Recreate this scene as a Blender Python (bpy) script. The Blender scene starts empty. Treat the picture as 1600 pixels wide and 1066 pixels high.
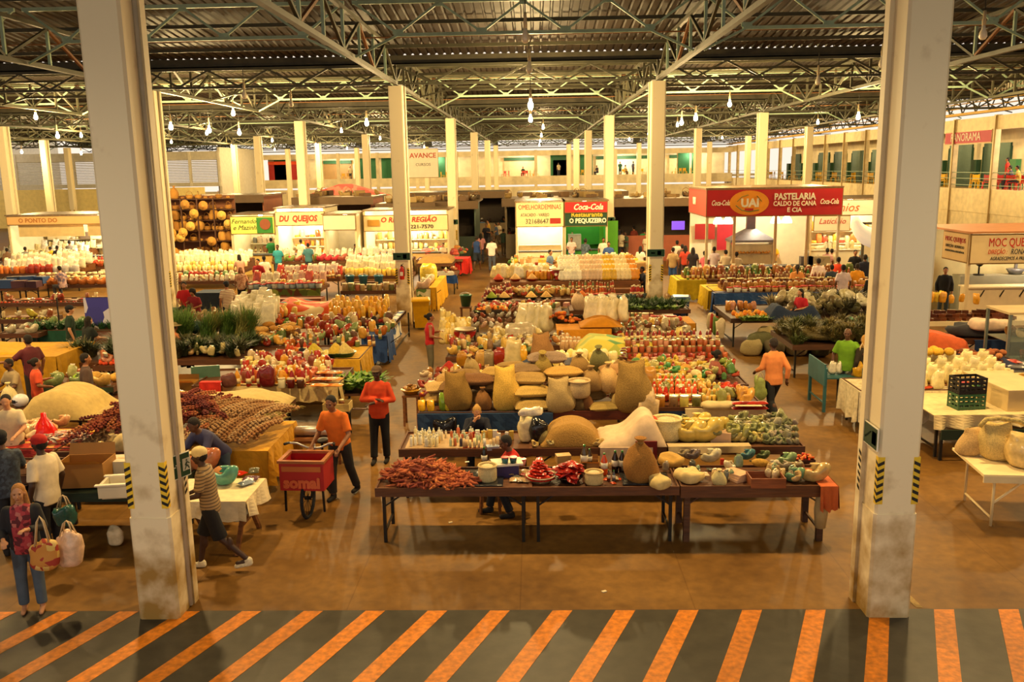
import bpy,math,random
import numpy as np
from mathutils import Vector,Matrix,Euler
PI=math.pi
C=bpy.context.scene.collection
SC=bpy.context.scene

# ---------------------------------------------------------------- camera, world, lights, exposure
FOC,PIT,YAW,ROL=1369.6,.1939,.0283,-.0165
CAM=np.array([.232,0.,5.21])
_cy,_sy,_cp,_sp=math.cos(YAW),math.sin(YAW),math.cos(PIT),math.sin(PIT)
CF=np.array([-_sy*_cp,_cy*_cp,-_sp]);_R=np.array([_cy,_sy,0.]);_U=np.cross(_R,CF)
CR=_R*math.cos(ROL)+_U*math.sin(ROL);CU=-_R*math.sin(ROL)+_U*math.cos(ROL)
cd=bpy.data.cameras.new('camera');cam=bpy.data.objects.new('camera',cd);C.objects.link(cam)
cd.sensor_width=36;cd.lens=FOC/1600*36;cd.clip_end=500
cam.matrix_world=Matrix(((CR[0],CU[0],-CF[0],CAM[0]),(CR[1],CU[1],-CF[1],CAM[1]),(CR[2],CU[2],-CF[2],CAM[2]),(0,0,0,1)))
SC.camera=cam
SC.view_settings.view_transform='Standard';SC.view_settings.look='None'
SC.view_settings.exposure=0.0;SC.view_settings.gamma=1.0;SC.view_settings.use_curve_mapping=False
SC.cycles.max_bounces=5;SC.cycles.diffuse_bounces=3;SC.cycles.glossy_bounces=2
SC.cycles.transmission_bounces=3;SC.cycles.sample_clamp_indirect=4.0
W=bpy.data.worlds.new('daylight');SC.world=W;W.use_nodes=True
bg=W.node_tree.nodes['Background'];bg.inputs[0].default_value=(1.0,.86,.70,1);bg.inputs[1].default_value=1.1
LAMP_W=1250.0      # watts of each lit bulb
LAMP_C=(1.0,.70,.30)

FILL_W=2300.0  # watts of each added fill lamp
def at(px,py,z):
 """world point on the horizontal plane z seen at the photograph's pixel"""
 d=CF+CR*(px-800)/FOC-CU*(py-533)/FOC
 return CAM+d*(z-CAM[2])/d[2]
def aty(px,py,Y):
 d=CF+CR*(px-800)/FOC-CU*(py-533)/FOC
 return CAM+d*(Y-CAM[1])/d[1]

# ---------------------------------------------------------------- materials
MATS={}
def lin(c):
 if isinstance(c,str):
  c=tuple(int(c[i:i+2],16)/255 for i in (0,2,4))
 return tuple(((x+.055)/1.055)**2.4 if x > .04045 else x/12.92 for x in c[:3])
def mat(col,kind='cloth',name=None,**kw):
 """procedural material: a hex colour and a finish"""
 key=(col,kind,tuple(sorted(kw.items())))
 if key in MATS:return MATS[key]
 m=bpy.data.materials.new(name or kind+'_'+col);m.use_nodes=True
 nt=m.node_tree;b=nt.nodes['Principled BSDF'];L=nt.links.new
 c=lin(col);P=dict(cloth=(.9,9,.16,.15),sack=(.95,60,.35,.3),plastic=(.28,9,.12,.1),skin=(.55,12,.1,.05),metal=(.4,8,.15,.05),
  wood=(.6,5,.45,.2),leaf=(.6,20,.6,.3),paint=(.6,3,.12,.05),film=(.18,11,.3,.35),glossy=(.15,6,.1,0),lumpy=(.6,30,.55,.5),rough=(.85,22,.3,.3))
 ro,sc,amt,bump=P[kind]
 ro=kw.get('rough',ro);sc=kw.get('scale',sc);amt=kw.get('amt',amt);bump=kw.get('bump',bump)
 tc=nt.nodes.new('ShaderNodeTexCoord');nz=nt.nodes.new('ShaderNodeTexNoise');nz.inputs['Scale'].default_value=sc;nz.inputs['Detail'].default_value=3
 oi=nt.nodes.new('ShaderNodeObjectInfo')
 src=tc.outputs['Object']
 if kind == 'wood':
  mp=nt.nodes.new('ShaderNodeMapping');mp.inputs['Scale'].default_value=(.6,5,5);L(src,mp.inputs[0]);src=mp.outputs[0]
 L(src,nz.inputs['Vector'])
 mr=nt.nodes.new('ShaderNodeMapRange');mr.inputs['From Min'].default_value=.25;mr.inputs['From Max'].default_value=.75
 mr.inputs['To Min'].default_value=1-amt;mr.inputs['To Max'].default_value=1+amt*.6
 L(nz.outputs['Fac'],mr.inputs['Value'])
 m2=nt.nodes.new('ShaderNodeMapRange');m2.inputs['To Min'].default_value=.86;m2.inputs['To Max'].default_value=1.12;L(oi.outputs['Random'],m2.inputs['Value'])
 mu=nt.nodes.new('ShaderNodeMath');mu.operation='MULTIPLY';L(mr.outputs[0],mu.inputs[0]);L(m2.outputs[0],mu.inputs[1])
 vm=nt.nodes.new('ShaderNodeVectorMath');vm.operation='SCALE';vm.inputs[0].default_value=c;L(mu.outputs[0],vm.inputs['Scale'])
 L(vm.outputs[0],b.inputs['Base Color'])
 b.inputs['Roughness'].default_value=ro
 if kind == 'metal':b.inputs['Metallic'].default_value=.6
 if bump:
  bp=nt.nodes.new('ShaderNodeBump');bp.inputs['Strength'].default_value=min(1,bump*1.5);bp.inputs['Distance'].default_value=.02
  L(nz.outputs['Fac'],bp.inputs['Height']);L(bp.outputs[0],b.inputs['Normal'])
 if kw.get('emit'):
  b.inputs['Emission Color'].default_value=(*c,1);b.inputs['Emission Strength'].default_value=kw['emit']
 if kw.get('alpha'):
  b.inputs['Alpha'].default_value=kw['alpha']
 MATS[key]=m
 return m

def pattern_mat(name,cols,scale=8,kind='voronoi',rough=.8):
 """cloth with a printed or woven pattern of several colours"""
 m=bpy.data.materials.new(name);m.use_nodes=True
 nt=m.node_tree;b=nt.nodes['Principled BSDF'];L=nt.links.new
 tc=nt.nodes.new('ShaderNodeTexCoord');rp=nt.nodes.new('ShaderNodeValToRGB');rp.color_ramp.interpolation='CONSTANT'
 if kind == 'voronoi':
  t=nt.nodes.new('ShaderNodeTexVoronoi');t.inputs['Scale'].default_value=scale;L(tc.outputs['Object'],t.inputs['Vector'])
  L(t.outputs['Color'],rp.inputs[0])
 elif kind == 'stripe':      # horizontal stripes
  t=nt.nodes.new('ShaderNodeTexWave');t.bands_direction='Z';t.inputs['Scale'].default_value=scale;t.inputs['Distortion'].default_value=.3;L(tc.outputs['Object'],t.inputs['Vector'])
  L(t.outputs['Fac'],rp.inputs[0])
 elif kind == 'vstripe':
  t=nt.nodes.new('ShaderNodeTexWave');t.bands_direction='X';t.inputs['Scale'].default_value=scale;L(tc.outputs['Object'],t.inputs['Vector'])
  L(t.outputs['Fac'],rp.inputs[0])
 elif kind == 'ring':        # printed flowers
  t=nt.nodes.new('ShaderNodeTexVoronoi');t.inputs['Scale'].default_value=scale;L(tc.outputs['Object'],t.inputs['Vector'])
  L(t.outputs['Distance'],rp.inputs[0])
 cr=rp.color_ramp
 while len(cr.elements) < len(cols):cr.elements.new(.5)
 for i,c in enumerate(cols):
  cr.elements[i].position=(i/len(cols))*(.9 if kind == 'ring' else 1);cr.elements[i].color=(*lin(c),1)
 L(rp.outputs[0],b.inputs['Base Color']);b.inputs['Roughness'].default_value=rough
 return m

# ---------------------------------------------------------------- mesh builder
class MB:
 def __init__(s):s.v=[];s.f=[];s.m=[];s.mi=0
 def add(s,vs,fs):
  n=len(s.v);s.v += [tuple(map(float,p)) for p in vs];s.f += [tuple(i+n for i in f) for f in fs];s.m += [s.mi]*len(fs);return s
 def box(s,x0,x1,y0,y1,z0,z1):
  return s.add([(x,y,z) for x in (x0,x1) for y in (y0,y1) for z in (z0,z1)],
   [(0,1,3,2),(4,6,7,5),(0,4,5,1),(2,3,7,6),(0,2,6,4),(1,5,7,3)])
 def bar(s,p,q,w=.04,h=None):
  """square bar between two points"""
  h=h or w;p=np.array(p,float);q=np.array(q,float);d=q-p;d /= np.linalg.norm(d)
  a=np.cross(d,(0,0,1));
  if np.linalg.norm(a) < .05:a=np.cross(d,(0,1,0))
  a /= np.linalg.norm(a);b=np.cross(d,a)
  vs=[e+a*i*w/2+b*j*h/2 for e in (p,q) for i,j in ((-1,-1),(1,-1),(1,1),(-1,1))]
  return s.add(vs,[(3,2,1,0),(4,5,6,7)]+[(i,(i+1) % 4,(i+1) % 4+4,i+4) for i in range(4)])
 def loft(s,rings,caps=True):
  """rings: list of lists of points with equal counts"""
  n=len(rings[0]);vs=[p for r in rings for p in r];fs=[]
  for k in range(len(rings)-1):
   for i in range(n):fs.append((k*n+i,k*n+(i+1) % n,(k+1)*n+(i+1) % n,(k+1)*n+i))
  if caps:fs.append(tuple(range(n-1,-1,-1)));fs.append(tuple((len(rings)-1)*n+i for i in range(n)))
  return s.add(vs,fs)
 def tube(s,pts,rad,n=8,caps=True):
  pts=[np.array(p,float) for p in pts];rs=rad if hasattr(rad,'__len__') else [rad]*len(pts);rings=[]
  prev=None
  for i,p in enumerate(pts):
   d=pts[min(i+1,len(pts)-1)]-pts[max(i-1,0)];d=d/(np.linalg.norm(d)+1e-9)
   if prev is None:
    a=np.cross(d,(0,0,1)) if abs(d[2]) < .9 else np.cross(d,(0,1,0))
   else:a=prev-d*prev.dot(d)
   a=a/(np.linalg.norm(a)+1e-9);prev=a;b=np.cross(d,a)
   rings.append([p+(a*math.cos(t)+b*math.sin(t))*rs[i] for t in np.linspace(0,2*PI,n,endpoint=False)])
  return s.loft(rings,caps)
 def capsule(s,p,q,r0,r1=None,n=10):
  """rounded tapered limb"""
  r1=r0 if r1 is None else r1;p=np.array(p,float);q=np.array(q,float);d=q-p;l=np.linalg.norm(d)+1e-9;d=d/l
  pts=[p-d*r0*math.cos(a) for a in (0.15,.55,1.0)];rs=[r0*math.sin(a) for a in (.15,.55,1.0)]
  pts += [p,q];rs += [r0,r1]
  pts += [q+d*r1*math.cos(a) for a in (1.0,.55,.15)];rs += [r1*math.sin(a) for a in (1.0,.55,.15)]
  return s.tube(pts,rs,n)
 def ell(s,c,r,n=12,m=8,rot=None):
  c=np.array(c,float);vs=[];fs=[]
  if not hasattr(r,'__len__'):r=(r,r,r)
  R=np.array(Euler(rot).to_matrix()) if rot else None
  for j in range(m+1):
   th=PI*j/m
   for i in range(n):
    ph=2*PI*i/n;v=np.array([r[0]*math.sin(th)*math.cos(ph),r[1]*math.sin(th)*math.sin(ph),r[2]*math.cos(th)])
    vs.append(c+(R@v if R is not None else v))
  for j in range(m):
   for i in range(n):fs.append((j*n+i,(j+1)*n+i,(j+1)*n+(i+1) % n,j*n+(i+1) % n))
  return s.add(vs,fs)
 def lathe(s,prof,n=16,c=(0,0,0),sx=1,sy=1):
  rings=[[(c[0]+r*sx*math.cos(t),c[1]+r*sy*math.sin(t),c[2]+z) for t in np.linspace(0,2*PI,n,endpoint=False)] for r,z in prof]
  return s.loft(rings)
 def mesh(s,name,mats,smooth=False):
  me=bpy.data.meshes.new(name);me.from_pydata(s.v,[],s.f)
  for m in (mats if isinstance(mats,(list,tuple)) else [mats]):me.materials.append(m)
  if any(s.m):me.polygons.foreach_set('material_index',s.m)
  if smooth:me.polygons.foreach_set('use_smooth',[True]*len(s.f))
  me.update();return me

def ob(name,me,parent=None,loc=(0,0,0),rz=0,mats=None):
 o=bpy.data.objects.new(name,me);C.objects.link(o);o.location=[float(v) for v in loc];o.rotation_euler=(0,0,rz)
 if parent:o.parent=parent
 if mats:setmats(o,mats)
 return o
def setmats(o,mats):
 for i,m in enumerate(mats if isinstance(mats,(list,tuple)) else [mats]):
  o.material_slots[i].link='OBJECT';o.material_slots[i].material=m
def tag(o,label=None,cat=None,group=None,kind=None):
 if label:o['label']=label
 if cat:o['category']=cat
 if group:o['group']=group
 if kind:o['kind']=kind
 return o
def struct(name,mb,m,smooth=False,label=None):
 o=ob(name,mb.mesh(name,m,smooth));tag(o,label or 'the %s of the market hall' % name.replace('_',' '),name.split('_')[0],kind='structure');return o
def empty(name,label,cat,loc=(0,0,0),rz=0,group=None):
 o=bpy.data.objects.new(name,None);C.objects.link(o);o.location=[float(v) for v in loc];o.rotation_euler=(0,0,rz);o.empty_display_size=.1
 return tag(o,label,cat,group)
def thing(name,mb,m,label,cat,loc=(0,0,0),rz=0,group=None,smooth=False):
 return tag(ob(name,mb.mesh(name,m,smooth) if isinstance(mb,MB) else mb,None,loc,rz),label,cat,group)
def part(name,mb,m,parent,smooth=False,loc=(0,0,0)):
 return ob(name,mb.mesh(name,m,smooth),parent,loc)
def text(s,size,m,parent,loc,rz=0,shear=0,ext=.006,bold=0,align='CENTER',name='lettering',sx=1,rx=PI/2):
 cu=bpy.data.curves.new('lettering','FONT');cu.body=s;cu.size=size;cu.shear=shear;cu.extrude=ext;cu.offset=bold
 cu.align_x=align;cu.align_y='CENTER';cu.materials.append(m);cu.resolution_u=2
 o=bpy.data.objects.new(name,cu);C.objects.link(o);bpy.context.view_layer.update()
 me=bpy.data.meshes.new_from_object(o.evaluated_get(bpy.context.evaluated_depsgraph_get()));bpy.data.objects.remove(o)
 o=ob(name,me,parent,loc);o.rotation_euler=(rx,0,rz);o.scale=(sx,1,1);o['kind']='stuff'
 return o

# ---------------------------------------------------------------- the hall: floor
def floor_mat():
 m=bpy.data.materials.new('polished_concrete');m.use_nodes=True;nt=m.node_tree;b=nt.nodes['Principled BSDF'];L=nt.links.new;N=nt.nodes.new
 g=N('ShaderNodeNewGeometry');n1=N('ShaderNodeTexNoise');n1.inputs['Scale'].default_value=.55;n1.inputs['Detail'].default_value=6;n1.inputs['Roughness'].default_value=.65
 L(g.outputs['Position'],n1.inputs['Vector'])
 n2=N('ShaderNodeTexNoise');n2.inputs['Scale'].default_value=7;n2.inputs['Detail'].default_value=5;L(g.outputs['Position'],n2.inputs['Vector'])
 r=N('ShaderNodeValToRGB');r.color_ramp.elements[0].position=.3;r.color_ramp.elements[0].color=(*lin('5e3f16'),1);r.color_ramp.elements[1].position=.72;r.color_ramp.elements[1].color=(*lin('8e672c'),1)
 L(n1.outputs['Fac'],r.inputs[0])
 mx=N('ShaderNodeMix');mx.data_type='RGBA';mx.blend_type='MULTIPLY';mx.inputs['Factor'].default_value=.5;L(r.outputs[0],mx.inputs[6])
 r2=N('ShaderNodeValToRGB');r2.color_ramp.elements[0].color=(.45,.42,.4,1);r2.color_ramp.elements[0].position=.3;r2.color_ramp.elements[1].position=.65;L(n2.outputs['Fac'],r2.inputs[0]);L(r2.outputs[0],mx.inputs[7])
 # slab joints every 2.1 m across and 3.15 m along
 br=N('ShaderNodeTexBrick');br.offset=0;br.inputs['Scale'].default_value=1;br.inputs['Brick Width'].default_value=2.1;br.inputs['Row Height'].default_value=3.15;br.inputs['Mortar Size'].default_value=.008
 br.inputs['Color1'].default_value=br.inputs['Color2'].default_value=(1,1,1,1);br.inputs['Mortar'].default_value=(.72,.66,.55,1);L(g.outputs['Position'],br.inputs['Vector'])
 m3=N('ShaderNodeMix');m3.data_type='RGBA';m3.blend_type='MULTIPLY';m3.inputs['Factor'].default_value=.8;L(mx.outputs[2],m3.inputs[6]);L(br.outputs['Color'],m3.inputs[7])
 L(m3.outputs[2],b.inputs['Base Color'])
 rr=N('ShaderNodeMapRange');rr.inputs['To Min'].default_value=.34;rr.inputs['To Max'].default_value=.62;L(n1.outputs['Fac'],rr.inputs['Value']);L(rr.outputs[0],b.inputs['Roughness']);b.inputs['Specular IOR Level'].default_value=.3
 return m
struct('floor',MB().box(-75,32,9.72,125,-.3,0),floor_mat(),label='polished brown concrete floor of the market hall')
struct('floor_front',MB().box(-75,32,-9,9.72,-.3,.003),mat('3b372b','rough',scale=5,amt=.35,rough=.45,bump=.1),label='dark grey floor band with painted orange stripes')
stripe_m=mat('cf780a','rough',scale=14,amt=.45,rough=.5,bump=.05)
for k in range(-9,14):
 mb=MB();xr=-2.40+.752*k;top=9.70
 def sx(y):return xr+(y-9.65)*.41
 mb.add([(sx(0)-.235,0,.004),(sx(0),0,.004),(sx(top),top,.004),(sx(top)-.235,top,.004),(sx(0)-.235,0,.007),(sx(0),0,.007),(sx(top),top,.007),(sx(top)-.235,top,.007)],
  [(0,3,2,1),(4,5,6,7),(0,1,5,4),(1,2,6,5),(2,3,7,6),(3,0,4,7)])
 o=ob('floor_stripe',mb.mesh('floor_stripe',stripe_m));tag(o,'orange diagonal stripe painted on the dark front floor','stripe','orange floor stripes','structure')
# pale line and darker patch painted on the floor beside the front tables
struct('floor_line',MB().add([(4.62,11.2,.002),(4.7,11.2,.002),(4.72,9.75,.002),(4.80,9.75,.002),(4.62,11.2,.004),(4.7,11.2,.004),(4.72,9.75,.004),(4.80,9.75,.004)],[(4,5,7,6)]),mat('a58a52','rough'),label='pale worn line on the floor beside the right column')

# ---------------------------------------------------------------- columns
ROWS=[9.76,29.86,48.76,67.66,86.56,105.46]
LX=[-45.45,-37.22,-28.99,-20.76,-12.53,-4.3,4.3,12.53,20.76]
CT=7.94
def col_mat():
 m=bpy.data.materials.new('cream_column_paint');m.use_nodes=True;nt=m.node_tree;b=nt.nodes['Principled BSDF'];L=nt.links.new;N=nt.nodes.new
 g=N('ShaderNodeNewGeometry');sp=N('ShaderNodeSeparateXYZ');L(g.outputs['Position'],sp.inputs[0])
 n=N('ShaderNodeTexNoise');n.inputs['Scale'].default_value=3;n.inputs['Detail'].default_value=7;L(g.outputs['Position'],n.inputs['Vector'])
 # grime to head height; also paints in the light fading towards the base
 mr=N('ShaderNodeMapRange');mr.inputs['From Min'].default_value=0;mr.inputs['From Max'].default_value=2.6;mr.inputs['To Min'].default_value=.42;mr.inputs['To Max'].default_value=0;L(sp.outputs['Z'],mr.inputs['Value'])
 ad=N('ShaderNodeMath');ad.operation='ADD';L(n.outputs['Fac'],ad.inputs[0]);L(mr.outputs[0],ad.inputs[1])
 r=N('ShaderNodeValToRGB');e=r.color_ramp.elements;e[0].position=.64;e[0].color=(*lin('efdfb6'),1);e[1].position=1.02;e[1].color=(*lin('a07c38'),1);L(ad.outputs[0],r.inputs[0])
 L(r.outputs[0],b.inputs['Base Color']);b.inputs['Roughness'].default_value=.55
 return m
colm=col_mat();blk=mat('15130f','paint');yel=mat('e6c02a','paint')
def colmesh(front):
 def sec(w,y0,y1,c,z):return [(-w+c,y0,z),(w-c,y0,z),(w,y0+c,z),(w,y1,z),(-w,y1,z),(-w,y0+c,z)]
 mb=MB();mb.loft([sec(.245,-.25,.14,.03,z) for z in (0,1.28)]);mb.loft([sec(.232,-.24,.14,.03,z) for z in (1.28,CT)])
 mb.loft([[(x,y,z) for x,y in ((-.28,.14),(.28,.14),(.28,.27),(-.28,.27))] for z in (0,CT)])
 return mb
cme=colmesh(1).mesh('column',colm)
hz=MB()
for sgn in (-1,1):      # hazard chevrons wrapped round the two front corners
 for k in range(6):
  z=1.30+k*.085+.12;w=.07
  hz.add([(sgn*.236,-.246,z),(sgn*(.236-w),-.246,z+.035),(sgn*(.236-w),-.246,z+.075),(sgn*.236,-.246,z+.04)],[(0,1,2,3),(3,2,1,0)])
  hz.add([(sgn*.236,-.246,z),(sgn*.236,-.246+w,z+.035),(sgn*.236,-.246+w,z+.075),(sgn*.236,-.246,z+.04)],[(0,1,2,3),(3,2,1,0)])
  if 1:
   hz.add([(sgn*.284,.15,z),(sgn*.284,.15+w,z+.035),(sgn*.284,.15+w,z+.075),(sgn*.284,.15,z+.04)],[(0,1,2,3),(3,2,1,0)])
hzm=hz.mesh('hazard_chevrons',blk)
hb=MB()
for sgn in (-1,1):hb.box(min(sgn*.16,sgn*.2345),max(sgn*.16,sgn*.2345),-.2435,-.2405,1.40,1.96).box(min(sgn*.2325,sgn*.235),max(sgn*.2325,sgn*.235),-.2435,-.17,1.40,1.96)
hbm=hb.mesh('yellow_band',yel)
pipe=MB().tube([(.255,.08,0.02),(.255,.08,CT)],.028,8).mesh('downpipe',mat('cfc2a8','paint'),True)
COLS={}
for j,Y in enumerate(ROWS):
 for i,X in enumerate(LX):
  if j == 0 and i not in (5,6):continue
  if j == 1 and i < 3:continue
  side='centre aisle' if i in (5,6) else 'side hall'
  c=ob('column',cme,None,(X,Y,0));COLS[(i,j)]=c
  tag(c,'cream concrete column, %s, %s' % (('left edge of the centre stalls' if i == 5 else 'right edge of the centre stalls') if i in (5,6) else 'in the %s part of the hall' % ('left' if i < 5 else 'right'),['nearest row','second row from the front','third row','fourth row','fifth row','last row'][j]),'column','cream concrete columns','structure')
  if j < 5:ob('hazard_chevrons',hzm,c);ob('yellow_band',hbm,c)
  if j < 4:ob('downpipe',pipe,c)
# exit signs on the columns
grn=mat('0d3b22','paint');wht=mat('e9e4cf','paint')
def exit_sign(X,Y,Z,rz,label,stairs=False,w=.42,h=.19):
 t=empty('exit_sign',label,'sign',(X,Y,Z),rz)
 part('sign_plate',MB().box(-w/2,w/2,-.008,.008,-h/2,h/2),wht,t);part('sign_face',MB().box(-w/2+.01,w/2-.01,-.011,.011,-h/2+.01,h/2-.01),grn,t)
 for s in (-1,1):
  mb=MB();y0,y1=sorted((s*.0115,s*.013))
  def q(pts):mb.add([(x,s*.0135,z) for x,z in pts],[tuple(range(len(pts))),tuple(range(len(pts)-1,-1,-1))])
  if stairs:
   for k in range(5):q([(-.16+k*.035,-.05+k*.022),(-.12+k*.035,-.05+k*.022),(-.12+k*.035,-.035+k*.022),(-.16+k*.035,-.035+k*.022)])
  else:
   q([(-.17,0),(-.12,.05),(-.12,.02),(-.03,.02),(-.03,-.02),(-.12,-.02),(-.12,-.05)])
  x=.11
  q([(x-.06,-.075),(x+.06,-.075),(x+.06,.075),(x-.06,.075)])
  part('pictogram',mb,wht,t)
  mb=MB()
  q([(x-.01,.035),(x+.015,.035),(x+.015,.06),(x-.01,.06)]);q([(x-.03,-.01),(x-.005,.03),(x+.02,.03),(x+.0,-.02)]);q([(x-.0,-.02),(x+.03,-.065),(x+.045,-.06),(x+.02,-.01)]);q([(x-.04,-.065),(x-.025,-.065),(x+.01,-.01),(x-.01,-.01)]);q([(x+.01,.03),(x+.05,.005),(x+.045,-.005),(x+.01,.015)])
  part('running_figure',mb,grn,t)
 return t
exit_sign(-4.32+.02,29.86-.275,2.36,0,'green exit sign with arrow on the left column of the second row',w=.6,h=.26)
exit_sign(4.28,29.86-.275,2.36,0,'green exit sign with arrow on the right column of the second row',w=.6,h=.26)
for i,X in ((5,-4.3),(6,4.3),(4,-12.53)):exit_sign(X,48.76-.275,2.4,0,{5:'small green exit sign on the third-row column by the left aisle',6:'small green exit sign on the third-row column before the green shop',4:'small green exit sign on the column before the orange cheese shop'}[i],w=.62,h=.28)
exit_sign(-12.53,29.6,2.36,0,'small green sign on the column behind the big left column',w=.4,h=.26)
exit_sign(*aty(279,729,9.85),1.12,'green exit sign with stairs sticking out of the big left column',True,.34,.30)
exit_sign(4.3-.262,9.70,2.16,-PI/2,'green exit sign with stairs on the side of the big right column',True,.40,.26)
bd=thing('notice_board',MB().box(-.012,.012,-.11,.11,-.17,.17),mat('d9ceb0','paint'),'small pale board sticking out behind the big right column','board',(4.66,10.05,1.78),-.9)
# fire extinguisher on the left second-row column
fe=empty('fire_extinguisher','red fire extinguisher hanging on the second-row left column','fire extinguisher',(-4.3,29.50,1.58))
part('cylinder',MB().lathe([(0,0),(.075,.01),(.08,.05),(.08,.36),(.05,.44),(.02,.46),(0,.46)],14),mat('c01b10','plastic'),fe,True)
part('valve',MB().box(-.03,.03,-.02,.02,.45,.5).bar((-.02,0,.5),(.07,0,.54),.015),mat('222222','metal'),fe)
part('hose',MB().tube([(.03,-.02,.47),(.1,-.03,.42),(.1,-.03,.25),(.09,-.03,.12)],.012,6),mat('151515','plastic'),fe,True)
part('label',MB().box(-.05,.05,-.083,-.079,.14,.27),wht,fe)

# ---------------------------------------------------------------- roof: trusses, gutters, corrugated sheets
tg=mat('9ab59a','paint',rough=.5,amt=.25);tb=mat('4a4834','paint',rough=.6,amt=.3);rust=mat('8b5f3a','rough',rough=.7)
XC=[-53.7]+LX+[28.5]
def cross_truss(x0,x1,Y,detailed,zb=8.5,zt=9.28,brown=False):
 n=4;w=x1-x0;cx=(x0+x1)/2;m=tb if brown else tg
 nb=[cx-w*.36,cx-w*.12,cx+w*.12,cx+w*.36];nt_=[cx-w*.48,cx-w*.24,cx,cx+w*.24,cx+w*.48]
 ch=MB().bar((x0+.1,Y,zt),(x1-.1,Y,zt),.07,.09);bt=MB().bar((nb[0]-.1,Y,zb),(nb[3]+.1,Y,zb),.07,.08)
 br=[]
 for i in range(4):br.append(((nt_[i],Y,zt-.03),(nb[i],Y,zb+.03)));br.append(((nb[i],Y,zb+.03),(nt_[i+1],Y,zt-.03)))
 br.append(((nb[0],Y,zb),(x0+.12,Y,8.0)));br.append(((nb[3],Y,zb),(x1-.12,Y,8.0)))
 pl=MB()
 for x in nb:pl.box(x-.13,x+.13,Y-.012,Y+.012,zb+.02,zb+.13)
 for x in nt_[1:4]:pl.box(x-.1,x+.1,Y-.012,Y+.012,zt-.12,zt-.03)
 if detailed:
  t=empty('roof_truss','pale green zigzag roof truss spanning between two column lines','truss',(cx,Y,zb),0,'zigzag cross trusses');tag(t,kind='structure')
  def P(n_,mb):
   mb.v=[(x-cx,y-Y,z-zb) for x,y,z in mb.v];part(n_,mb,m,t)
  P('top_chord',ch);P('bottom_chord',bt);P('gusset_plates',pl)
  for a,b in br:P('brace',MB().bar(a,b,.055,.055))
 else:
  for a,b in br:ch.bar(a,b,.06)
  ch.add(bt.v,bt.f);tag(ob('roof_truss',ch.mesh('roof_truss',m)),'pale green zigzag roof truss spanning between two column lines','truss','zigzag cross trusses','structure')
def long_truss(X,y0,y1,detailed):
 ch=MB().bar((X,y0,8.03),(X,y1,8.03),.13,.11);tp=MB().bar((X,y0,9.05),(X,y1,9.05),.1,.1)
 br=[];vs=[];n=10;st=(y1-y0)/n
 for k in range(n):
  a=y0+k*st;vs.append(((X,a,8.05),(X,a,9.03)));m_=a+st/2
  br.append(((X,a,9.0),(X,a+st,8.08)) if k % 2 else ((X,a,8.08),(X,a+st,9.0)))
 if detailed:
  t=empty('roof_girder','deep green lattice girder running along the hall over a column line','girder',(X,(y0+y1)/2,8.03),0,'lattice girders along the hall');tag(t,kind='structure')
  def P(n_,mb,m=tb):
   mb.v=[(x-X,y-(y0+y1)/2,z-8.03) for x,y,z in mb.v];part(n_,mb,m,t)
  P('bottom_chord',ch);P('top_chord',tp)
  for a,b in vs:P('post',MB().bar(a,b,.07),tg)
  for k,(a,b) in enumerate(br):P('brace',MB().bar(a,b,.07),rust if k % 3 == 1 else tb)
 else:
  for a,b in br+vs:ch.bar(a,b,.08)
  ch.add(tp.v,tp.f);tag(ob('roof_girder',ch.mesh('roof_girder',tb)),'deep green lattice girder running along the hall over a column line','girder','lattice girders along the hall','structure')
YE=[-9.0]+ROWS+[112]
for k in range(len(YE)-1):
 y0,y1=YE[k],YE[k+1]
 for i,X in enumerate(LX):
  if k == 0 or (k == 1 and i < 2):continue
  long_truss(X,y0,y1,k == 1 and i in (4,5,6,7))
 if k == 0:continue
 for i in range(len(XC)-1):
  if k == 1 and i < 3:continue
  cross_truss(XC[i],XC[i+1],(y0+y1)/2+(2.8 if k == 1 else 2),k in (1,2) and 3 < i < 8)
  cross_truss(XC[i],XC[i+1],y1-.35,False,7.98,8.55,True)
  if k > 1:cross_truss(XC[i],XC[i+1],y0+5.2,False,8.25,8.85,True)
# gutters across the hall at every column row
gut=mat('46402e','paint',amt=.4,rough=.6)
for j,Y in enumerate(ROWS[1:]):
 o=struct('roof_gutter',MB().box(-54,28.5,Y-.16,Y+.16,8.62,8.66).box(-54,28.5,Y-.16,Y-.14,8.62,8.90).box(-54,28.5,Y+.14,Y+.16,8.62,8.84),gut,label='dark roof gutter across the hall over a row of columns')
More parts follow.
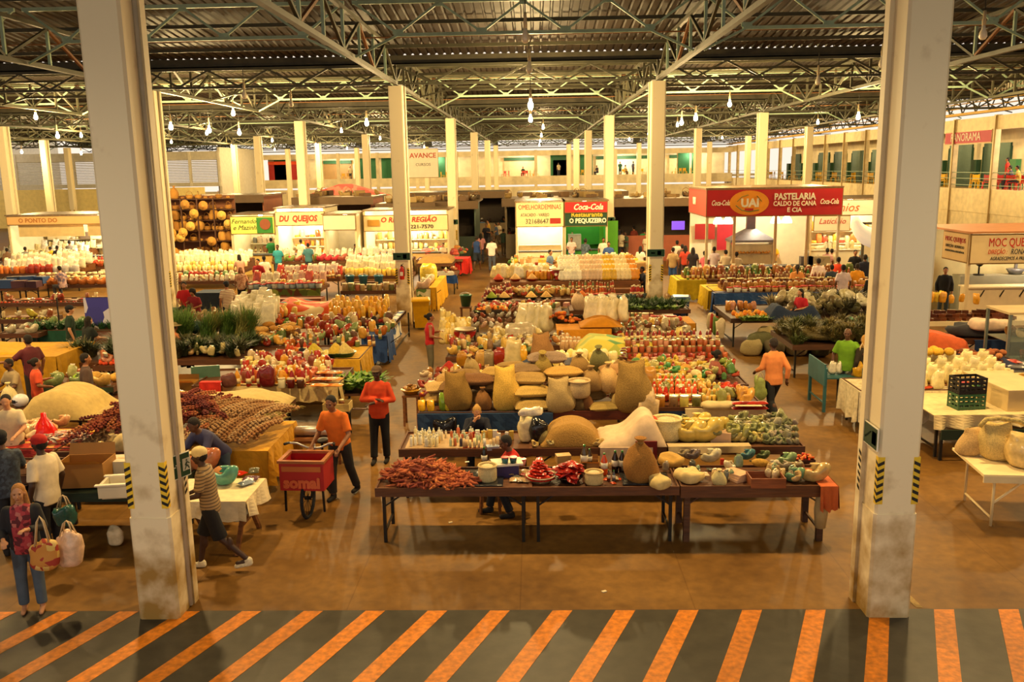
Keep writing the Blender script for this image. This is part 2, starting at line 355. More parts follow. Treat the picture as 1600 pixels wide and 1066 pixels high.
# corrugated roof sheets, one per slope
def roof_mat():
 m=bpy.data.materials.new('corrugated_sheet');m.use_nodes=True;nt=m.node_tree;b=nt.nodes['Principled BSDF'];L=nt.links.new;N=nt.nodes.new
 g=N('ShaderNodeNewGeometry');n=N('ShaderNodeTexNoise');n.inputs['Scale'].default_value=.5;n.inputs['Detail'].default_value=5;L(g.outputs['Position'],n.inputs['Vector'])
 r=N('ShaderNodeValToRGB');e=r.color_ramp.elements;e[0].position=.3;e[0].color=(*lin('1c1516'),1);e[1].position=.75;e[1].color=(*lin('3a3026'),1);L(n.outputs['Fac'],r.inputs[0])
 L(r.outputs[0],b.inputs['Base Color']);b.inputs['Roughness'].default_value=.6
 return m
rm=roof_mat()
def sheet(name,y0,z0,y1,z1,x0=-54,x1=28.5,lab='dark corrugated metal roof slope'):
 mb=MB();T=.26;vs=[]
 prof=[(0,0),(.3,0),(.42,1),(.58,1),(.70,0)]
 xs=[]
 x=x0
 while x < x1:
  for a,h in prof:xs.append((x+a*T,h*.05))
  x += T
 n=len(xs)
 for y,z in ((y0,z0),(y1,z1)):
  for xx,h in xs:vs.append((xx,y,z+h))
  for xx,h in xs:vs.append((xx,y,z+h+.01))
 fs=[]
 for i in range(n-1):fs.append((i,i+1,2*n+i+1,2*n+i));fs.append((n+i,3*n+i,3*n+i+1,n+i+1))
 mb.add(vs,fs);return struct(name,mb,rm,label=lab)
zr=9.75
sheet('roof_slope',-9,zr-.5,0.4,zr);sheet('roof_slope',10,9.6,20.2,zr+.02);sheet('roof_slope',0.4,zr,10,9.6)
sheet('roof_slope',20.2,zr+.02,ROWS[1]-.12,8.90)
for a,b in zip(ROWS[1:],ROWS[2:]+[112]):
 m_=(a+b)/2
 sheet('roof_slope',a+.12,8.84,m_,zr-.06);sheet('roof_slope',m_,zr-.04,b-.12,8.90)
# purlins under the sheets and the cable conduits that carry the bulbs
for k in range(1,len(YE)-1):
 y0,y1=YE[k],YE[k+1]
 for f,dz in ((.12,.2),(.3,.45),(.42,.62),(.6,.6),(.76,.4),(.9,.15)):
  y=y0+(y1-y0)*f
  tag(ob('roof_purlin',MB().bar((-54,y,8.78+dz),(28.5,y,8.78+dz),.06,.1).mesh('roof_purlin',tb)),'thin dark purlin under the corrugated roof','purlin','roof purlins','structure')
# ---------------------------------------------------------------- right wall with upper gallery
cw=mat('dcc797','paint',amt=.2);cw2=mat('e6d6ae','paint',amt=.2,scale=1.5);dg=mat('1f4a2c','paint');lg=mat('3c7a45','paint');shut=mat('33523f','metal',amt=.2)
RX=24.0;y0,y1=33,112
struct('wall_right',MB().box(RX,RX+.25,y0,y1,0,2.5).box(RX-.05,RX+.3,y0,y1,2.5,3.75).box(RX,RX+.3,y0,y1,6.8,7.5),cw,label='cream right wall with gallery fascia and upper beam')
struct('gallery_floor_right',MB().box(RX+.3,RX+4.3,y0,116,3.45,3.65),cw)
struct('gallery_ceiling_right',MB().box(RX+.3,RX+4.3,y0,116,7.1,7.2),cw)
struct('wall_right_gallery',MB().box(RX+3.6,RX+3.9,y0,96,3.65,7.1),cw2,label='white back wall of the right upper gallery')
for k,y in enumerate(np.arange(33.5,112,4.5)):
 g=empty('gallery_post','cream post of the right upper gallery','post',(RX+.1,y,0),0,'right gallery posts');tag(g,kind='structure')
 part('shaft',MB().box(-.16,.12,-.13,.13,0,7.55),cw,g)
 part('pipe',MB().tube([(-.2,-.16,.1),(-.2,-.16,7.5)],.04,6),mat('a98c55','paint'),g,True)
for k,y in enumerate(np.arange(35.6,98,4.5)):
 if k % 5 != 2 and k > 3:
  s=empty('rolling_shutter','closed dark green rolling shutter of a right gallery shop','shutter',(RX+3.5,y,3.65),0,'right gallery shutters');mb=MB().box(0,.1,-1.5,1.5,0,2.6)
  for q in range(25):mb.box(-.02,0,-1.5,1.5,q*.104,q*.104+.06)
  part('slats',mb,shut,s);part('guide_rail',MB().box(-.04,.1,-1.58,-1.5,0,2.4),dg,s);part('guide_rail',MB().box(-.04,.1,1.5,1.58,0,2.4),dg,s)
 st=struct('wall_pier',MB().box(RX+3.3,RX+3.62,y+1.9,y+2.6,3.65,5.3),lg if k < 4 else dg,label='green painted pier of a right gallery shop')
rl=MB()
for z in (3.95,4.3,4.62):rl.bar((RX,33,z),(RX,112,z),.035)
tag(ob('gallery_railing',rl.mesh('railing',mat('8a9a80','metal'))),'grey metal railing along the right gallery','railing')
# clerestory of the right side: open band, louvre rails and brackets
mb=MB().box(RX+.1,RX+.4,y0,y1,7.72,7.86)
for z in (8.1,8.35):mb.box(RX+.3,RX+.36,y0,y1,z,z+.05)
struct('trim_1',mb,mat('c0952f','paint'),label='yellow ledge and rails of the open clerestory on the right side')
mb=MB()
for y in np.arange(33.5,112,1.5):mb.bar((RX+.35,y,7.8),(RX+.05,y,8.8),.06);mb.bar((RX+.35,y,7.8),(RX+.6,y,8.5),.05)
struct('trim_2',mb,tb,label='row of brackets in the right clerestory')
# vertical corrugated cladding above the clerestory
mb=MB();vs=[];ys=[]
y=30.
while y < 112:
 for a,h in ((0,0),(.09,0),(.13,.04),(.19,.04),(.23,0)):ys.append((y+a,h))
 y += .26
n=len(ys)
for z in (8.7,9.9):vs += [(RX+.2+h,yy,z) for yy,h in ys]
mb.add(vs,[(i,i+1,n+i+1,n+i) for i in range(n-1)]);struct('wall_right_cladding',mb,mat('9c9480','metal',amt=.2),label='ribbed metal cladding above the right clerestory')
# ---------------------------------------------------------------- back wall with upper gallery
BY=108.0;bx0,bx1=-33.5,24
struct('wall_back',MB().box(bx0,bx1,BY,BY+.3,0,3.1).box(bx0,bx1,BY-.05,BY+.3,3.3,4.33).box(bx0,bx1,BY,BY+.3,6.75,7.35).box(bx0,bx1,BY+4.5,BY+4.7,4.0,7.2),cw2,label='cream back wall with gallery fascia and beam')
struct('gallery_floor_back',MB().box(bx0,bx1+4,BY+.3,BY+4.5,3.95,4.15),cw)
struct('gallery_ceiling_back',MB().box(bx0,bx1+4,BY+.3,BY+4.5,7.1,7.2),cw)
for x in np.arange(bx0+.3,bx1,4.8):
 o=ob('gallery_post',MB().box(x-.18,x+.18,BY-.1,BY+.25,0,7.4).mesh('gallery_post',cw2));tag(o,'cream post of the back upper gallery','post','back gallery posts','structure')
mb=MB().box(bx0,bx1,BY+.1,BY+.4,7.62,7.72).box(bx0,bx1,BY+.2,BY+.26,8.0,8.05)
struct('trim_3',mb,tb,label='ledge of the open clerestory on the back side')
# shop fronts on the back gallery: green shutters, lit interiors, red stalls
def panel(name,x0,x1,z0,z1,m,lab,cat,y=BY+4.3,grp=None,th=.15):
 return tag(ob(name,MB().box(x0,x1,y,y+th,z0,z1).mesh(name,m)),lab,cat,grp)
X_=lambda px:(px-832)/12.68+.2
for a,b in ((887,858),(640,672),(905,925),(545,580),(588,607),(672,690),(1082,1094),(415,440),(1060,1078)):
 x0,x1=sorted((X_(a),X_(b)));panel('rolling_shutter',x0,x1,4.15,7.0,mat('1d5230','metal'),'green shop shutter on the back upper gallery','shutter',grp='back gallery shutters')
for a,b,c,lab in ((784,833,'f0b58a','pale orange lit snack bar front on the back gallery'),(406,452,'b32a20','red bar front on the back gallery, leftmost'),(862,884,'7a3320','brown shop front with orange awning on the back gallery'),(495,540,'8a6a3a','brown grocery front on the back gallery'),(930,950,'f4e6c8','white lit shop front on the back gallery'),(962,1000,'f4e6c8','white lit bar front on the back gallery, busy with people'),(1001,1018,'ecd8b0','cream bar front on the back gallery'),(1046,1058,'d8c79a','cream shop front by the right corner')):
 panel('gallery_shop',X_(a),X_(b),4.15,6.6,mat(c,'paint'),lab,'shop front')
 panel('shop_awning',X_(a),X_(b),6.2,6.6,mat('1d5230','paint') if c != 'b32a20' else mat('e8501c','paint'),'awning strip over the %s' % lab.split(' front')[0],'awning',y=BY+4.1)
# ---------------------------------------------------------------- louvred wall at the back left
lw=mat('e4dcc6','paint')
LY=95.0
mb=MB().box(-62,bx0,LY,LY+.2,3.9,4.35).box(-62,bx0,LY,LY+.2,6.75,7.6).box(-62,bx0,LY+.8,LY+1,0,3.3)
struct('wall_left',mb,lw,label='cream wall with open louvres at the back left')
struct('wall_left_return',MB().box(bx0-.15,bx0+.1,LY,BY,0,8),lw)
mb=MB()
for k in range(14):
 z=4.4+k*.172;mb.add([(-62,LY-.02,z),(bx0,LY-.02,z),(bx0,LY+.13,z+.095),(-62,LY+.13,z+.095),(-62,LY-.02,z+.012),(bx0,LY-.02,z+.012),(bx0,LY+.13,z+.107),(-62,LY+.13,z+.107)],[(0,3,2,1),(4,5,6,7),(0,1,5,4),(3,7,6,2)])
struct('window_1',mb,lw,label='long horizontal louvre blades letting in daylight')
for x in np.arange(-62,bx0+.1,3.16):
 o=ob('louvre_mullion',MB().box(x-.12,x+.12,LY-.1,LY+.2,3.9,7.6).mesh('louvre_mullion',lw));tag(o,'upright between the louvre panels','mullion','louvre uprights','structure')
struct('wall_left_near',MB().box(-60,-33.5,90,90.2,0,3.9),mat('f0d98c','paint'),label='yellow painted wall below the louvres')
# side and outer walls that close the hall
struct('wall_left_side',MB().box(-60.2,-60,20,112,0,9.5),lw)
struct('wall_outer_right',MB().box(31.5,31.7,-9,30,0,9.5),cw)
struct('ceiling_edge',MB().box(24,29,28,116,9.9,10),rm)
# ---------------------------------------------------------------- people
def remesh(mb,voxel,name,m,smooth=2):
 me=mb.mesh(name+'_raw',m);o=bpy.data.objects.new('tmp',me);C.objects.link(o)
 r=o.modifiers.new('r','REMESH');r.mode='VOXEL';r.voxel_size=voxel;r.use_smooth_shade=True
 if smooth:s=o.modifiers.new('s','SMOOTH');s.factor=.5;s.iterations=smooth
 bpy.context.view_layer.update();dg=bpy.context.evaluated_depsgraph_get()
 e=bpy.data.meshes.new_from_object(o.evaluated_get(dg));e.name=name
 bpy.data.objects.remove(o);bpy.data.meshes.remove(me)
 e.materials.clear();e.materials.append(m);e.polygons.foreach_set('use_smooth',[True]*len(e.polygons))
 return e
POSES={   # lean, head turn, elbows, wrists, knees, ankles (right side first = +x), pelvis height
 'stand':dict(E=((.25,-.03,1.15),(-.25,-.03,1.15)),H=((.25,.05,.90),(-.25,.05,.90)),K=((.10,.02,.49),(-.10,.02,.49)),A=((.11,-.02,.08),(-.11,-.02,.08))),
 'cross':dict(E=((.27,.06,1.17),(-.27,.06,1.17)),H=((-.02,.20,1.20),(.04,.24,1.15)),K=((.10,.03,.49),(-.10,-.0,.49)),A=((.11,.06,.08),(-.10,-.04,.08))),
 'walk':dict(lean=.08,E=((.24,-.12,1.16),(-.24,.06,1.17)),H=((.24,-.08,.93),(-.22,.28,1.06)),K=((.09,.20,.52),(-.09,-.06,.50)),A=((.09,.34,.08),(-.09,-.38,.15))),
 'stride':dict(lean=.1,E=((.24,.05,1.15),(-.24,.08,1.16)),H=((.17,.32,1.05),(-.16,.34,1.08)),K=((.09,.14,.50),(-.09,-.12,.50)),A=((.09,.22,.08),(-.09,-.46,.17))),
 'reach':dict(lean=.12,E=((.24,.16,1.17),(-.24,.16,1.17)),H=((.16,.40,1.12),(-.14,.42,1.10)),K=((.10,.02,.49),(-.10,.02,.49)),A=((.11,-.02,.08),(-.11,-.02,.08))),
 'hold':dict(lean=.03,E=((.25,.0,1.16),(-.24,.05,1.16)),H=((.20,.22,1.10),(-.10,.27,1.22)),K=((.10,.02,.49),(-.10,.02,.49)),A=((.11,-.02,.08),(-.11,.03,.08))),
 'push':dict(lean=.28,E=((.27,.16,1.10),(-.27,.20,1.12)),H=((.24,.44,.98),(-.24,.46,.98)),K=((.10,.12,.49),(-.10,-.10,.49)),A=((.11,.10,.08),(-.11,-.30,.10))),
 'bend':dict(lean=.75,E=((.24,.50,1.02),(-.24,.50,1.02)),H=((.16,.66,.86),(-.16,.66,.86)),K=((.10,.03,.49),(-.10,.03,.49)),A=((.11,-.02,.08),(-.11,-.02,.08))),
 'sit':dict(pz=.52,lean=.15,E=((.25,.08,.76),(-.25,.08,.76)),H=((.15,.32,.70),(-.13,.33,.72)),K=((.13,.42,.50),(-.13,.42,.50)),A=((.13,.38,.08),(-.13,.38,.08))),
 'sitread':dict(pz=.52,lean=.32,E=((.25,.24,.82),(-.25,.24,.82)),H=((.13,.42,.86),(-.13,.42,.86)),K=((.13,.42,.50),(-.13,.36,.50)),A=((.13,.50,.08),(-.16,.20,.08))),
 'rest':dict(pz=.60,lean=.42,E=((.24,.42,.86),(-.22,.42,.86)),H=((.05,.46,1.13),(-.10,.62,.88)),K=((.13,.40,.55),(-.13,.40,.55)),A=((.13,.30,.08),(-.13,.30,.08))),
 'point':dict(lean=.05,E=((.27,.02,1.16),(-.34,.12,1.24)),H=((.26,.1,.92),(-.50,.28,1.22)),K=((.10,.02,.49),(-.10,.02,.49)),A=((.11,-.02,.08),(-.11,-.02,.08))),
}
def V3(*a):return np.array(a,float)
def frame(pose):
 p=POSES[pose];a=p.get('lean',.02);pz=p.get('pz',.93)
 up=V3(0,math.sin(a),math.cos(a));fw=V3(0,math.cos(a),-math.sin(a));P=V3(0,0,pz)
 b=min(a,.45)*.9;hu=V3(0,math.sin(b),math.cos(b));hf=V3(0,math.cos(b),-math.sin(b))
 neck=P+up*.56;head=neck+hu*.145+hf*.02
 return p,P,up,fw,neck,head,hu,hf
def torso(mb,P,up,fw,sc,z0=-.06,female=False):
 prof=[(z0,.160,.112),(.02,.168,.120),(.12,.148 if female else .160,.108),(.24,.160 if female else .172,.112),(.36,.178,.118 if not female else .130),(.45,.185,.108),(.505,.165,.088),(.54,.10,.07),(.57,.062,.060)]
 R=[]
 for z,w,d in prof:
  c=P+up*z;R.append([c+V3(1,0,0)*(w*sc+(.0 if sc == 1 else .004))*math.copysign(abs(math.cos(t))**.85,math.cos(t))+fw*(d*sc)*math.copysign(abs(math.sin(t))**.9,math.sin(t)) for t in np.linspace(0,2*PI,20,endpoint=False)])
 mb.loft(R)
def hand(mb,w,d,side,fine):
 d=d/(np.linalg.norm(d)+1e-9);up=V3(0,0,1);a=np.cross(d,up);a=a/(np.linalg.norm(a)+1e-6);b=np.cross(a,d)
 if abs(d[2]) > .8:a=V3(0,1,0);b=np.cross(a,d)
 mb.capsule(w,w+d*.05,.024,.030,8)
 palm=w+d*.055
 for k in (-1.5,-.5,.5,1.5):
  r0=palm+a*k*.017*1.05+d*.02;L=(.060,.072,.076,.062)[int(k+1.5)]
  if fine:
   m_=r0+d*L*.55-b*.008;e=m_+d*L*.35-b*.028;mb.capsule(r0,m_,.0098,.009,6);mb.capsule(m_,e,.009,.0078,6)
  else:mb.capsule(r0,r0+d*L*.75-b*.02,.0115,.010,5)
 mb.capsule(w+d*.02+a*side*.02,w+d*.06+a*side*.048-b*.01,.0115,.0095,6);mb.capsule(w+d*.06+a*side*.048-b*.01,w+d*.088+a*side*.046-b*.018,.0098,.008,6)
 mb.capsule(palm-a*.018,palm+a*.018,.019,.019,6)
PM={}
Q={'near':(.0085,.014),'mid':(.016,.022),'far':(.028,.034)}
dummy=mat('808080','cloth')
def pmesh(pose,part_,q,opt=None):
 key=(pose,part_,q,opt)
 if key in PM:return PM[key]
 p,P,up,fw,neck,head,hu,hf=frame(pose);mb=MB();vb,vc=Q[q];X=V3(1,0,0)
 S=P+up*.475
 sh=[S+X*.165,S-X*.165]
 if part_ == 'body':
  torso(mb,P,up,fw,.93);mb.ell(P+V3(0,0,-.03),(.145,.11,.11));mb.capsule(neck-up*.05,head-hu*.05,.054,.048)
  mb.ell(head+hu*.03-hf*.006,(.074,.092,.088),16,12);mb.ell(head-hu*.03+hf*.028,(.056,.062,.070),14,10);mb.ell(head-hu*.085+hf*.055,(.028,.025,.022));mb.ell(head-hu*.012+hf*.06,(.062,.03,.045),12,8)
  mb.capsule(head+hu*.018+hf*.085,head-hu*.022+hf*.104,.009,.014,8);mb.ell(head-hu*.052+hf*.084,(.024,.013,.010));mb.ell(head+hu*.032+hf*.080,(.055,.012,.009))
  for s in (-1,1):mb.ell(head+X*s*.077-hf*.004-hu*.004,(.010,.020,.030));mb.ell(head+X*s*.034-hu*.024+hf*.070,(.022,.018,.016))
  for i in (0,1):
   e,w=V3(*p['E'][i]),V3(*p['H'][i]);mb.ell(sh[i],.062);mb.capsule(sh[i],e,.052,.040);mb.capsule(e,w,.041,.027);hand(mb,w,w-e,1 if i else -1,q == 'near')
   hp=P+X*(.09 if i == 0 else -.09)-V3(0,0,.02);k,a=V3(*p['K'][i]),V3(*p['A'][i]);mb.capsule(hp,k,.085,.054);mb.capsule(k,a,.054,.036);mb.ell(k+(a-k)*.3+V3(0,-.018,0),(.05,.05,.10))
   mb.capsule(a+V3(0,-.02,-.03),a+V3(0,.14,-.05),.036,.028)
  r=remesh(mb,vb,'body',dummy,1 if q == 'near' else 1)
 elif part_ == 'shirt':      # opt: short, long, tank, open
  torso(mb,P,up,fw,1.06,-.10 if opt != 'tank' else -.04,opt == 'tank')
  mb2=MB()
  for i in (0,1):
   e,w=V3(*p['E'][i]),V3(*p['H'][i]);
   if opt == 'tank':continue
   mb.ell(sh[i],.070)
   if opt == 'short':mid=sh[i]+(e-sh[i])*.82;mb.tube([sh[i],mid],[.068,.066],14)
   else:mb.capsule(sh[i],e,.066,.056,12);mb.tube([e,e+(w-e)*.93],[.055,.044],12);mb.ell(e,.055)
  r=remesh(mb,vc,'shirt',dummy,2)
 elif part_ == 'trousers':   # opt: long, shorts, skirt
  mb.ell(P+V3(0,0,-.02),(.172,.125,.13),16,10);torso_ring=None
  for i in (0,1):
   hp=P+X*(.088 if i == 0 else -.088)-V3(0,0,.03);k,a=V3(*p['K'][i]),V3(*p['A'][i])
   if opt == 'long':mb.capsule(hp,k,.100,.074,12);mb.tube([k,k+(a-k)*.93],[.073,.066],12);mb.ell(k,.073)
   elif opt == 'shorts':mb.capsule(hp,hp+(k-hp)*.5,.104,.10,12);mb.tube([hp+(k-hp)*.3,hp+(k-hp)*1.02],[.098,.105],14)
  if opt == 'skirt':
   k=(V3(*p['K'][0])+V3(*p['K'][1]))/2;mb.loft([[P+(k-P)*f+V3(w*math.cos(t),w*.75*math.sin(t),0) for t in np.linspace(0,2*PI,20,endpoint=False)] for f,w in ((0,.16),(.4,.21),(1.25,.27))])
  r=remesh(mb,vc,'trousers',dummy,2)
 elif part_ == 'shoe':
  i=opt;a=V3(*p['A'][i]);tilt=.05 if a[2] > .12 else 0
  mb.ell(a+V3(0,-.01,-.02),(.048,.06,.055));mb.capsule(a+V3(0,-.03,-.045-tilt*.2),a+V3(0,.15,-.046-tilt),.042,.037,10)
  mb.v=[(x,y,max(z,a[2]-.078-tilt)) for x,y,z in mb.v];r=remesh(mb,vc*.8,'shoe',dummy,1)
 elif part_ == 'hair':
  mb.ell(head+hu*.045-hf*.018,(.082,.092,.086),16,12);mb.ell(head+hu*.005-hf*.042,(.080,.065,.085),14,10)
  if opt in ('long','blond'):
   mb.capsule(head-hf*.055,head-hf*.09-V3(0,0,.24),.075,.055,12)
   for s in (-1,1):mb.capsule(head+X*s*.062-hf*.02,head+X*s*.085-hf*.035-V3(0,0,.17),.035,.03)
  if opt == 'bun':mb.ell(head+hu*.04-hf*.13,.048)
  if opt == 'ponytail':mb.capsule(head+hu*.03-hf*.12,head-hf*.15-V3(0,0,.22),.040,.02)
  if opt == 'curly':mb.ell(head+hu*.05-hf*.02,(.115,.115,.10),16,12);mb.ell(head-hu*.01-hf*.05,(.11,.08,.09))
  r=remesh(mb,.012 if q != 'far' else .022,'hair',dummy,1)
 elif part_ == 'cap':
  mb.ell(head+hu*.055-hf*.008,(.094,.108,.084),16,10);mb.add([head+hu*.055+hf*y_+X*x_+hu*z_ for z_ in (0,.008) for x_,y_ in ((-.07,.07),(-.06,.15),(0,.175),(.06,.15),(.07,.07))],[(4,3,2,1,0),(5,6,7,8,9)]+[(i,(i+1) % 5,(i+1) % 5+5,i+5) for i in range(5)])
  if opt == 'hat':mb.lathe([(.0,.0),(.19,-.01),(.2,.0),(.0,.02)],20,head+hu*.05)
  r=remesh(mb,.01,'cap',dummy,1)
 elif part_ == 'eye':
  s=opt;mb.ell(head+X*s*.030+hu*.012+hf*.0805,(.011,.006,.0055),8,6);r=mb.mesh('eye',dummy,True)
 elif part_ == 'mouth':mb.ell(head-hu*.053+hf*.0905,(.022,.0065,.005),8,6);r=mb.mesh('mouth',dummy,True)
 elif part_ == 'eyebrow':s=opt;mb.capsule(head+X*s*.017+hu*.031+hf*.091,head+X*s*.045+hu*.029+hf*.080,.0045,.0035,5);r=mb.mesh('eyebrow',dummy,True)
 PM[key]=r;return r
SKIN={'l':'c08a62','m':'8f5c3a','d':'5c3822','k':'3c2416'}
def colm_(c,kind='cloth'):return c if not isinstance(c,str) else mat(c,kind)
NP=[0]
def person(x,y,h,pose,rz,label,shirt,pants='20242e',hair='short',hc='1a120c',skin='m',q='mid',sl='short',legs='long',cap=None,shoes='1c1814',z=0,group=None,capk=None,barefoot=False):
 t=empty('person',label,'person',(x,y,z),math.radians(rz),group);s=h/1.74;t.scale=(s,s,s)
 sk=mat(SKIN[skin],'skin')
 ob('body',pmesh(pose,'body',q),t,mats=sk);ob('shirt',pmesh(pose,'shirt',q,sl),t,mats=colm_(shirt))
 ob('skirt' if legs == 'skirt' else 'shorts' if legs == 'shorts' else 'trousers',pmesh(pose,'trousers',q,legs),t,mats=colm_(pants))
 if hair and hair != 'bald':ob('hair',pmesh(pose,'hair',q,hair),t,mats=mat(hc,'rough',scale=60))
 if cap:ob('cap',pmesh(pose,'cap',q,capk),t,mats=colm_(cap))
 if q != 'far' and not barefoot:
  for i in (0,1):ob('shoe',pmesh(pose,'shoe',q,i),t,mats=mat(shoes,'rough'))
 if q == 'near':
  for s_ in (-1,1):ob('eye',pmesh(pose,'eye',q,s_),t,mats=mat('1a0e08','glossy'));ob('eyebrow',pmesh(pose,'eyebrow',q,s_),t,mats=mat(hc,'rough'))
  ob('mouth',pmesh(pose,'mouth',q),t,mats=mat('7a3a30','skin'))
 NP[0] += 1
 return t
def headh(pose):
 p,P,up,fw,neck,head,hu,hf=frame(pose);return (head+hu*.11)[2]/1.74,head[1]/1.74
def ph(px,py,h,pose,rz,label,shirt,pants='20242e',**kw):
 """a person whose head top stands at this pixel of the photograph"""
 zt,yo=headh(pose);p=at(px,py,zt*h+kw.get('z',0));r=math.radians(rz);d=yo*h
 return person(p[0]+d*math.sin(r),p[1]-d*math.cos(r),h,pose,rz,label,shirt,pants,**kw)
# ---------------------------------------------------------------- goods: one mesh set for each kind
from mathutils import noise as _nz
RND=random.Random(7)
def nse(p,f,seed=0):return _nz.noise(Vector((p[0]*f+seed,p[1]*f+seed*1.7,p[2]*f)))
def supere(w,d,h,e1=.5,e2=.6,n=18,m=12,amp=.03,f=6,seed=0,flat=True,c=(0,0,0)):
 """soft rounded box (sack, bag, cushion) with lumps; stands on z = 0"""
 mb=MB();vs=[];fs=[]
 sg=lambda v,e:math.copysign(abs(v)**e,v)
 for j in range(m+1):
  th=-PI/2+PI*j/m
  for i in range(n):
   a=2*PI*i/n;x=w/2*sg(math.cos(th),e1)*sg(math.cos(a),e2);y=d/2*sg(math.cos(th),e1)*sg(math.sin(a),e2);z=h/2+h/2*sg(math.sin(th),e1)
   k=1+amp/max(.05,min(w,d,h))*nse((x,y,z),f,seed);vs.append((c[0]+x*k,c[1]+y*k,c[2]+max(0,z if j < m*.3 else z*k)))
 for j in range(m):
  for i in range(n):fs.append((j*n+i,j*n+(i+1) % n,(j+1)*n+(i+1) % n,(j+1)*n+i))
 return mb.add(vs,fs)
KD={}      # kind -> list of (part name, mesh, default materials); first one is the thing itself
def kind(name,*parts):KD[name]=[(pn,mb.mesh(pn,m,sm),m) for pn,mb,m,sm in parts]
def lumps(w,d,h,r,n,seed,flat=.8):
 mb=MB();R=random.Random(seed)
 for i in range(n):
  a=R.uniform(0,2*PI);q=math.sqrt(R.random());z=(1-q**2)*h*R.uniform(.5,1);mb.ell((w/2*q*math.cos(a),d/2*q*math.sin(a),z+r*.6),(r,r,r*flat),7,5)
 return mb
sackm=mat('b08c4e','sack');white=mat('f2e6c4','film');redc=mat('b3180c','plastic');dgr=mat('26351c','leaf')
def pillow(w,d,h,seed=0,n=18,m=12,amp=.12):
 """filled cushion-shaped sack or packet with pinched corners"""
 mb=MB();vs=[]
 for s_ in (1,-1):
  for j in range(m+1):
   for i in range(n+1):
    u,v=2*i/n-1,2*j/m-1;t=max(0,(1-abs(u)**3.2))**.55*max(0,(1-abs(v)**3.2))**.55;k=1+amp*nse((u,v,s_),2.2,seed)
    x=w/2*u*(1-.07*(1-abs(v)**2));y=d/2*v*(1-.09*(1-abs(u)**2));z=h*.46+(h*.54 if s_ > 0 else -h*.44)*t*k;vs.append((x,y,max(0,z)))
 c=n+1;o=c*(m+1);fs=[]
 for j in range(m):
  for i in range(n):a=j*c+i;fs.append((a,a+1,a+c+1,a+c));fs.append((o+a,o+a+c,o+a+c+1,o+a+1))
 rg=list(range(c))+[j*c+n for j in range(1,m+1)]+[m*c+i for i in range(n-1,-1,-1)]+[j*c for j in range(m-1,0,-1)]
 for i in range(len(rg)):a,b=rg[i],rg[(i+1) % len(rg)];fs.append((b,a,o+a,o+b))
 return mb.add(vs,fs)
def upsack(w,d,h,seed,top='fold'):
 mb=MB();R=[];n=24;K=15;R_=random.Random(seed)
 for k in range(K+1):
  f=k/K;ww=w/2*(.86+.30*math.sin(PI*min(1,f*1.25+.05))**.8-.10*f);dd=d/2*(.84+.26*math.sin(PI*min(1,f*1.15)))*(1-f**5*.72)
  if k == 0:ww *= .86;dd *= .86
  if top == 'tied' and f > .8:q=(f-.8)/.2;ww *= 1-.80*q;dd *= 1-.55*q
  ring=[]
  for i in range(n):
   a=2*PI*i/n;ca,sa=math.cos(a),math.sin(a);x=ww*math.copysign(abs(ca)**.75,ca);y=dd*math.copysign(abs(sa)**.75,sa);z=h*f
   g_=1+.16*nse((x*1.0,y,z*.6),5,seed)+.05*nse((x,y,z*.3),22,seed);ring.append((x*g_+.05*math.sin(seed+f*2.2),y*g_,z*(1+.05*math.sin(a*2+seed)*f)))
  R.append(ring)
 mb.loft(R)
 if top == 'tied':mb.lathe([(.05,h*.96),(.035,h*1.0),(.05,h*1.04),(.10,h*1.12),(.085,h*1.13),(0,h*1.06)],14,(.05*math.sin(seed+2.2),0,0))
 return mb
kind('burlap_sack',('burlap_sack',upsack(.52,.36,.78,1),sackm,True))
KD['burlap_sack'].append(('seam',MB().tube([(-.14,0,.775),(.04,0,.785),(.22,0,.775)],.012,5).mesh('seam',mat('8a6a35','sack'),True),None))
kind('tied_sack',('tied_sack',upsack(.46,.40,.62,3,'tied'),sackm,True),('tie',MB().lathe([(.04,.61),(.052,.615),(.052,.63),(.04,.635)],12,(.05*math.sin(5.2),0,0)),mat('8a6a35','sack'),True))
kind('lying_sack',('lying_sack',pillow(.78,.50,.27,5),sackm,True),('stitched_end',MB().tube([(-.37,-.2,.125),(-.375,.2,.125)],.012,5),mat('8a6a35','sack'),False))
kind('open_sack',('open_sack',MB().lathe([(0,0),(.19,0),(.235,.08),(.235,.30),(.21,.40),(.235,.43),(.25,.40),(.225,.37),(.19,.36),(.0,.34)],20),sackm,True),('grain',MB().lathe([(.19,.355),(.12,.41),(.0,.44)],14),mat('d8c090','rough'),True))
kind('flour_bag',('flour_bag',supere(.21,.14,.33,.6,.7,14,10,.06,8,2),white,True),('gathered_top',MB().lathe([(.05,.29),(.028,.325),(.045,.355),(.03,.36),(0,.34)],9,(0,0,0),1.3,.6),white,True))
kind('grain_bag',('grain_bag',supere(.19,.13,.26,.45,.6,12,8,.03,9,4),mat('c89a58','film'),True),('gathered_top',MB().lathe([(.05,.22),(.025,.25),(.045,.28),(0,.27)],9,(0,0,0),1.3,.6),white,True))
kind('snack_packet',('snack_packet',pillow(.25,.17,.06,6,8,6),mat('e0a050','film'),True))
kind('sausage_packet',('sausage_packet',pillow(.30,.15,.055,8,8,6),redc,True))
kind('sauce_bottle',('sauce_bottle',MB().lathe([(0,0),(.036,0),(.038,.01),(.038,.15),(.030,.185),(.015,.215),(.014,.235),(0,.235)],10),redc,True),('cap',MB().lathe([(0,.232),(.017,.232),(.017,.262),(0,.264)],8),mat('e6d9b0','plastic'),False),('paper_label',MB().lathe([(.0388,.045),(.0388,.12)],10),mat('e0c890','paint'),True))
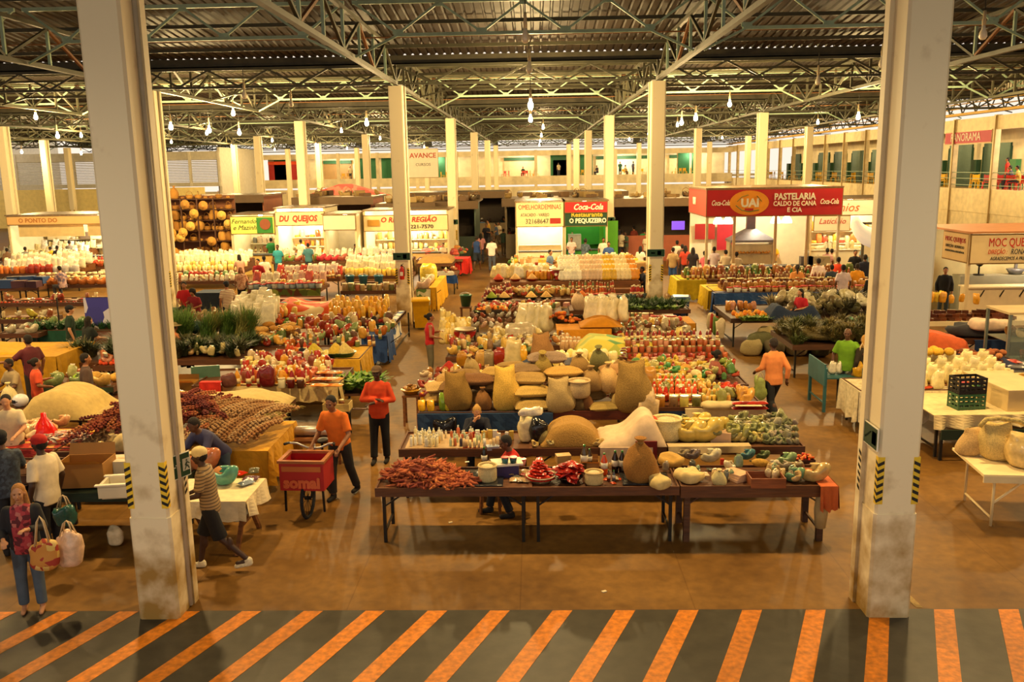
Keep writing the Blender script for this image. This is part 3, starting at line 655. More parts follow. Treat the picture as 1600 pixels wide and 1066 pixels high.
kind('soda_bottle',('soda_bottle',MB().lathe([(0,0),(.045,0),(.05,.02),(.05,.09),(.045,.12),(.05,.15),(.048,.21),(.02,.29),(.014,.31),(0,.31)],12),mat('2a1408','glossy'),True),('cap',MB().lathe([(0,.308),(.017,.308),(.017,.33),(0,.332)],8),mat('2f8a3a','plastic'),False),('paper_label',MB().lathe([(.051,.10),(.0515,.19)],12),mat('d9d2b8','paint'),True))
kind('honey_jar',('honey_jar',MB().lathe([(0,0),(.05,0),(.053,.01),(.053,.10),(.042,.12),(0,.12)],12),mat('a8591a','glossy'),True),('lid',MB().lathe([(0,.118),(.046,.118),(.046,.14),(0,.141)],10),mat('d8c890','metal'),False))
kind('pickle_jar',('pickle_jar',MB().lathe([(0,0),(.075,0),(.08,.01),(.08,.16),(.07,.185),(0,.185)],14),mat('6a6a2a','glossy'),True),('lid',MB().lathe([(0,.183),(.076,.183),(.076,.21),(0,.212)],12),mat('d8c8a0','plastic'),False))
kind('plastic_tub',('plastic_tub',MB().lathe([(0,0),(.055,0),(.068,.10),(0,.10)],12),white,True),('lid',MB().lathe([(0,.099),(.073,.099),(.073,.113),(0,.114)],12),redc,False))
kind('bucket',('bucket',MB().lathe([(0,0),(.12,0),(.16,.27),(.175,.28),(.175,.30),(.155,.30),(.115,.03),(0,.03)],18),mat('1f6680','plastic'),True),('handle',MB().tube([(-.165,0,.29),(-.12,-.02,.34),(0,-.03,.37),(.12,-.02,.34),(.165,0,.29)],.008,5),mat('d9d9d9','plastic'),True))
kind('basin',('basin',MB().lathe([(0,0),(.17,0),(.25,.11),(.27,.115),(.27,.125),(.24,.12),(.16,.015),(0,.015)],20),mat('0e4a38','plastic'),True))
kind('spice_cone',('spice_cone',MB().lathe([(.20,.0),(.21,.03),(.12,.13),(.03,.225),(0,.235)],18),mat('d9a55c','rough'),True))
kind('bean_heap',('bean_heap',MB().lathe([(.20,0),(.20,.02),(.13,.07),(.05,.10),(0,.105)],16),mat('7a2216','lumpy'),True))
kind('cheese_roll',('cheese_roll',MB().lathe([(0,0),(.045,0),(.062,.02),(.066,.10),(.060,.19),(.035,.215),(.02,.225),(0,.225)],10),mat('f0dfae','film'),True))
kind('round_cheese',('round_cheese',MB().lathe([(0,0),(.09,0),(.10,.02),(.10,.065),(.09,.085),(0,.085)],14),mat('f3e8c4','plastic'),True))
kind('corn_packet',('corn_packet',supere(.14,.09,.32,.5,.7,10,8,.03,12,3),mat('e8a62a','film'),True))
kind('yellow_bag',('yellow_bag',supere(.16,.12,.26,.5,.7,10,8,.035,12,9),mat('e6b62e','film'),True))
kind('produce_bag',('produce_bag',supere(.27,.22,.20,.75,.9,18,12,.16,7,11),mat('8a8f56','film'),True),('gathered_top',MB().lathe([(.06,.16),(.025,.20),(.055,.225),(.03,.23),(0,.21)],8,(.02,.01,0),1.2,.7),mat('d8d4b0','film'),True))
kind('orange_fruit',('orange_fruit',MB().ell((0,0,.045),.045,10,7),mat('e8791a','rough',rough=.4),True))
kind('squash',('squash',MB().ell((0,0,.07),(.08,.15,.07),12,8),mat('d98a2a','rough',rough=.5),True),('stem',MB().tube([(0,.14,.08),(0,.18,.09)],.012,5),dgr,True))
kind('pepper',('pepper',MB().ell((0,0,.035),(.035,.06,.035),9,7),mat('b8230f','plastic'),True),('stem',MB().tube([(0,.055,.04),(0,.085,.05)],.006,5),dgr,True))
kind('melon',('melon',MB().ell((0,0,.11),(.13,.16,.11),14,10),mat('6a7a30','rough',rough=.5),True))
def blades(n,L,spread,seed,w=.012,droop=.3):
 mb=MB();R=random.Random(seed)
 for i in range(n):
  a=R.uniform(0,2*PI);r=R.random()*spread;l=L*R.uniform(.6,1);dx,dy=math.cos(a),math.sin(a);p=[(dx*r*.3,dy*r*.3,0),(dx*r*.7,dy*r*.7,l*.55),(dx*r*(1+droop),dy*r*(1+droop),l*(1-droop*R.random()))]
  sx,sy=-dy*w,dx*w;vs=[]
  for k,(x,y,z) in enumerate(p):t=(1,.9,.15)[k];vs += [(x-sx*t,y-sy*t,z),(x+sx*t,y+sy*t,z)]
  mb.add(vs,[(0,1,3,2),(2,3,5,4)])
 return mb
kind('herb_bunch',('herb_bunch',blades(130,.34,.24,5,.016,.5),mat('3c5a22','leaf'),False))
kind('lettuce',('lettuce',MB().add(*(lambda m_:(m_.v,m_.f))(blades(60,.2,.2,8,.05,.6))),mat('6f9a34','leaf'),False),('core',MB().ell((0,0,.07),(.1,.1,.08),10,7),mat('9ab85a','leaf'),True))
kind('scallion_bundle',('scallion_bundle',blades(150,.75,.26,12,.010,.35),mat('4c7a26','leaf'),False))
def braid(seed):
 mb=MB();R=random.Random(seed);n=13
 for i in range(n):
  f=i/(n-1);x=-.36+.72*f;z=.035+.06*math.sin(f*PI)
  for s in (-1,1):mb.ell((x+R.uniform(-.012,.012),s*.028+R.uniform(-.008,.008),z+R.uniform(-.01,.015)),(.028,.027,.024),7,5)
  mb.ell((x,0,z+.028),(.026,.024,.022),6,5)
 return mb
kind('garlic_braid',('garlic_braid',braid(3),mat('b9854a','rough',scale=30,amt=.5),True),('stalk',MB().tube([(.36,0,.05),(.46,.02,.05),(.52,.0,.03)],[.018,.01,.004],5),mat('8a7a3a','rough'),True))
def root(seed):
 R=random.Random(seed);mb=MB();p=V3(0,0,.03)
 for b in range(4):
  a=R.uniform(0,2*PI);q=p.copy();pts=[q.copy()]
  for k in range(3):a += R.uniform(-.6,.6);q=q+V3(math.cos(a)*.05,math.sin(a)*.05,R.uniform(-.01,.025));pts.append(q.copy())
  mb.tube(pts,[.017,.02,.016,.007],6)
 return mb
kind('ginger_root',('ginger_root',root(1),mat('9a4a26','rough',scale=25,amt=.5),True))
kind('ginger_piece',('ginger_piece',root(9),mat('b5622e','rough',scale=25,amt=.5),True))
kind('onion_string',('onion_string',braid(8),mat('7a2f1c','rough',scale=24,amt=.6,rough=.45),True))
kind('cardboard_box',('cardboard_box',MB().box(-.25,.25,-.18,.18,0,.01).box(-.25,.25,-.18,-.17,.01,.26).box(-.25,.25,.17,.18,.01,.26).box(-.25,-.24,-.17,.17,.01,.26).box(.24,.25,-.17,.17,.01,.26),mat('a5742f','paint'),False),
 ('flap',MB().add([(-.25,-.18,.26),(.25,-.18,.26),(.24,-.30,.33),(-.24,-.30,.33)],[(0,1,2,3),(3,2,1,0)]),mat('b3823c','paint'),False),('flap',MB().add([(-.25,.18,.26),(.25,.18,.26),(.24,.22,.38),(-.24,.22,.38)],[(0,1,2,3),(3,2,1,0)]),mat('b3823c','paint'),False))
kind('carton',('carton',MB().box(-.22,.22,-.16,.16,0,.24),mat('a87a3e','paint'),False),('tape',MB().box(-.22,.22,-.025,.025,.2405,.242).box(-.221,-.2202,-.025,.025,.18,.242),mat('c9a468','plastic'),False))
def crate():
 mb=MB().box(-.27,.27,-.18,.18,0,.015)
 for z in (.02,.10,.18,.26):
  mb.box(-.27,.27,-.18,-.165,z,z+.045).box(-.27,.27,.165,.18,z,z+.045).box(-.27,-.255,-.165,.165,z,z+.045).box(.255,.27,-.165,.165,z,z+.045)
 for x in np.linspace(-.262,.262,6):mb.box(x-.014,x+.014,-.182,-.168,0,.305).box(x-.014,x+.014,.168,.182,0,.305)
 for y in np.linspace(-.16,.16,4):mb.box(-.272,-.258,y-.014,y+.014,0,.305).box(.258,.272,y-.014,y+.014,0,.305)
 return mb
kind('plastic_crate',('plastic_crate',crate(),mat('1c1a18','plastic'),False))
kind('produce_tray',('produce_tray',MB().box(-.24,.24,-.16,.16,0,.012).box(-.24,.24,-.16,-.148,.012,.08).box(-.24,.24,.148,.16,.012,.08).box(-.24,-.228,-.148,.148,.012,.08).box(.228,.24,-.148,.148,.012,.08),mat('2e6a4a','plastic'),False))
kind('wooden_box',('wooden_box',MB().box(-.24,.24,-.16,.16,0,.012).box(-.24,.24,-.16,-.145,.012,.14).box(-.24,.24,.145,.16,.012,.14).box(-.24,-.225,-.145,.145,.012,.14).box(.225,.24,-.145,.145,.012,.14),mat('b08a4a','wood'),False))
kind('straw_hat',('straw_hat',MB().lathe([(0,0),(.09,0),(.20,.015),(.205,.025),(.10,.018),(.095,.07),(.075,.115),(0,.125)],20),mat('d0a040','rough',scale=50,amt=.3),True),('band',MB().lathe([(.0975,.022),(.0965,.05)],20),mat('6a3a18','cloth'),True))
kind('wicker_basket',('wicker_basket',MB().lathe([(0,0),(.14,0),(.18,.09),(.17,.19),(.185,.205),(.165,.205),(.155,.19),(.165,.09),(.13,.015),(0,.015)],16),mat('b87f34','lumpy',scale=26),True),('handle',MB().tube([(-.17,0,.2),(-.13,0,.33),(0,0,.39),(.13,0,.33),(.17,0,.2)],.012,6),mat('9a6a28','rough'),True))
kind('cosmetic_bottle',('cosmetic_bottle',MB().lathe([(0,0),(.024,0),(.026,.01),(.026,.12),(.012,.14),(0,.14)],10,(0,0,0),1,.7),mat('e8e0c0','plastic'),True),('cap',MB().lathe([(0,.138),(.012,.138),(.012,.165),(0,.166)],8),mat('d0d0c0','plastic'),False))
kind('cream_tube',('cream_tube',MB().loft([[(.02*math.cos(t),.02*math.sin(t)*(1-f),.02+f*.12) for t in np.linspace(0,2*PI,10,endpoint=False)] for f in (0,.5,.97)]),mat('f0e0a0','plastic'),True),('cap',MB().lathe([(0,0),(.018,0),(.018,.022),(0,.022)],8),mat('c04020','plastic'),False))
kind('perfume_box',('perfume_box',MB().box(-.028,.028,-.018,.018,0,.12),mat('c9a040','paint'),False))
kind('stacked_carton_pack',('rapadura_pack',MB().box(-.09,.09,-.06,.06,0,.075),mat('6a3016','film'),False))
kind('spice_jar_row',('spice_jar',MB().lathe([(0,0),(.035,0),(.036,.01),(.036,.08),(0,.085)],8),mat('8a3a18','glossy'),True))
kind('plastic_chair',('seat',MB().box(-.21,.21,-.2,.2,.42,.45),mat('d9a40c','plastic'),False),('backrest',MB().box(-.2,.2,.19,.215,.52,.82).box(-.2,-.15,.18,.21,.42,.85).box(.15,.2,.18,.21,.42,.85),mat('d9a40c','plastic'),False),
 *[('leg',MB().bar((sx*.19,sy*.18,.43),(sx*.23,sy*.22,0),.04),mat('d9a40c','plastic'),False) for sx in (-1,1) for sy in (-1,1)])
kind('wheelie_bin',('wheelie_bin',MB().loft([[(x*w,y*w*1.15+.0,z) for x,y in ((-.5,-.5),(.5,-.5),(.5,.5),(-.5,.5))] for w,z in ((.42,.06),(.56,.95))]),mat('e0a808','plastic'),False),('lid',MB().loft([[(x*w,y*w*1.15-.01,z) for x,y in ((-.5,-.5),(.5,-.5),(.5,.5),(-.5,.5))] for w,z in ((.62,.95),(.62,.99),(.5,1.03))]),mat('e0a808','plastic'),False),
 ('handle',MB().tube([(-.22,.36,.92),(.22,.36,.92)],.018,6),mat('c08a08','plastic'),True),('wheel',MB().tube([(-.27,.22,.1),(-.22,.22,.1)],.1,14),blk,False),('wheel',MB().tube([(.22,.22,.1),(.27,.22,.1)],.1,14),blk,False))
NAMES={'stacked_carton_pack':'rapadura_pack','spice_jar_row':'spice_jar'}
CATS=dict(burlap_sack='sack',tied_sack='sack',lying_sack='sack',open_sack='sack',flour_bag='bag',grain_bag='bag',snack_packet='packet',sausage_packet='packet',sauce_bottle='bottle',soda_bottle='bottle',honey_jar='jar',pickle_jar='jar',plastic_tub='tub',spice_cone='spice heap',bean_heap='bean heap',cheese_roll='cheese',round_cheese='cheese',corn_packet='packet',yellow_bag='bag',produce_bag='bag',orange_fruit='fruit',herb_bunch='herbs',scallion_bundle='herbs',garlic_braid='garlic',ginger_root='root',ginger_piece='root',onion_string='onions',cardboard_box='box',carton='box',plastic_crate='crate',produce_tray='tray',wooden_box='box',straw_hat='hat',wicker_basket='basket',cosmetic_bottle='bottle',cream_tube='tube',perfume_box='box',stacked_carton_pack='packet',spice_jar_row='jar',plastic_chair='chair',wheelie_bin='bin')
MERG={}
def merged(k):
 """all parts of a kind in one mesh, for copies too small to show their parts"""
 if k not in MERG:
  mb=MB();ms=[]
  for i,(pn,me,m) in enumerate(KD[k]):
   mb.mi=i;mb.add([tuple(v.co) for v in me.vertices],[tuple(p.vertices) for p in me.polygons]);ms.append(me.materials[0])
  sm=any(p.use_smooth for p in KD[k][0][1].polygons[:1])
  MERG[k]=mb.mesh(NAMES.get(k,k),ms,sm)
 return MERG[k]
PUTS=[]
def put(k,p,label,group=None,s=1,rz=0,col=None,m=None,rx=0,ry=0):
 """note one good at world point p; built at the end, the nearest 300 of a kind as things"""
 PUTS.append((k,tuple(float(v) for v in p),rz,s,m if m is not None else (colmat(k,col) if col else None),label,group,rx,ry))
def colmat(k,col):
 base=KD[k][0][1].materials[0];nm=base.name.split('_')[0]
 return mat(col,nm if nm in ('cloth','sack','plastic','film','glossy','rough','paint','lumpy','leaf','wood','metal') else 'rough')
def row(k,a,b,n,cols,label,group,s=1,jit=.035,rz=0,js=.18,jr=.45):
 a=np.array(a,float);b=np.array(b,float)
 for i in range(n):
  f=(i+.5)/n;p=a+(b-a)*f+V3(RND.uniform(-jit,jit),RND.uniform(-jit,jit),0)
  c=cols[(i*len(cols))//n] if isinstance(cols,tuple) else RND.choice(cols)
  put(k,p,label,group,s*RND.uniform(1-js,1+js),rz+RND.uniform(-jr,jr),c)
def scatter(x0,x1,y0,y1,z,n,cols,label,group,kinds=('produce_bag','grain_bag','snack_packet','yellow_bag','honey_jar'),s=.85,lift=.06):
 for i in range(n):put(kinds[i % len(kinds)],(RND.uniform(x0,x1),RND.uniform(y0,y1),z+.004+RND.random()*lift),label,group,s*RND.uniform(.7,1.2),RND.uniform(0,6),RND.choice(cols),None,RND.uniform(-.25,.25),RND.uniform(-.25,.25))
def heap(k,cx,cy,z,rx_,ry_,h,n,cols,label,group,s=1,tilt=.3):
 for i in range(n):
  a=RND.uniform(0,2*PI);q=math.sqrt(RND.random());zz=z+(1-q*q)*h*RND.uniform(.55,1)
  put(k,(cx+rx_*q*math.cos(a),cy+ry_*q*math.sin(a),zz),label,group,s*RND.uniform(.85,1.15),RND.uniform(0,6.28),RND.choice(cols),None,RND.uniform(-tilt,tilt),RND.uniform(-tilt,tilt))
def flush_goods():
 by={}
 for q in PUTS:by.setdefault(q[0],[]).append(q)
 for k in ('produce_bag','flour_bag','sauce_bottle','grain_bag'):      # the farther ones are kinds of their own
  far={'produce_bag':'vegetable_bag','flour_bag':'meal_bag','sauce_bottle':'glass_bottle','grain_bag':'spice_bag'}[k]
  lim=27;KD[far]=[(far,)+KD[k][0][1:]]+KD[k][1:];CATS[far]=CATS[k];by[far]=[q for q in by[k] if q[1][1] > lim];by[k]=[q for q in by[k] if q[1][1] <= lim]
 for k,L in by.items():
  L.sort(key=lambda q:math.hypot(q[1][0]-CAM[0],q[1][1]-CAM[1]))
  for q in L[:300]:
   _,p,rz,s,m,label,group,rx,ry=q;near=math.hypot(p[0]-CAM[0],p[1]-CAM[1]) < 21
   nm=NAMES.get(k,k);cat=CATS.get(k,nm.replace('_',' '))
   if k in ('plastic_chair',):
    t=empty(nm,label,cat,p,rz,group);t.scale=(s,s,s)
    for pn,me,_m in KD[k]:ob(pn,me,t,mats=m)
    continue
   if near or k == 'wheelie_bin':
    o=ob(nm,KD[k][0][1],None,p,rz);
    if m:setmats(o,m)
    for pn,me,_m in KD[k][1:]:
     c=ob(pn,me,o)
     if k == 'wheelie_bin' and pn == 'lid' and m:setmats(c,m)
     if k in ('flour_bag','grain_bag','produce_bag') and m:setmats(c,m)
   else:
    me=merged(k);o=ob(nm,me,None,p,rz)
    if m:setmats(o,[m]+[me.materials[i] for i in range(1,len(me.materials))])
   o.rotation_euler=(rx,ry,rz);jx=((p[0]*7.3+p[1]*3.1) % 1-.5)*.26 if 'sack' in k else 0;o.scale=(s*(1+jx),s,s*(1-jx*.6));tag(o,label,cat,group)
  if len(L) > 300:
   mb=MB();ms=[];me=KD[k][0][1];V=[tuple(v.co) for v in me.vertices];F=[tuple(p.vertices) for p in me.polygons]
   for q in L[300:]:
    m=q[4] or me.materials[0]
    if m not in ms:ms.append(m)
    mb.mi=ms.index(m);M=Matrix.Translation(q[1]) @ Euler((q[7],q[8],q[2])).to_matrix().to_4x4() @ Matrix.Scale(q[3],4)
    mb.add([tuple(M @ Vector(v)) for v in V],F)
   o=ob(NAMES.get(k,k)+'_mass',mb.mesh(NAMES.get(k,k)+'_mass',ms,True));tag(o,'distant small %s goods heaped on the farther stalls' % CATS.get(k,k),CATS.get(k,k),kind='stuff')

# ---------------------------------------------------------------- tables and cloths
woodm=mat('5b3416','wood');wood2=mat('7a4a22','wood');ironm=mat('2c2a26','metal')
def table(x0,x1,y0,y1,z,label,m=woodm,lm=ironm,rim=.10,kind_='trestle',lw=.045,group=None):
 """market table: board with a raised rim, legs, braces"""
 cx,cy=(x0+x1)/2,(y0+y1)/2;w,d=(x1-x0)/2,(y1-y0)/2
 t=empty('market_table',label,'table',(cx,cy,0),0,group)
 part('tabletop',MB().box(-w,w,-d,d,z-.04,z),m,t)
 if rim:part('rim',MB().box(-w,w,-d-.025,-d,z-rim,z+.03).box(-w,w,d,d+.025,z-rim,z+.03).box(-w-.025,-w,-d-.025,d+.025,z-rim,z+.03).box(w,w+.025,-d-.025,d+.025,z-rim,z+.03),m,t)
 for sx in (-1,1):
  for sy in (-1,1):part('leg',MB().bar((sx*(w-.08),sy*(d-.08),z-.04),(sx*(w-.08),sy*(d-.08),0),lw),lm,t)
  part('stretcher',MB().bar((sx*(w-.08),-d+.08,.16),(sx*(w-.08),d-.08,.16),.03),lm,t)
  part('brace',MB().bar((sx*(w-.08),-d+.08,z-.28),(sx*(w-.42),-d+.08,z-.05),.022),lm,t)
 return t
def drape(x0,x1,y0,y1,z,dz,m,label,sides='flr',name='tablecloth',amp=.05,cat='cloth',seed=0,th=.012,sag=0):
 """cloth lying on a table top and hanging down in folds; sides: f front, b back, l left, r right"""
 mb=MB();n=max(8,int((x1-x0)/.12));md=max(3,int((y1-y0)/.2));V={}
 z += .012
 mb.box(x0,x1,y0,y1,z-.008,z)
 def sheet_(P,Nrm,cnt,drop):
  rows=5;vs=[]
  for r in range(rows+1):
   f=r/rows
   for i in range(cnt+1):
    q=P(i/cnt);o=amp*f*math.sin(i*1.7+seed+1.3*math.sin(i*.5))+.01+f*.03;dd=drop*(1-sag*math.sin(PI*i/cnt)*.5)*(1+.06*math.sin(i*2.1+seed))
    vs.append((q[0]+Nrm[0]*o,q[1]+Nrm[1]*o,z-dd*f))
  c=cnt+1;m2=len(vs);vs += [(x-Nrm[0]*th,y-Nrm[1]*th,zz) for x,y,zz in vs]
  fs=[]
  for r in range(rows):
   for i in range(cnt):a=r*c+i;fs.append((a,a+1,a+c+1,a+c));fs.append((m2+a,m2+a+c,m2+a+c+1,m2+a+1))
  mb.add(vs,fs)
 if 'f' in sides:sheet_(lambda f:(x0+(x1-x0)*f,y0),(0,-1),n,dz)
 if 'b' in sides:sheet_(lambda f:(x0+(x1-x0)*f,y1),(0,1),n,dz)
 if 'l' in sides:sheet_(lambda f:(x0,y0+(y1-y0)*f),(-1,0),md*2,dz)
 if 'r' in sides:sheet_(lambda f:(x1,y0+(y1-y0)*f),(1,0),md*2,dz)
 return thing(name,mb,m,label,cat,smooth=False)
def mound_cloth(x0,x1,y0,y1,z,hfun,m,label,name='cover_sheet',n=26,cat='sheet',hang=0,md=12,seed=0):
 """sheet thrown over a heap of goods; height profile hfun(u, v)"""
 vs=[];c=n+1
 for j in range(md+1):
  for i in range(n+1):
   u,v=i/n,j/md;h=hfun(u,v);e=min(u,1-u,v,1-v)
   vs.append((x0+(x1-x0)*u,y0+(y1-y0)*v,z+max(.012,h*min(1,e*6)**.6)+.03*nse((u*(x1-x0),v*2,0),3.5,seed)*min(1,e*8)+.012))
 k=len(vs);vs += [(x,y,zz-.01) for x,y,zz in vs];fs=[]
 for j in range(md):
  for i in range(n):a=j*c+i;fs.append((a,a+1,a+c+1,a+c));fs.append((k+a,k+a+c,k+a+c+1,k+a+1))
 b=list(range(0,c));R_=[j*c+n for j in range(md+1)];T_=[md*c+i for i in range(n,-1,-1)];L_=[j*c for j in range(md,-1,-1)]
 ringl=b+R_[1:]+T_[1:]+L_[1:-1]
 for i in range(len(ringl)):a,d=ringl[i],ringl[(i+1) % len(ringl)];fs.append((d,a,k+a,k+d))
 return thing(name,MB().add(vs,fs),m,label,cat,smooth=True)
def steps(t_x0,t_x1,y0,z,n,dy,dz,m,label,group='display steps'):
 """stepped wooden riser so that goods rise towards the back"""
 mb=MB()
 for k in range(n):mb.box(t_x0,t_x1,y0+k*dy,y0+n*dy,z+k*dz+.001,z+(k+1)*dz)
 return thing('display_riser',mb,m,label,'display riser',group=None)
# ---------------------------------------------------------------- centre stalls
def g(k,px,py,z,label,col=None,s=1,rz=0,group=None,rx=0,ry=0,m=None):
 put(k,at(px,py,z),label,group,s,rz,col,m,rx,ry)
def tiers(x0,x1,y0,z,rows,dy,dz,lab,riser=True,rm_=wood2):
 """goods standing in rows that rise towards the back: rows of (kind, spacing, colours, scale, label, group)"""
 if riser and len(rows) > 1 and dz > .02:
  mb=MB();n=len(rows)
  for k in range(1,n):mb.box(x0+.02,x1-.02,y0+dy*(k-.5),y0+dy*(n-.45),z+(k-1)*dz+.001,z+k*dz)
  thing('display_riser',mb,rm_,'stepped wooden riser under %s' % lab,'display riser')
 for i,r in enumerate(rows):
  k,sp,cols,s,label,group=r;n=max(1,int((x1-x0)/sp))
  row(k,(x0,y0+dy*i,z+dz*i+.002),(x1,y0+dy*i,z+dz*i+.002),n,cols,label,group,s)
Z=.82
table(-2.03,.10,11.62,12.45,Z,'dark wooden trestle table nearest the camera, left, with red ginger roots')
table(.15,2.17,11.62,12.45,Z,'dark wooden trestle table nearest the camera, middle, with red packets and soda bottles')
table(2.24,4.26,11.62,12.45,Z,'brown wooden table nearest the camera, right, with a small reddish box and orange cloth',woodm,mat('4a2c16','wood'),.14,lw=.085)
# table 1
heap('ginger_root',-1.48,12.02,Z,.46,.36,.24,190,['9a4a26','8a3a1e','ab5a30','7d3320'],'reddish ginger root in the big heap at the left end of the nearest table','ginger roots on the nearest table',1.15)
heap('ginger_piece',-1.30,11.98,Z,.50,.34,.20,110,['b5622e','a24e28','c4743a'],'orange-brown ginger piece in the big heap at the left end of the nearest table','ginger pieces on the nearest table',1.1)
heap('ginger_piece',-.86,11.82,Z,.20,.16,.07,30,['a24e28'],'ginger piece spilling right from the big heap','spilled ginger pieces')
mound_cloth(-.86,-.26,11.68,12.38,Z,lambda u,v:.012,mat('2a2c30','film'),'black plastic sheet lying empty beside the ginger heap','plastic_sheet',seed=2)
thing('price_card',MB().box(-.03,.03,-.02,.02,0,.004),wht,'small white price card on the black plastic sheet','card',at(730,722,Z+.035),.3)
g('open_sack',762,752,Z,'open cream sack of dark powder on the nearest table','d8c48a',.58);g('soda_bottle',757,728,Z,'black bottle behind the open cream sack','0e0c0a',.9)
p=at(794,742,Z);thing('box',MB().box(-.16,.16,-.13,.13,0,.17),mat('2c1a4a','paint'),'purple box before the seated man','box',p)
thing('newspaper',MB().box(-.22,.22,-.15,.15,0,.03),mat('e8dcc0','paint'),'white folded newspaper on the purple box','newspaper',(p[0]-.02,p[1]+.02,Z+.172),.2)
for i,(dx,c) in enumerate(((-.04,'2f6a6a'),(.08,'1f4a4a'))):put('plastic_tub',(p[0]+dx,p[1]-.06,Z+.205),['pale green tub on the purple box','dark teal tub on the purple box'][i],None,.8,0,c)
g('plastic_tub',815,728,Z,'pink tub with white lid right of the purple box','d88a8a',1)
for i in range(5):g('snack_packet',808+i*9,752-(i % 2)*12,Z,'clear packet lying at the right end of the ginger table','b89a70',.9,i*.7,'clear packets on the nearest table')
# table 2
p=at(845,752,Z);put('basin',p,'pale basin holding a dome of red sausage packets',None,.82,0,'c8b890')
for k in range(7):
 for j in range(max(1,7-k)):
  a=j*.9+k*.5;r=.16*(1-k/7)
  put('sausage_packet',(p[0]+r*math.cos(a),p[1]+r*math.sin(a),Z+.05+k*.042),'red packet stacked in the pale basin','red packets stacked in the pale basin',.66,a+PI/2,'b8230f')
p=at(890,752,Z);put('basin',p,'dark basin piled with red packets',None,.75,0,'2a2018')
heap('sausage_packet',p[0],p[1]+.02,Z+.06,.22,.17,.20,38,['9a1a0e','b02a14','8a1410'],'dark red packet piled in the dark basin','red packets in the dark basin',.72,.5)
g('cardboard_box',921,735,Z,'brown cardboard box with bottles on the nearest table','a87a3c',.55);g('soda_bottle',913,732,Z+.05,'dark bottle in the brown cardboard box','4a3a1a',1.1);g('soda_bottle',921,728,Z+.05,'small dark bottle in the brown cardboard box','3a2a1a',.8)
g('open_sack',928,757,Z,'small open sack of tan grain in the middle of the nearest table','cdb478',.5);g('carton',880,722,Z,'flat tan carton behind the red packets','c09a58',.5,.2)
for i,(px,py,c,l) in enumerate(((944,742,'d8501a','orange soda bottle'),(961,738,'1a0f08','black cola bottle, left of two'),(972,738,'241408','black cola bottle with green cap'),(951,752,'5a2a18','small brown bottle'),(959,752,'4a4a44','small grey bottle'))):g('soda_bottle',px,py,Z,l+' on the nearest table',c,1.0 if i < 3 else .5)
for i in range(4):g('snack_packet',936+i*11,756-(i % 2)*6,Z,'small orange packet below the soda bottles','c8481a',.4,i,'orange packets by the soda bottles')
g('tied_sack',1004,752,Z,'tall brown burlap bundle standing between the middle and right tables','a2702c',.92,.3)
mound_cloth(1.42,2.1,11.7,12.2,Z,lambda u,v:.015,mat('2b2a2a','film'),'dark plastic sheet at the right end of the middle table','plastic_sheet',seed=4)
# table 3
for px,py,w,c,l in ((1050,728,.34,'c49a48','ochre cloth bag folded flat'),(1078,752,.36,'d2b878','beige cloth bag bulging over the table edge'),(1030,762,.28,'c8b070','small beige cloth bag')):
 p=at(px,py,Z);thing('cloth_bag',supere(w,.34,.16,.6,.7,20,10,.06,7,px),mat(c,'cloth',bump=.4),l+' on the right nearest table','bag',p,.4,smooth=True)
g('tied_sack',1124,757,Z,'round cream bag tied with string','d8c888',.36,0,rx=.2);g('perfume_box',1128,728,Z,'red small box among the cloth bags','c8381a',.9)
for i in range(3):thing('towel',MB().box(-.12,.12,-.16,.16,0,.035),mat('dcb088','cloth'),'folded pink-beige towel in the low stack','towel',(*at(1150,748,Z)[:2],Z+i*.036),.5+i*.1,'towel stack')
p=at(1196,757,Z);put('wooden_box',p,'reddish wooden box holding bags on the right nearest table',None,1.0,0,'8a4a22')
g('squash',1188,730,Z+.06,'yellow bag in the reddish wooden box','c89a38',.9,1.2);g('produce_bag',1205,732,Z+.05,'white bag in the reddish wooden box','d8d0b8',.55)
for px,py,c,l,s in ((1165,718,'4a7a80','teal bag behind the towels',.7),(1108,722,'d8cca0','white bag behind the cream bag',.9),(1080,718,'6a5a50','grey bag at the back of the right table',.7),(1065,716,'8a7a58','small brown bag at the back of the right table',.6),(1226,727,'8aa878','pale green bag, back one',.85),(1238,752,'7aa880','pale green bag, front one',.85),(1270,752,'cdb070','plump cream bag at the right end of the table',1.15),(1190,718,'5a6a40','dark green bag at the back',.6)):g('produce_bag',px,py,Z,l,c,s)
p=at(1252,722,Z+.02);put('produce_tray',p,'dark tray of orange peppers near the table end',None,.7,.2,'3a1a14');heap('pepper',p[0]+.05,p[1],Z+.06,.13,.09,.07,26,['e85a1a','d8401a','e8781a'],'orange pepper in the dark tray','orange peppers in the dark tray',.55)
drape(4.12,4.36,11.55,12.3,Z+.02,.34,mat('c4622e','cloth',bump=.4),'orange cloth hanging over the right end of the nearest tables','fr','hanging_cloth',.04)
mb=MB();mb.tube([(0,0,.55),(.02,0,.5),(0,0,.3),(0,0,.05)],[.05,.10,.10,.075],10);thing('tied_cloth',mb,mat('b5a070','cloth',bump=.5),'beige cloth tied around the last table leg','cloth',(4.18,11.66,.16),smooth=True)
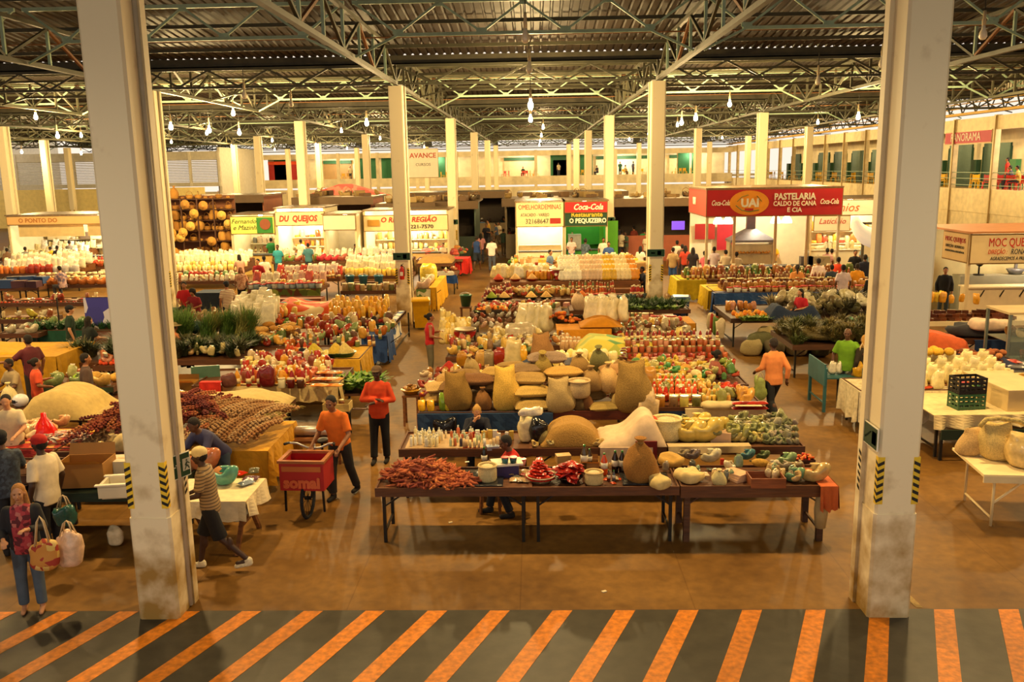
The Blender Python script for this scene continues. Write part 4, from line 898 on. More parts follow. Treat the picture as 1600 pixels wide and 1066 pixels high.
# second row of tables
table(-1.96,.10,13.35,14.28,Z,'dark wooden table covered with cosmetic bottles');table(.15,2.25,13.35,14.28,Z,'dark table with covered goods, middle of the second row');table(2.32,4.42,13.35,14.28,Z,'dark table with heaps of bags at the right of the second row')
thing('paper_sheet',MB().box(-1.9,-.55,13.45,14.2,Z+.001,Z+.008),mat('b89a70','paint'),'brown paper sheet under the cosmetic bottles','paper')
for i in range(62):
 x=-1.82+RND.random()*1.25;y=13.5+RND.random()*.55;f=(x+1.82)/1.25
 c=RND.choice(['e8e0bc','dccf98','f0ead0'] if f < .35 else ['c86a40','e8dcb8','3a3a48','b8c8a0','c8a050'])
 put('cosmetic_bottle',(x,y,Z+.009),'pale cosmetic bottle at the left end of the cosmetics table' if f < .35 else 'coloured cosmetic bottle in the middle of the cosmetics table','pale cosmetic bottles' if f < .35 else 'coloured cosmetic bottles',RND.uniform(.8,1.25),RND.uniform(-1,1),c)
row('cream_tube',(-1.0,13.43,Z+.009),(-.2,13.43,Z+.009),11,['f0e0a0','e8c890','f4ecd0'],'slim cream tube standing along the front of the cosmetics table','cream tubes',1.2)
row('perfume_box',(-1.0,13.9,Z+.009),(-.15,13.9,Z+.009),9,['c9701a','c03020','4a2a5a','d8b040','e8e0d0'],'small perfume box at the back of the cosmetics table','perfume boxes',1.1)
g('squash',775,682,Z,'orange bottle lying behind the perfume boxes','e07a20',.6);thing('metal_tin',MB().box(-.10,.10,-.07,.07,0,.06),mat('b8c4d8','metal'),'shiny metal tin on the cosmetics table','tin',at(770,702,Z),.2)
p=at(822,690,Z);thing('plastic_bag',supere(.26,.22,.44,.6,.7,16,12,.06,7,31),mat('e0cf98','film'),'cream plastic bag standing beside the black bag','bag',p,.2,smooth=True)
p=at(842,692,Z);thing('plastic_bag',supere(.30,.26,.40,.6,.7,16,12,.06,7,33),mat('17171b','film'),'black plastic bag on the second row table','bag',p,.2,smooth=True)
p=at(830,655,Z+.42);thing('plastic_bag',supere(.42,.18,.14,.6,.7,16,10,.07,9,35),mat('e8dcc0','film'),'white plastic bag with a red mark on top of the black bag','bag',(p[0]+.02,13.85,Z+.42),.3,smooth=True)
mound_cloth(.28,1.32,13.42,14.2,Z,lambda u,v:.30*math.sin(PI*min(1,u*1.05))**.7+.05,mat('a8803a','sack'),'tan burlap cloth over goods on the second row',seed=9)
g('tied_sack',850,693,Z,'crumpled beige sack at the left of the tan cloth','9a8a50',.45)
mound_cloth(1.2,2.28,13.32,14.3,Z+.02,lambda u,v:.12+.34*math.exp(-((u-.72)/.25)**2),mat('dcc09a','cloth'),'pinkish white sheet over goods on the second row',seed=11)
drape(1.22,2.05,13.30,13.4,Z+.03,.26,mat('dcc09a','cloth'),'lower hem of the pinkish white sheet hanging over the table front','f','hanging_hem',.01)
p=at(1012,688,Z);thing('cloth_bag',supere(.30,.26,.36,.55,.7,16,12,.06,7,41),mat('d2502e','cloth'),'salmon red cloth bag over a dark red box','bag',(p[0],p[1],Z+.0),.2,smooth=True)
p=at(1014,706,Z);thing('cloth',MB().box(-.2,.14,-.02,.01,-.16,.14),mat('6e1a16','cloth'),'dark red cloth hanging below the salmon bag','cloth',(p[0],13.31,Z),0)
g('open_sack',1041,688,Z,'open white sack with rolled rim in the second row','d8c890',.95)
for i,(px,py,s) in enumerate(((1075,690,1.5),(1097,690,1.7),(1112,682,1.4),(1086,672,1.3),(1070,678,1.2))):g('produce_bag',px,py,Z,['pale yellow puffed bag, left of the heap','tallest pale yellow puffed bag','pale yellow puffed bag, right of the heap','pale yellow puffed bag at the back','small pale yellow puffed bag'][i],'dcc060',s)
thing('box',MB().box(-.16,.16,-.12,.12,0,.18),mat('d8b490','paint'),'pinkish box wrapped in paper beside the yellow puffed bags','box',at(1127,690,Z),-.3)
drape(2.3,3.6,13.32,13.5,Z+.03,.10,mat('c8b080','cloth'),'beige cloth edge under the puffed bags','f','hanging_cloth',.02)
for i in range(14):g('produce_bag',1148+i % 5*13,690-(i//5)*14,Z+(.02 if i < 5 else .1),'greenish bag heaped in the middle of the right second row table',RND.choice(['9a9a58','8a9060','c8b468','b0a868']),.65,i,'greenish bags heaped on the second row')
for i in range(26):g('produce_bag',1198+i % 6*9,694-(i//6)*10,Z+(i//6)*.05,'small grey-green bag heaped at the right end of the second row',RND.choice(['7a7a50','8a8468','6a7048','9a8a78']),.48,i,'grey-green bags at the end of the second row')
# third row: sacks
table(-1.93,.48,15.5,16.65,Z,'table under the sacks, left half, behind a blue tarpaulin');table(.53,2.15,15.5,16.65,Z,'table with a red-brown board front under the sacks, right half',mat('6a2c16','wood'),rim=.14)
drape(-1.96,.52,15.42,15.6,Z+.0,.72,mat('17385c','cloth',rough=.6,bump=.4),'dark blue tarpaulin hanging before the sacks','f','blue_tarpaulin',.06,'tarpaulin')
mb=supere(.45,.2,.4,.6,.7,16,12,.06,7,51);thing('plastic_bag',mb,mat('17171b','film'),'black plastic bag hanging at the left end of the blue tarpaulin','bag',(-1.45,15.28,.36),0,smooth=True)
for i,(px,py) in enumerate(((659,643),(673,643),(663,630))):g('yellow_bag',px,py,Z,['bright yellow bag at the left corner of the sack table','second bright yellow bag at the left corner','yellow bag behind the two corner ones'][i],'e6b020',.85)
for px,c,l in ((692,'7a9a2a','green'),(700,'d8c030','yellow')):p=at(px,642,Z);put('corn_packet',p,'tall %s bag beside the brown sack' % l,None,1.0,0,c)
for i in range(7):g('produce_bag',662+(i % 3)*16,622-(i//3)*16,Z+.1+(i//3)*.06,'pink and brown bag at the left end of the sack table',RND.choice(['8a4a3a','c89a78','d8c098','9a3a28']),.65,i,'small mixed bags left of the sacks')
SK=[ # kind, px, py(bottom at table), z, scale, colour, label
 ('burlap_sack',712,640,Z,.92,'8a6a2c','brown burlap sack standing at the left of the sack stack'),('tied_sack',757,640,Z,.60,'8a5f30','small brown mesh sack at the bottom of the stack'),('burlap_sack',789,640,Z,1.0,'cfa848','big yellow sack facing the front of the stack'),('lying_sack',832,642,Z,.9,'b0924e','bottom one of three flat sacks'),('lying_sack',832,620,Z+.25,.85,'bd9c50','middle one of three flat sacks'),('lying_sack',826,600,Z+.46,.85,'a8884a','printed flat sack on top of three'),
 ('burlap_sack',872,643,Z,.85,'b39a64','tan sack with red printed top'),('tied_sack',906,641,Z,.42,'7a6238','small bag under the white open sack'),('open_sack',905,620,Z+.26,.80,'c2a878','white open sack filled to the brim'),('tied_sack',920,641,Z,.45,'8a5c30','clear bag of brown seeds at the front'),('lying_sack',943,642,Z,.65,'9a8244','small flat sack right of the seeds'),
 ('tied_sack',926,610,Z+.30,.70,'9c7c48','tan tied sack in the second layer'),('tied_sack',953,612,Z+.26,.78,'c8a468','pale cone-shaped sack on the right'),('burlap_sack',985,642,Z,1.18,'9c7c3c','tall burlap sack at the right end of the stack'),('tied_sack',966,641,Z,.5,'a58c50','small sack beside the tall burlap one')]
for k,px,py,z,s,c,l in SK:g(k,px,py,z,l,c,s,RND.uniform(-.2,.2))
SK2=[('lying_sack',742,602,1.22,'7a5430',.95,'brown mesh sack lying on the left sacks'),('lying_sack',705,600,1.16,'b08a4c',.8,'tan sack leaning at the left of the stack'),('lying_sack',688,612,1.05,'c4a468',.8,'pale sack at the far left of the stack'),('tied_sack',740,585,1.30,'b49a60',.62,'pale tied sack on top at the left'),('lying_sack',775,590,1.32,'a88a48',.8,'tan sack on top, second from left'),('lying_sack',800,580,1.34,'9a7c40',.75,'round tan sack on top'),('lying_sack',822,585,1.38,'7c6444',.85,'grey-brown sack on top'),('tied_sack',850,590,1.28,'96803c',.85,'olive tied sack on top'),('lying_sack',855,568,1.55,'86705a',.95,'grey sack crowning the stack'),('lying_sack',880,590,1.36,'c89c4c',.9,'yellow sack with red stitching on top'),('tied_sack',908,588,1.34,'94743c',.75,'brown tied sack at the right top'),('tied_sack',940,580,1.34,'6c6a3e',.80,'round green-brown sack at the top'),('lying_sack',963,585,1.36,'b88c58',.8,'pinkish sack at the right top'),('lying_sack',895,572,1.52,'5c5c64',.6,'grey-blue sack at the very top'),('lying_sack',866,612,1.02,'8c3a2c',.6,'sack with a red print in the middle')]
for k,px,py,z,c,s,l in SK2:g(k,px,py,z,l,c,s*.95,RND.uniform(-.3,.3),rx=RND.uniform(-.15,.35))
for i in range(16):put('lying_sack',(-1.6+.235*i,16.25,Z+.02+(i % 3)*.20),'sack in the hidden back layer of the stack','sacks at the back of the stack',.85,RND.uniform(-.4,.4),RND.choice(['8a6a3a','a0824a','7a5c38']))
# third row, right: jars on a white cloth
table(2.42,4.4,15.7,16.75,Z,'table with a white cloth and red bottles, right end of the third row')
drape(2.95,4.42,15.62,16.0,Z,.17,mat('e2cfa0','cloth'),'white cloth edge on the jar table','fr','tablecloth',.015);drape(2.3,4.36,15.68,15.9,Z-.05,.66,mat('16305a','cloth'),'dark blue skirt below the jar table','f','table_skirt',.04)
mb=supere(.40,.34,.75,.6,.7,16,12,.08,7,61);thing('plastic_bag',mb,mat('cdb080','film'),'tall clear bag between the sacks and the jar table','bag',(2.24,15.5,.45),0,smooth=True)
for i,(px,c) in enumerate(((1032,'b87a28'),(1052,'8a6a48'),(1069,'c8b858'),(1088,'5a5a28'))):g('pickle_jar',px,636,Z,['orange lidded jar, first of four on the jar table','brown lidded jar, second of four','pale yellow jar, third of four','green jar, last of four on the jar table'][i],c,1.05)
for i in range(22):g('sauce_bottle',1022+(i % 8)*9,626-(i//8)*9,Z+.01,'red-orange sauce bottle on the jar table',RND.choice(['d8401a','c82a10','e0601a','d05018']),1.2,0,'sauce bottles on the jar table')
for i in range(14):g('cheese_roll',1100+(i % 5)*8,628-(i//5)*10,Z+.02+(i//5)*.05,'yellow cheese ball heaped on the jar table','d8b050',.62,0,'yellow cheese balls')
thing('cloth_roll',supere(.62,.26,.15,.7,.6,20,10,.03,6,63),mat('d8c28c','cloth'),'rolled cream cloth bundle at the front of the jar table','cloth roll',at(1124,640,Z),-.05,smooth=True)
for i in range(24):g('sausage_packet',1155+(i % 4)*11,640-(i//12)*8,Z+(i//4)*.035,'dark red packet stacked at the right end of the jar table',RND.choice(['7a1410','8a1a12','9a2414']),.95,.05*(i % 3),'dark red packets stacked at the right end')
p=at(1160,612,Z);put('basin',p,'black basin of red powder on the jar table',None,.62,0,'14141a');put('bean_heap',(p[0],p[1],Z+.03),'red powder in the black basin',None,.75,0,'6a1a10')
for i in range(12):g('grain_bag',1012+(i % 6)*16,610-(i//6)*10,Z+.02,'small yellow bag behind the sauce bottles',RND.choice(['c89a38','d8b868','b88a3a']),.8,i,'yellow bags behind the sauce bottles')
# fourth row: spices on the left, cheese in the middle, produce on the right
table(-2.0,2.0,17.55,19.3,Z,'long table of spices and cheese rolls behind the sacks');table(2.2,4.5,17.4,19.2,Z,'long table of produce bags, right side of the fourth row')
p=at(663,585,Z);thing('wooden_stool',MB().box(-.17,.17,-.17,.17,.62,.66).bar((-.14,-.14,.63),(-.14,-.14,0),.04).bar((.14,-.14,.63),(.14,-.14,0),.04).bar((-.14,.14,.63),(-.14,.14,0),.04).bar((.14,.14,.63),(.14,.14,0),.04),wood2,'wooden stool holding a basket at the aisle corner','stool',(-2.38,17.6,0))
put('basin',(-2.38,17.6,.662),'yellow basin on the stool by the aisle',None,.8,0,'c89a30');heap('pepper',-2.38,17.6,.74,.14,.12,.1,16,['8a5a20','a87830'],'brown pod in the yellow basin','brown pods in the yellow basin',.9)
p=at(702,585,Z);put('basin',p,'terracotta basin heaped with red chili powder',None,1.0,0,'b85a28');put('spice_cone',(p[0],p[1],Z+.06),'tall cone of red chili powder',None,1.05,0,'a8200c')
g('bucket',711,600,Z-.02,'yellow-green plastic pail on the spice table','b8a828',.58);g('basin',734,602,Z,'dark metal basin beside the yellow-green pail','3a4248',.75)
g('basin',690,604,Z,'black basin of red beans on the spice table','1c1c24',.6);g('bean_heap',690,603,Z+.05,'red beans in the black basin','5a1020',.7)
for i in range(14):g('grain_bag',672+(i % 5)*12,606-(i//5)*9,Z,'small mixed bag at the left end of the spice table',RND.choice(['a8753a','c8a878','8a3a20','b89048']),.75,i,'small bags at the left end of the spice table')
for i in range(16):g('sausage_packet',735+(i % 4)*16,596-(i//8)*10,Z+(i//4)*.05,'stick of orange guava paste lying behind the sacks','c8742a',1.3,.3,'orange guava sticks')
BG=[('grain_bag',722,'a8741a',1.3),('sausage',0,0,0),('grain_bag',752,'b89048',1.4),('grain_bag',764,'8a7a58',1.4),('grain_bag',782,'9a3018',1.6),('flour_bag',801,'d8c48a',1.9),('corn_packet',818,'e0a828',1.45)]
for k,px,c,s in BG:
 if k != 'sausage':g(k,px,573,Z,{722:'orange-brown bag',752:'tan grain bag',764:'grey grain bag',782:'wide red-brown bag',801:'tall cream sack-like bag',818:'tall bag of yellow corn'}[px]+' standing in the back row of the spice table',c,s)
for k in range(8):g('sausage_packet',736,573,Z+k*.05,'red striped packet in the upright stack of the spice table','98200f',.75,0,'red striped packet stack')
g('burlap_sack',845,572,Z,'brown sack slumped over a blue tarpaulin','9a7040',.95,.3);mound_cloth(-.35,.55,17.95,18.9,Z,lambda u,v:.14+.35*u,mat('152a4a','cloth'),'dark blue tarpaulin heaped between spices and cheese','blue_tarpaulin',cat='tarpaulin',seed=13)
for r in range(3):row('cheese_roll',(.62,18.0+r*.22,Z+.14*r),(1.95,18.0+r*.22,Z+.14*r),13,['eedc9c','f2e4b0','e8cc70'] if r else ['e6c860','eedc9c'],'pale cheese roll in the stacked rows above the sacks','cheese rolls above the sacks',1.15)
thing('display_riser',MB().box(.6,1.97,18.12,18.6,Z+.001,Z+.139).box(.6,1.97,18.34,18.6,Z+.14,Z+.279),wood2,'low wooden riser under the cheese rolls','display riser')
for k in range(5):put('sausage_packet',(2.02,17.7,Z+.52+k*.05),'dark red sausage coil above the tall burlap sack','dark red coil',.55,k,'6a1812')
put('tied_sack',(2.02,17.7,Z),'tan sack under the dark red coil',None,.85,0,'9a7a4a')
mb=supere(.5,.4,.75,.6,.7,18,12,.06,6,71);thing('plastic_bag',mb,mat('b8863a','film'),'large amber bag behind the tall burlap sack','bag',(2.42,17.2,Z-.3),0,smooth=True)
for i in range(46):
 g('produce_bag' if i % 3 else 'squash',1018+(i*37 % 98),606-(i//10)*7,Z+.02+(i//12)*.04,'mixed green and yellow produce behind the sauce bottles',RND.choice(['6a8a3a','c8a838','a8a060','4a8a4a','d8c070','9a5a28']),.75,i,'mixed produce right of the cheese rolls')
tiers(2.3,4.55,19.35,Z,[('produce_bag',.2,['8a3018','a06030','c8a080'],.75,'reddish small bag at the front of the red jar rows','reddish bags before the red jars'),('spice_jar_row',.11,['8a2410','a03a18','b05828'],1.5,'squat jar of red preserve in the right rows','squat red jars'),('honey_jar',.15,['9a4a28','b87a58','a83a18'],1.1,'white-lidded jar in the right rows','white-lidded jars'),('honey_jar',.15,['a05830','c08868'],1.15,'white-lidded jar in the upper right rows','white-lidded jars in the upper rows'),('sauce_bottle',.12,['8a1c10','a8301a','6a1a10'],.9,'dark red sauce bottle in the top right row','dark red bottles in the top right row')],.27,.09,'the red jar rows')
table(2.2,4.6,19.25,20.9,Z,'table carrying the rows of red jars on the right')
g('yellow_bag',1061,528,Z+.3,'pale yellow block of cheese on the red jar rows','d8c470',1.0)
# fifth row: woman in red, scales, flour bags, covered goods
table(-1.9,.25,20.3,22.3,Z,'table of yellow bags and a red scale, fifth row left');table(.35,4.4,21.6,23.0,Z,'table under the orange cloth and yellow-green sheet')
for i in range(26):g('yellow_bag' if i % 4 else 'flour_bag',692+(i % 6)*8,538-(i//6)*9,Z+(i//6)*.09,'pale yellow bag of manioc flour by the red scale',RND.choice(['e6cf80','eedc9c','dfbc50']),1.05,i,'manioc flour bags by the red scale')
def scale_(x,y,z,lab):
 t=empty('weighing_scale',lab,'scale',(x,y,z));rd=mat('a8180c','plastic')
 part('housing',MB().loft([[(sx_*w,y_,zz) for sx_,y_ in ((-1,-.08),(1,-.08),(1,.08),(-1,.08))] for zz,w in ((0,.12),(.12,.10),(.26,.26),(.34,.28))]),rd,t);part('pan',MB().lathe([(0,.36),(.22,.36),(.29,.41),(.27,.41),(.2,.375),(0,.375)],18),mat('c0a888','metal'),t,True)
 for s_ in (-1,1):part('dial',MB().tube([(s_*.09,-.125,.22),(s_*.09,-.128,.22)],.055,14),wht,t)
 part('base',MB().box(-.14,.14,-.1,.1,-.0,.02),ironm,t)
scale_(*at(727,538,Z+.0)[:2],Z,'red market scale with two dials, left side of the centre stalls')
for px,py,c,l,s in ((715,545,'b88a50','tan bag before the red scale',1),(706,552,'3a4a1a','dark green bag before the scale',.5),(752,535,'7a7a80','grey bag right of the red scale',1),(757,548,'5a5450','dark grey bag right of the scale',1),(775,545,'8a8580','pale grey bag behind the dark grey one',1.0),(770,520,'c8a878','peach bag behind the scale',.9),(795,520,'9a8a60','olive bag behind the scale',.9)):g('produce_bag',px,py,Z,l,c,s)
put('melon',(*at(757,528,Z+.1)[:2],Z+.0),'purple round bundle near the scale',None,1.1,0,'3a2848')
for i in range(18):g('flour_bag',775+(i % 9)*9,540-(i//9)*10,Z+(i//9)*.08,'cream bag lying behind the corn packet',RND.choice(['e2cc84','e8d8a8','dcc070']),1.0,i,'cream bags behind the corn packet',rx=.5)
for i in range(22):g('produce_bag',742+(i % 8)*13,512-(i//8)*8,Z+.01,'small pink and grey bag in the fifth row',RND.choice(['b89078','a8a090','8a6a58','c8b090','9a4a30']),.7,i,'pink and grey bags in the fifth row')
mb=supere(.75,.6,.55,.6,.7,20,14,.08,4,81);thing('plastic_bag',mb,mat('b8a888','film'),'large clear bag of onions beside the orange cloth','bag',(at(815,500,1.0)[0],22.0,Z),0,smooth=True)
g('melon',807,525,Z,'green melon under the large clear bag','2a5a38',1.2)
drape(.75,2.15,22.0,22.9,Z+.33,.62,mat('d08a14','cloth',bump=.4),'orange-yellow cloth covering goods in the middle of the centre stalls','fr','goods_cover',.07,'cloth');thing('crate_stack',MB().box(.8,2.1,22.05,22.85,Z+.001,Z+.33),wood2,'wooden crates under the orange-yellow cloth','crate')
mound_cloth(1.35,2.45,22.1,23.0,Z+.36,lambda u,v:.22*math.sin(PI*u),mat('d08a14','cloth',bump=.4),'gathered part of the orange cloth','gathered_cloth',seed=15)
for i in range(7):put('flour_bag',(1.7+(i % 4)*.28,22.9+(i//4)*.3,Z+.36),['big white bag behind the orange cloth','second big white bag behind the orange cloth'][i % 2],'big white bags behind the orange cloth',2.0,i*.5,'e8d8ac')
for i in range(4):put('flour_bag',(-.1+i*.2,23.4,Z),'tall white bag left of the orange cloth','tall white bags left of the orange cloth',2.3,i*.4,'e6d8a8')
heap('squash',.9,23.1,Z+.36,.5,.3,.25,26,['d8701c','c85a18','e08a28'],'orange squash heaped behind the orange cloth','orange squashes',.55)
YG=pattern_mat('yellow_green_print',['c8b83a','d2c650','a8b048','6a9a5a','c8bc40'],3)
mound_cloth(1.15,3.25,20.0,21.2,Z+.02,lambda u,v:.34+.06*math.sin(u*7),YG,'yellow-green printed sheet covering goods','printed_sheet',n=34,seed=17);table(1.1,2.15,19.9,21.3,Z,'table under the yellow-green printed sheet')
for i in range(12):g('grain_bag',880+(i % 5)*6,548-(i//5)*6,Z+.05*(i//5),'pinkish bag left of the yellow-green sheet','c8a070',.9,i,'pinkish bags left of the printed sheet')
# produce on the right of the fifth and sixth rows
drape(2.5,4.75,24.6,25.8,Z,.25,mat('c88a18','cloth'),'yellow cloth under pots at the right of the sixth row','fr','tablecloth',.02);table(2.5,4.75,24.65,25.8,Z-.02,'table under the yellow cloth, sixth row right')
for i,(px,c) in enumerate([(1022,'f0e2b0'),(1033,'f0e2b0'),(1042,'f2e6bc'),(1051,'f0e2b0')]):g('plastic_tub',px,503,Z+.01,'white tub in a line of four on the yellow cloth',c,1.6,0,'four white tubs on the yellow cloth')
g('bucket',957,505,Z+.01,'round cream bucket left of the tubs','e8d8a0',1.05);g('pickle_jar',1008,504,Z+.01,'pink jar on the yellow cloth','c88a70',1.3)
for i in range(18):g('honey_jar',970+(i % 9)*6,503-(i//9)*7,Z+.01,'small jar of preserve on the yellow cloth',RND.choice(['8a3a20','6a7a58','c8b890','a85a30']),1.0,0,'small jars on the yellow cloth')
g('pepper',1062,502,Z+.01,'red bag on a white tray at the right end','b8200f',2.2)
for i in range(30):g('produce_bag',962+(i % 10)*12,528-(i//10)*8,Z,'dull brown and white bag in the right part of the fifth row',RND.choice(['8a6a48','c8b890','6a4a38','9a8a60','a83a20']),.8,i,'dull bags in the right part of the fifth row')
table(1.6,4.4,23.3,24.3,Z,'table of dull bags, right part of the fifth row')
# seventh row: fruit, greens
table(-1.75,1.0,26.5,28.2,Z,'table of oranges and chili at the left of the seventh row');table(1.3,5.0,27.0,28.4,Z,'table of leafy greens at the right of the seventh row')
p=at(775,478,Z);put('produce_tray',(-1.25,26.9,Z),'shallow tray of oranges at the left',None,1.8,0,'3a3028');heap('orange_fruit',-1.1,26.95,Z+.05,.5,.22,.12,46,['e8851c','e0701a','eb9a30'],'orange in the shallow tray at the left of the seventh row','oranges in the shallow tray',1.15)
for i in range(60):
 x=-1.65+RND.random()*2.5;put('produce_bag' if i % 3 else 'sausage_packet',(x,27.25+RND.random()*.7,Z+.02),'bag of chili and carrots in the seventh row','chili and carrot bags in the seventh row',.85,i,RND.choice(['b02a14','d8741c','c89a58','9a2410','8a6a40']))
g('bucket',728,478,.55,'green drum at the aisle end of the seventh row','2a5a3c',1.3);thing('wooden_stool',MB().box(-.2,.2,-.2,.2,.48,.52).bar((-.16,-.16,.5),(-.16,-.16,0),.04).bar((.16,.16,.5),(.16,.16,0),.04).bar((.16,-.16,.5),(.16,-.16,0),.04).bar((-.16,.16,.5),(-.16,.16,0),.04),wood2,'stool under the green drum','stool',(*at(728,478,.55)[:2],0))
for i in range(46):x=2.0+RND.random()*2.9;put('herb_bunch',(x,27.1+RND.random()*1.1,Z+.0),'bunch of dark leafy greens at the right of the seventh row','leafy greens in the seventh row',1.0,i,RND.choice(['3a5a1c','2c4a18','4a6a2a']))
for i in range(10):put('lettuce',(2.2+i*.26,27.05,Z),'pale green cabbage before the greens','cabbages before the greens',1.0,i,'6a8a48')
put('tied_sack',(1.6,27.3,Z),'white paper bags on a brown sack',None,.9,0,'d8b890')
for i in range(8):put('carton',(-.1+i*.33,28.1,Z),'small pale carton behind the person in pink','pale cartons',.5,i*.3,RND.choice(['d8c8a0','c89088','e0d0b0']))
# eighth row: bottles, powder cones, bags rising in tiers up to the white row
table(-1.6,3.95,29.3,33.2,Z,'very wide display table in the middle of the centre stalls',rim=.2)
thing('display_riser',MB().box(-1.5,3.9,30.35,33.1,Z+.001,1.05).box(-1.4,3.9,31.0,33.1,1.051,1.25),wood2,'stepped riser of the bottle and flour display','display riser')
for i,(px,c) in enumerate(((770,'8a9a28'),(789,'e0b468'),(830,'dcae60'),(853,'d8a85a'),(908,'c86a20'))):
 x=at(px,456,1.0)[0];put('basin',(x,29.65,Z),'dark green basin under a powder cone','dark green basins',.85,0,'12352c');put('spice_cone',(x,29.65,Z+.07),['cone of green powder in the front basins','cone of yellow flour, left of the front basins','cone of yellow flour beside the seated person in pink','cone of yellow flour right of the person in pink','low cone of orange powder'][i],None,.95,0,c)
for i,(px,c) in enumerate(((755,'b8401a'),(784,'dcb070'),(803,'d8a860'))):
 x=(-1.1,-.5,.1)[i];put('basin',(x,31.3,1.25),'red basin under a powder cone of the upper step','red basins',.8,0,'9a3018');put('spice_cone',(x,31.3,1.32),['cone of red paprika on the upper step','cone of tan flour on the upper step, left','cone of tan flour on the upper step, right'][i],None,.9,0,c)
row('sauce_bottle',(-1.55,29.5,Z),(-.7,30.4,Z),16,['6a1410','8a2414','5a1410'],'dark red bottle at the left corner of the wide display','dark red bottles at the left corner',1.35)
for r in range(3):row('sausage_packet' if r % 2 else 'sauce_bottle',(-1.5,29.9+.2*r,Z+.02),(-.6,29.9+.2*r,Z+.02+.1*r),9,['7a1812','9a2a18','b84a28'],'dark red packet at the left corner of the wide display','dark red goods at the left corner',1.3)
for i in range(50):put('grain_bag' if i % 2 else 'produce_bag',(-.6+RND.random()*2.0,30.0+RND.random()*.9,Z+.05+.1*RND.random()),'mixed small bag in the left half of the wide display','mixed bags in the left half of the wide display',.85,i,RND.choice(['c8a058','b86a30','d8c080','8a9a48','a03a20','6a7a50']))
row('plastic_tub',(1.55,29.75,Z),(2.85,29.75,Z),11,['a8b090','b8b898','98a888'],'pale green tub in the line at the front of the wide display','pale green tubs',1.35)
row('sauce_bottle',(1.4,30.1,Z),(3.0,30.1,Z),16,['b8501c','c8601c','a03a18'],'orange sauce bottle above the pale green tubs','orange sauce bottles',1.2);row('sauce_bottle',(1.4,30.45,1.05),(3.0,30.45,1.05),16,['a83a18','b84a1c','6a7a48'],'red sauce bottle below the white bags','red sauce bottles below the white bags',1.0)
row('carton',(2.95,29.85,Z),(3.9,29.85,Z),5,['7a2a18','8a3a20','5a2014'],'dark red box in the front line of the wide display','dark red boxes',.55);row('sauce_bottle',(3.5,30.0,Z),(3.93,30.0,Z),9,['a01c10','b82414','8a1a10'],'bright red bottle at the right corner of the wide display','bright red bottles at the right corner',1.4)
row('produce_bag',(2.9,29.5,Z),(3.93,29.5,Z),8,['4a5a3a','3a4a48','6a3a2a'],'dark bag along the front edge at the right of the wide display','dark bags along the front edge',.7)
WB=lambda x:'f4eed4' if x < 1.8 else 'e8c8a0' if x < 2.65 else 'e6bc3a' if x < 3.1 else 'ead8a4' if x < 3.6 else 'e69a30'
for r in range(4):
 n=22
 for i in range(n):
  x=1.15+i*(2.8/n)*(1-.012*r)+RND.uniform(-.02,.02);lab={'f4eed4':'white bag in the white part of the flour rows','e8c8a0':'pinkish bag in the flour rows','e6bc3a':'bright yellow bag in the flour rows','ead8a4':'cream bag in the flour rows','e69a30':'orange bag at the right end of the flour rows'}[WB(x)]
  put('flour_bag',(x,31.2+r*.42,1.26+r*.13),lab,lab.replace('bag','bags'),1.15,RND.uniform(-.3,.3),WB(x))
thing('display_riser',MB().box(1.1,3.93,31.42,33.0,1.251,1.385).box(1.1,3.93,31.84,33.0,1.386,1.515).box(1.1,3.93,32.26,33.0,1.516,1.645),wood2,'top steps under the flour rows','display riser')
for r in range(2):
 for i in range(12):x=-1.3+i*.17;put('flour_bag',(x,32.0+r*.4,1.26),'cream bag in the left flour row','cream bags in the left flour row',1.45 if i % 3 else 1.2,RND.uniform(-.3,.3),RND.choice(['ecdca8','e4cc84','f0e6c4']))
for i in range(24):put('grain_bag',(-.1+RND.random()*1.1,31.5+RND.random()*.9,1.26),'amber bag around the person in red','amber bags around the person in red',1.2,i,RND.choice(['c8862a','9a3a1c','d89a30','a04a20']))
scale_(1.05,31.4,1.26,'smaller red scale in the middle of the flour display')
# farther centre stalls
table(-1.2,2.0,35.6,37.2,Z,'farther centre table, left');table(1.4,5.2,36.0,37.6,Z,'farther centre table under a long bolster, right')
for i in range(64):put(('flour_bag','sauce_bottle','produce_bag','grain_bag')[i % 4],(-1.1+RND.random()*2.2,35.8+RND.random()*1.2,Z),'mixed pale goods on the farther centre table','mixed pale goods on the farther centre table',1.3,i,RND.choice(['e8dcb8','b83a20','d8c8a0','c88a48','ece4cc']))
mb=supere(2.2,.75,.5,.35,.6,26,12,.05,3,91);thing('long_sack',mb,mat('b8925c','sack'),'long tan sack bolster on the farther table, right','sack',(4.0,37.0,Z),0,smooth=True)
mb=supere(1.7,.7,.45,.35,.6,26,12,.05,3,93);thing('long_sack',mb,mat('a87a48','sack'),'long tan sack bolster on the farther table, left','sack',(1.9,36.9,Z),0,smooth=True)
for i in range(60):put('orange_fruit' if i % 3 else 'squash',(1.5+RND.random()*3.4,36.1+RND.random()*.4,Z+.02),'small amber fruit before the long sacks','amber fruit before the long sacks',1.2,i,RND.choice(['c8862a','b8742a','d89a3a']))
table(-1.0,4.9,40.0,41.6,Z,'last long table of the centre stalls')
for i in range(110):x=-.9+RND.random()*5.7;put(('carton','produce_bag','sauce_bottle','orange_fruit','flour_bag','plastic_tub')[i % 6],(x,40.1+RND.random()*1.3,Z),'mixed goods on the last centre table','mixed goods on the last centre table',1.3,i,RND.choice(['b07a40','e8d8a8','a03a20','4a7a38','e8b838','c89a60']))
EARTH=['8a6a48','c8a870','a8402c','6a7a48','d8c8a0','b87a3c','7a4a30','d8b050','9a8a70']
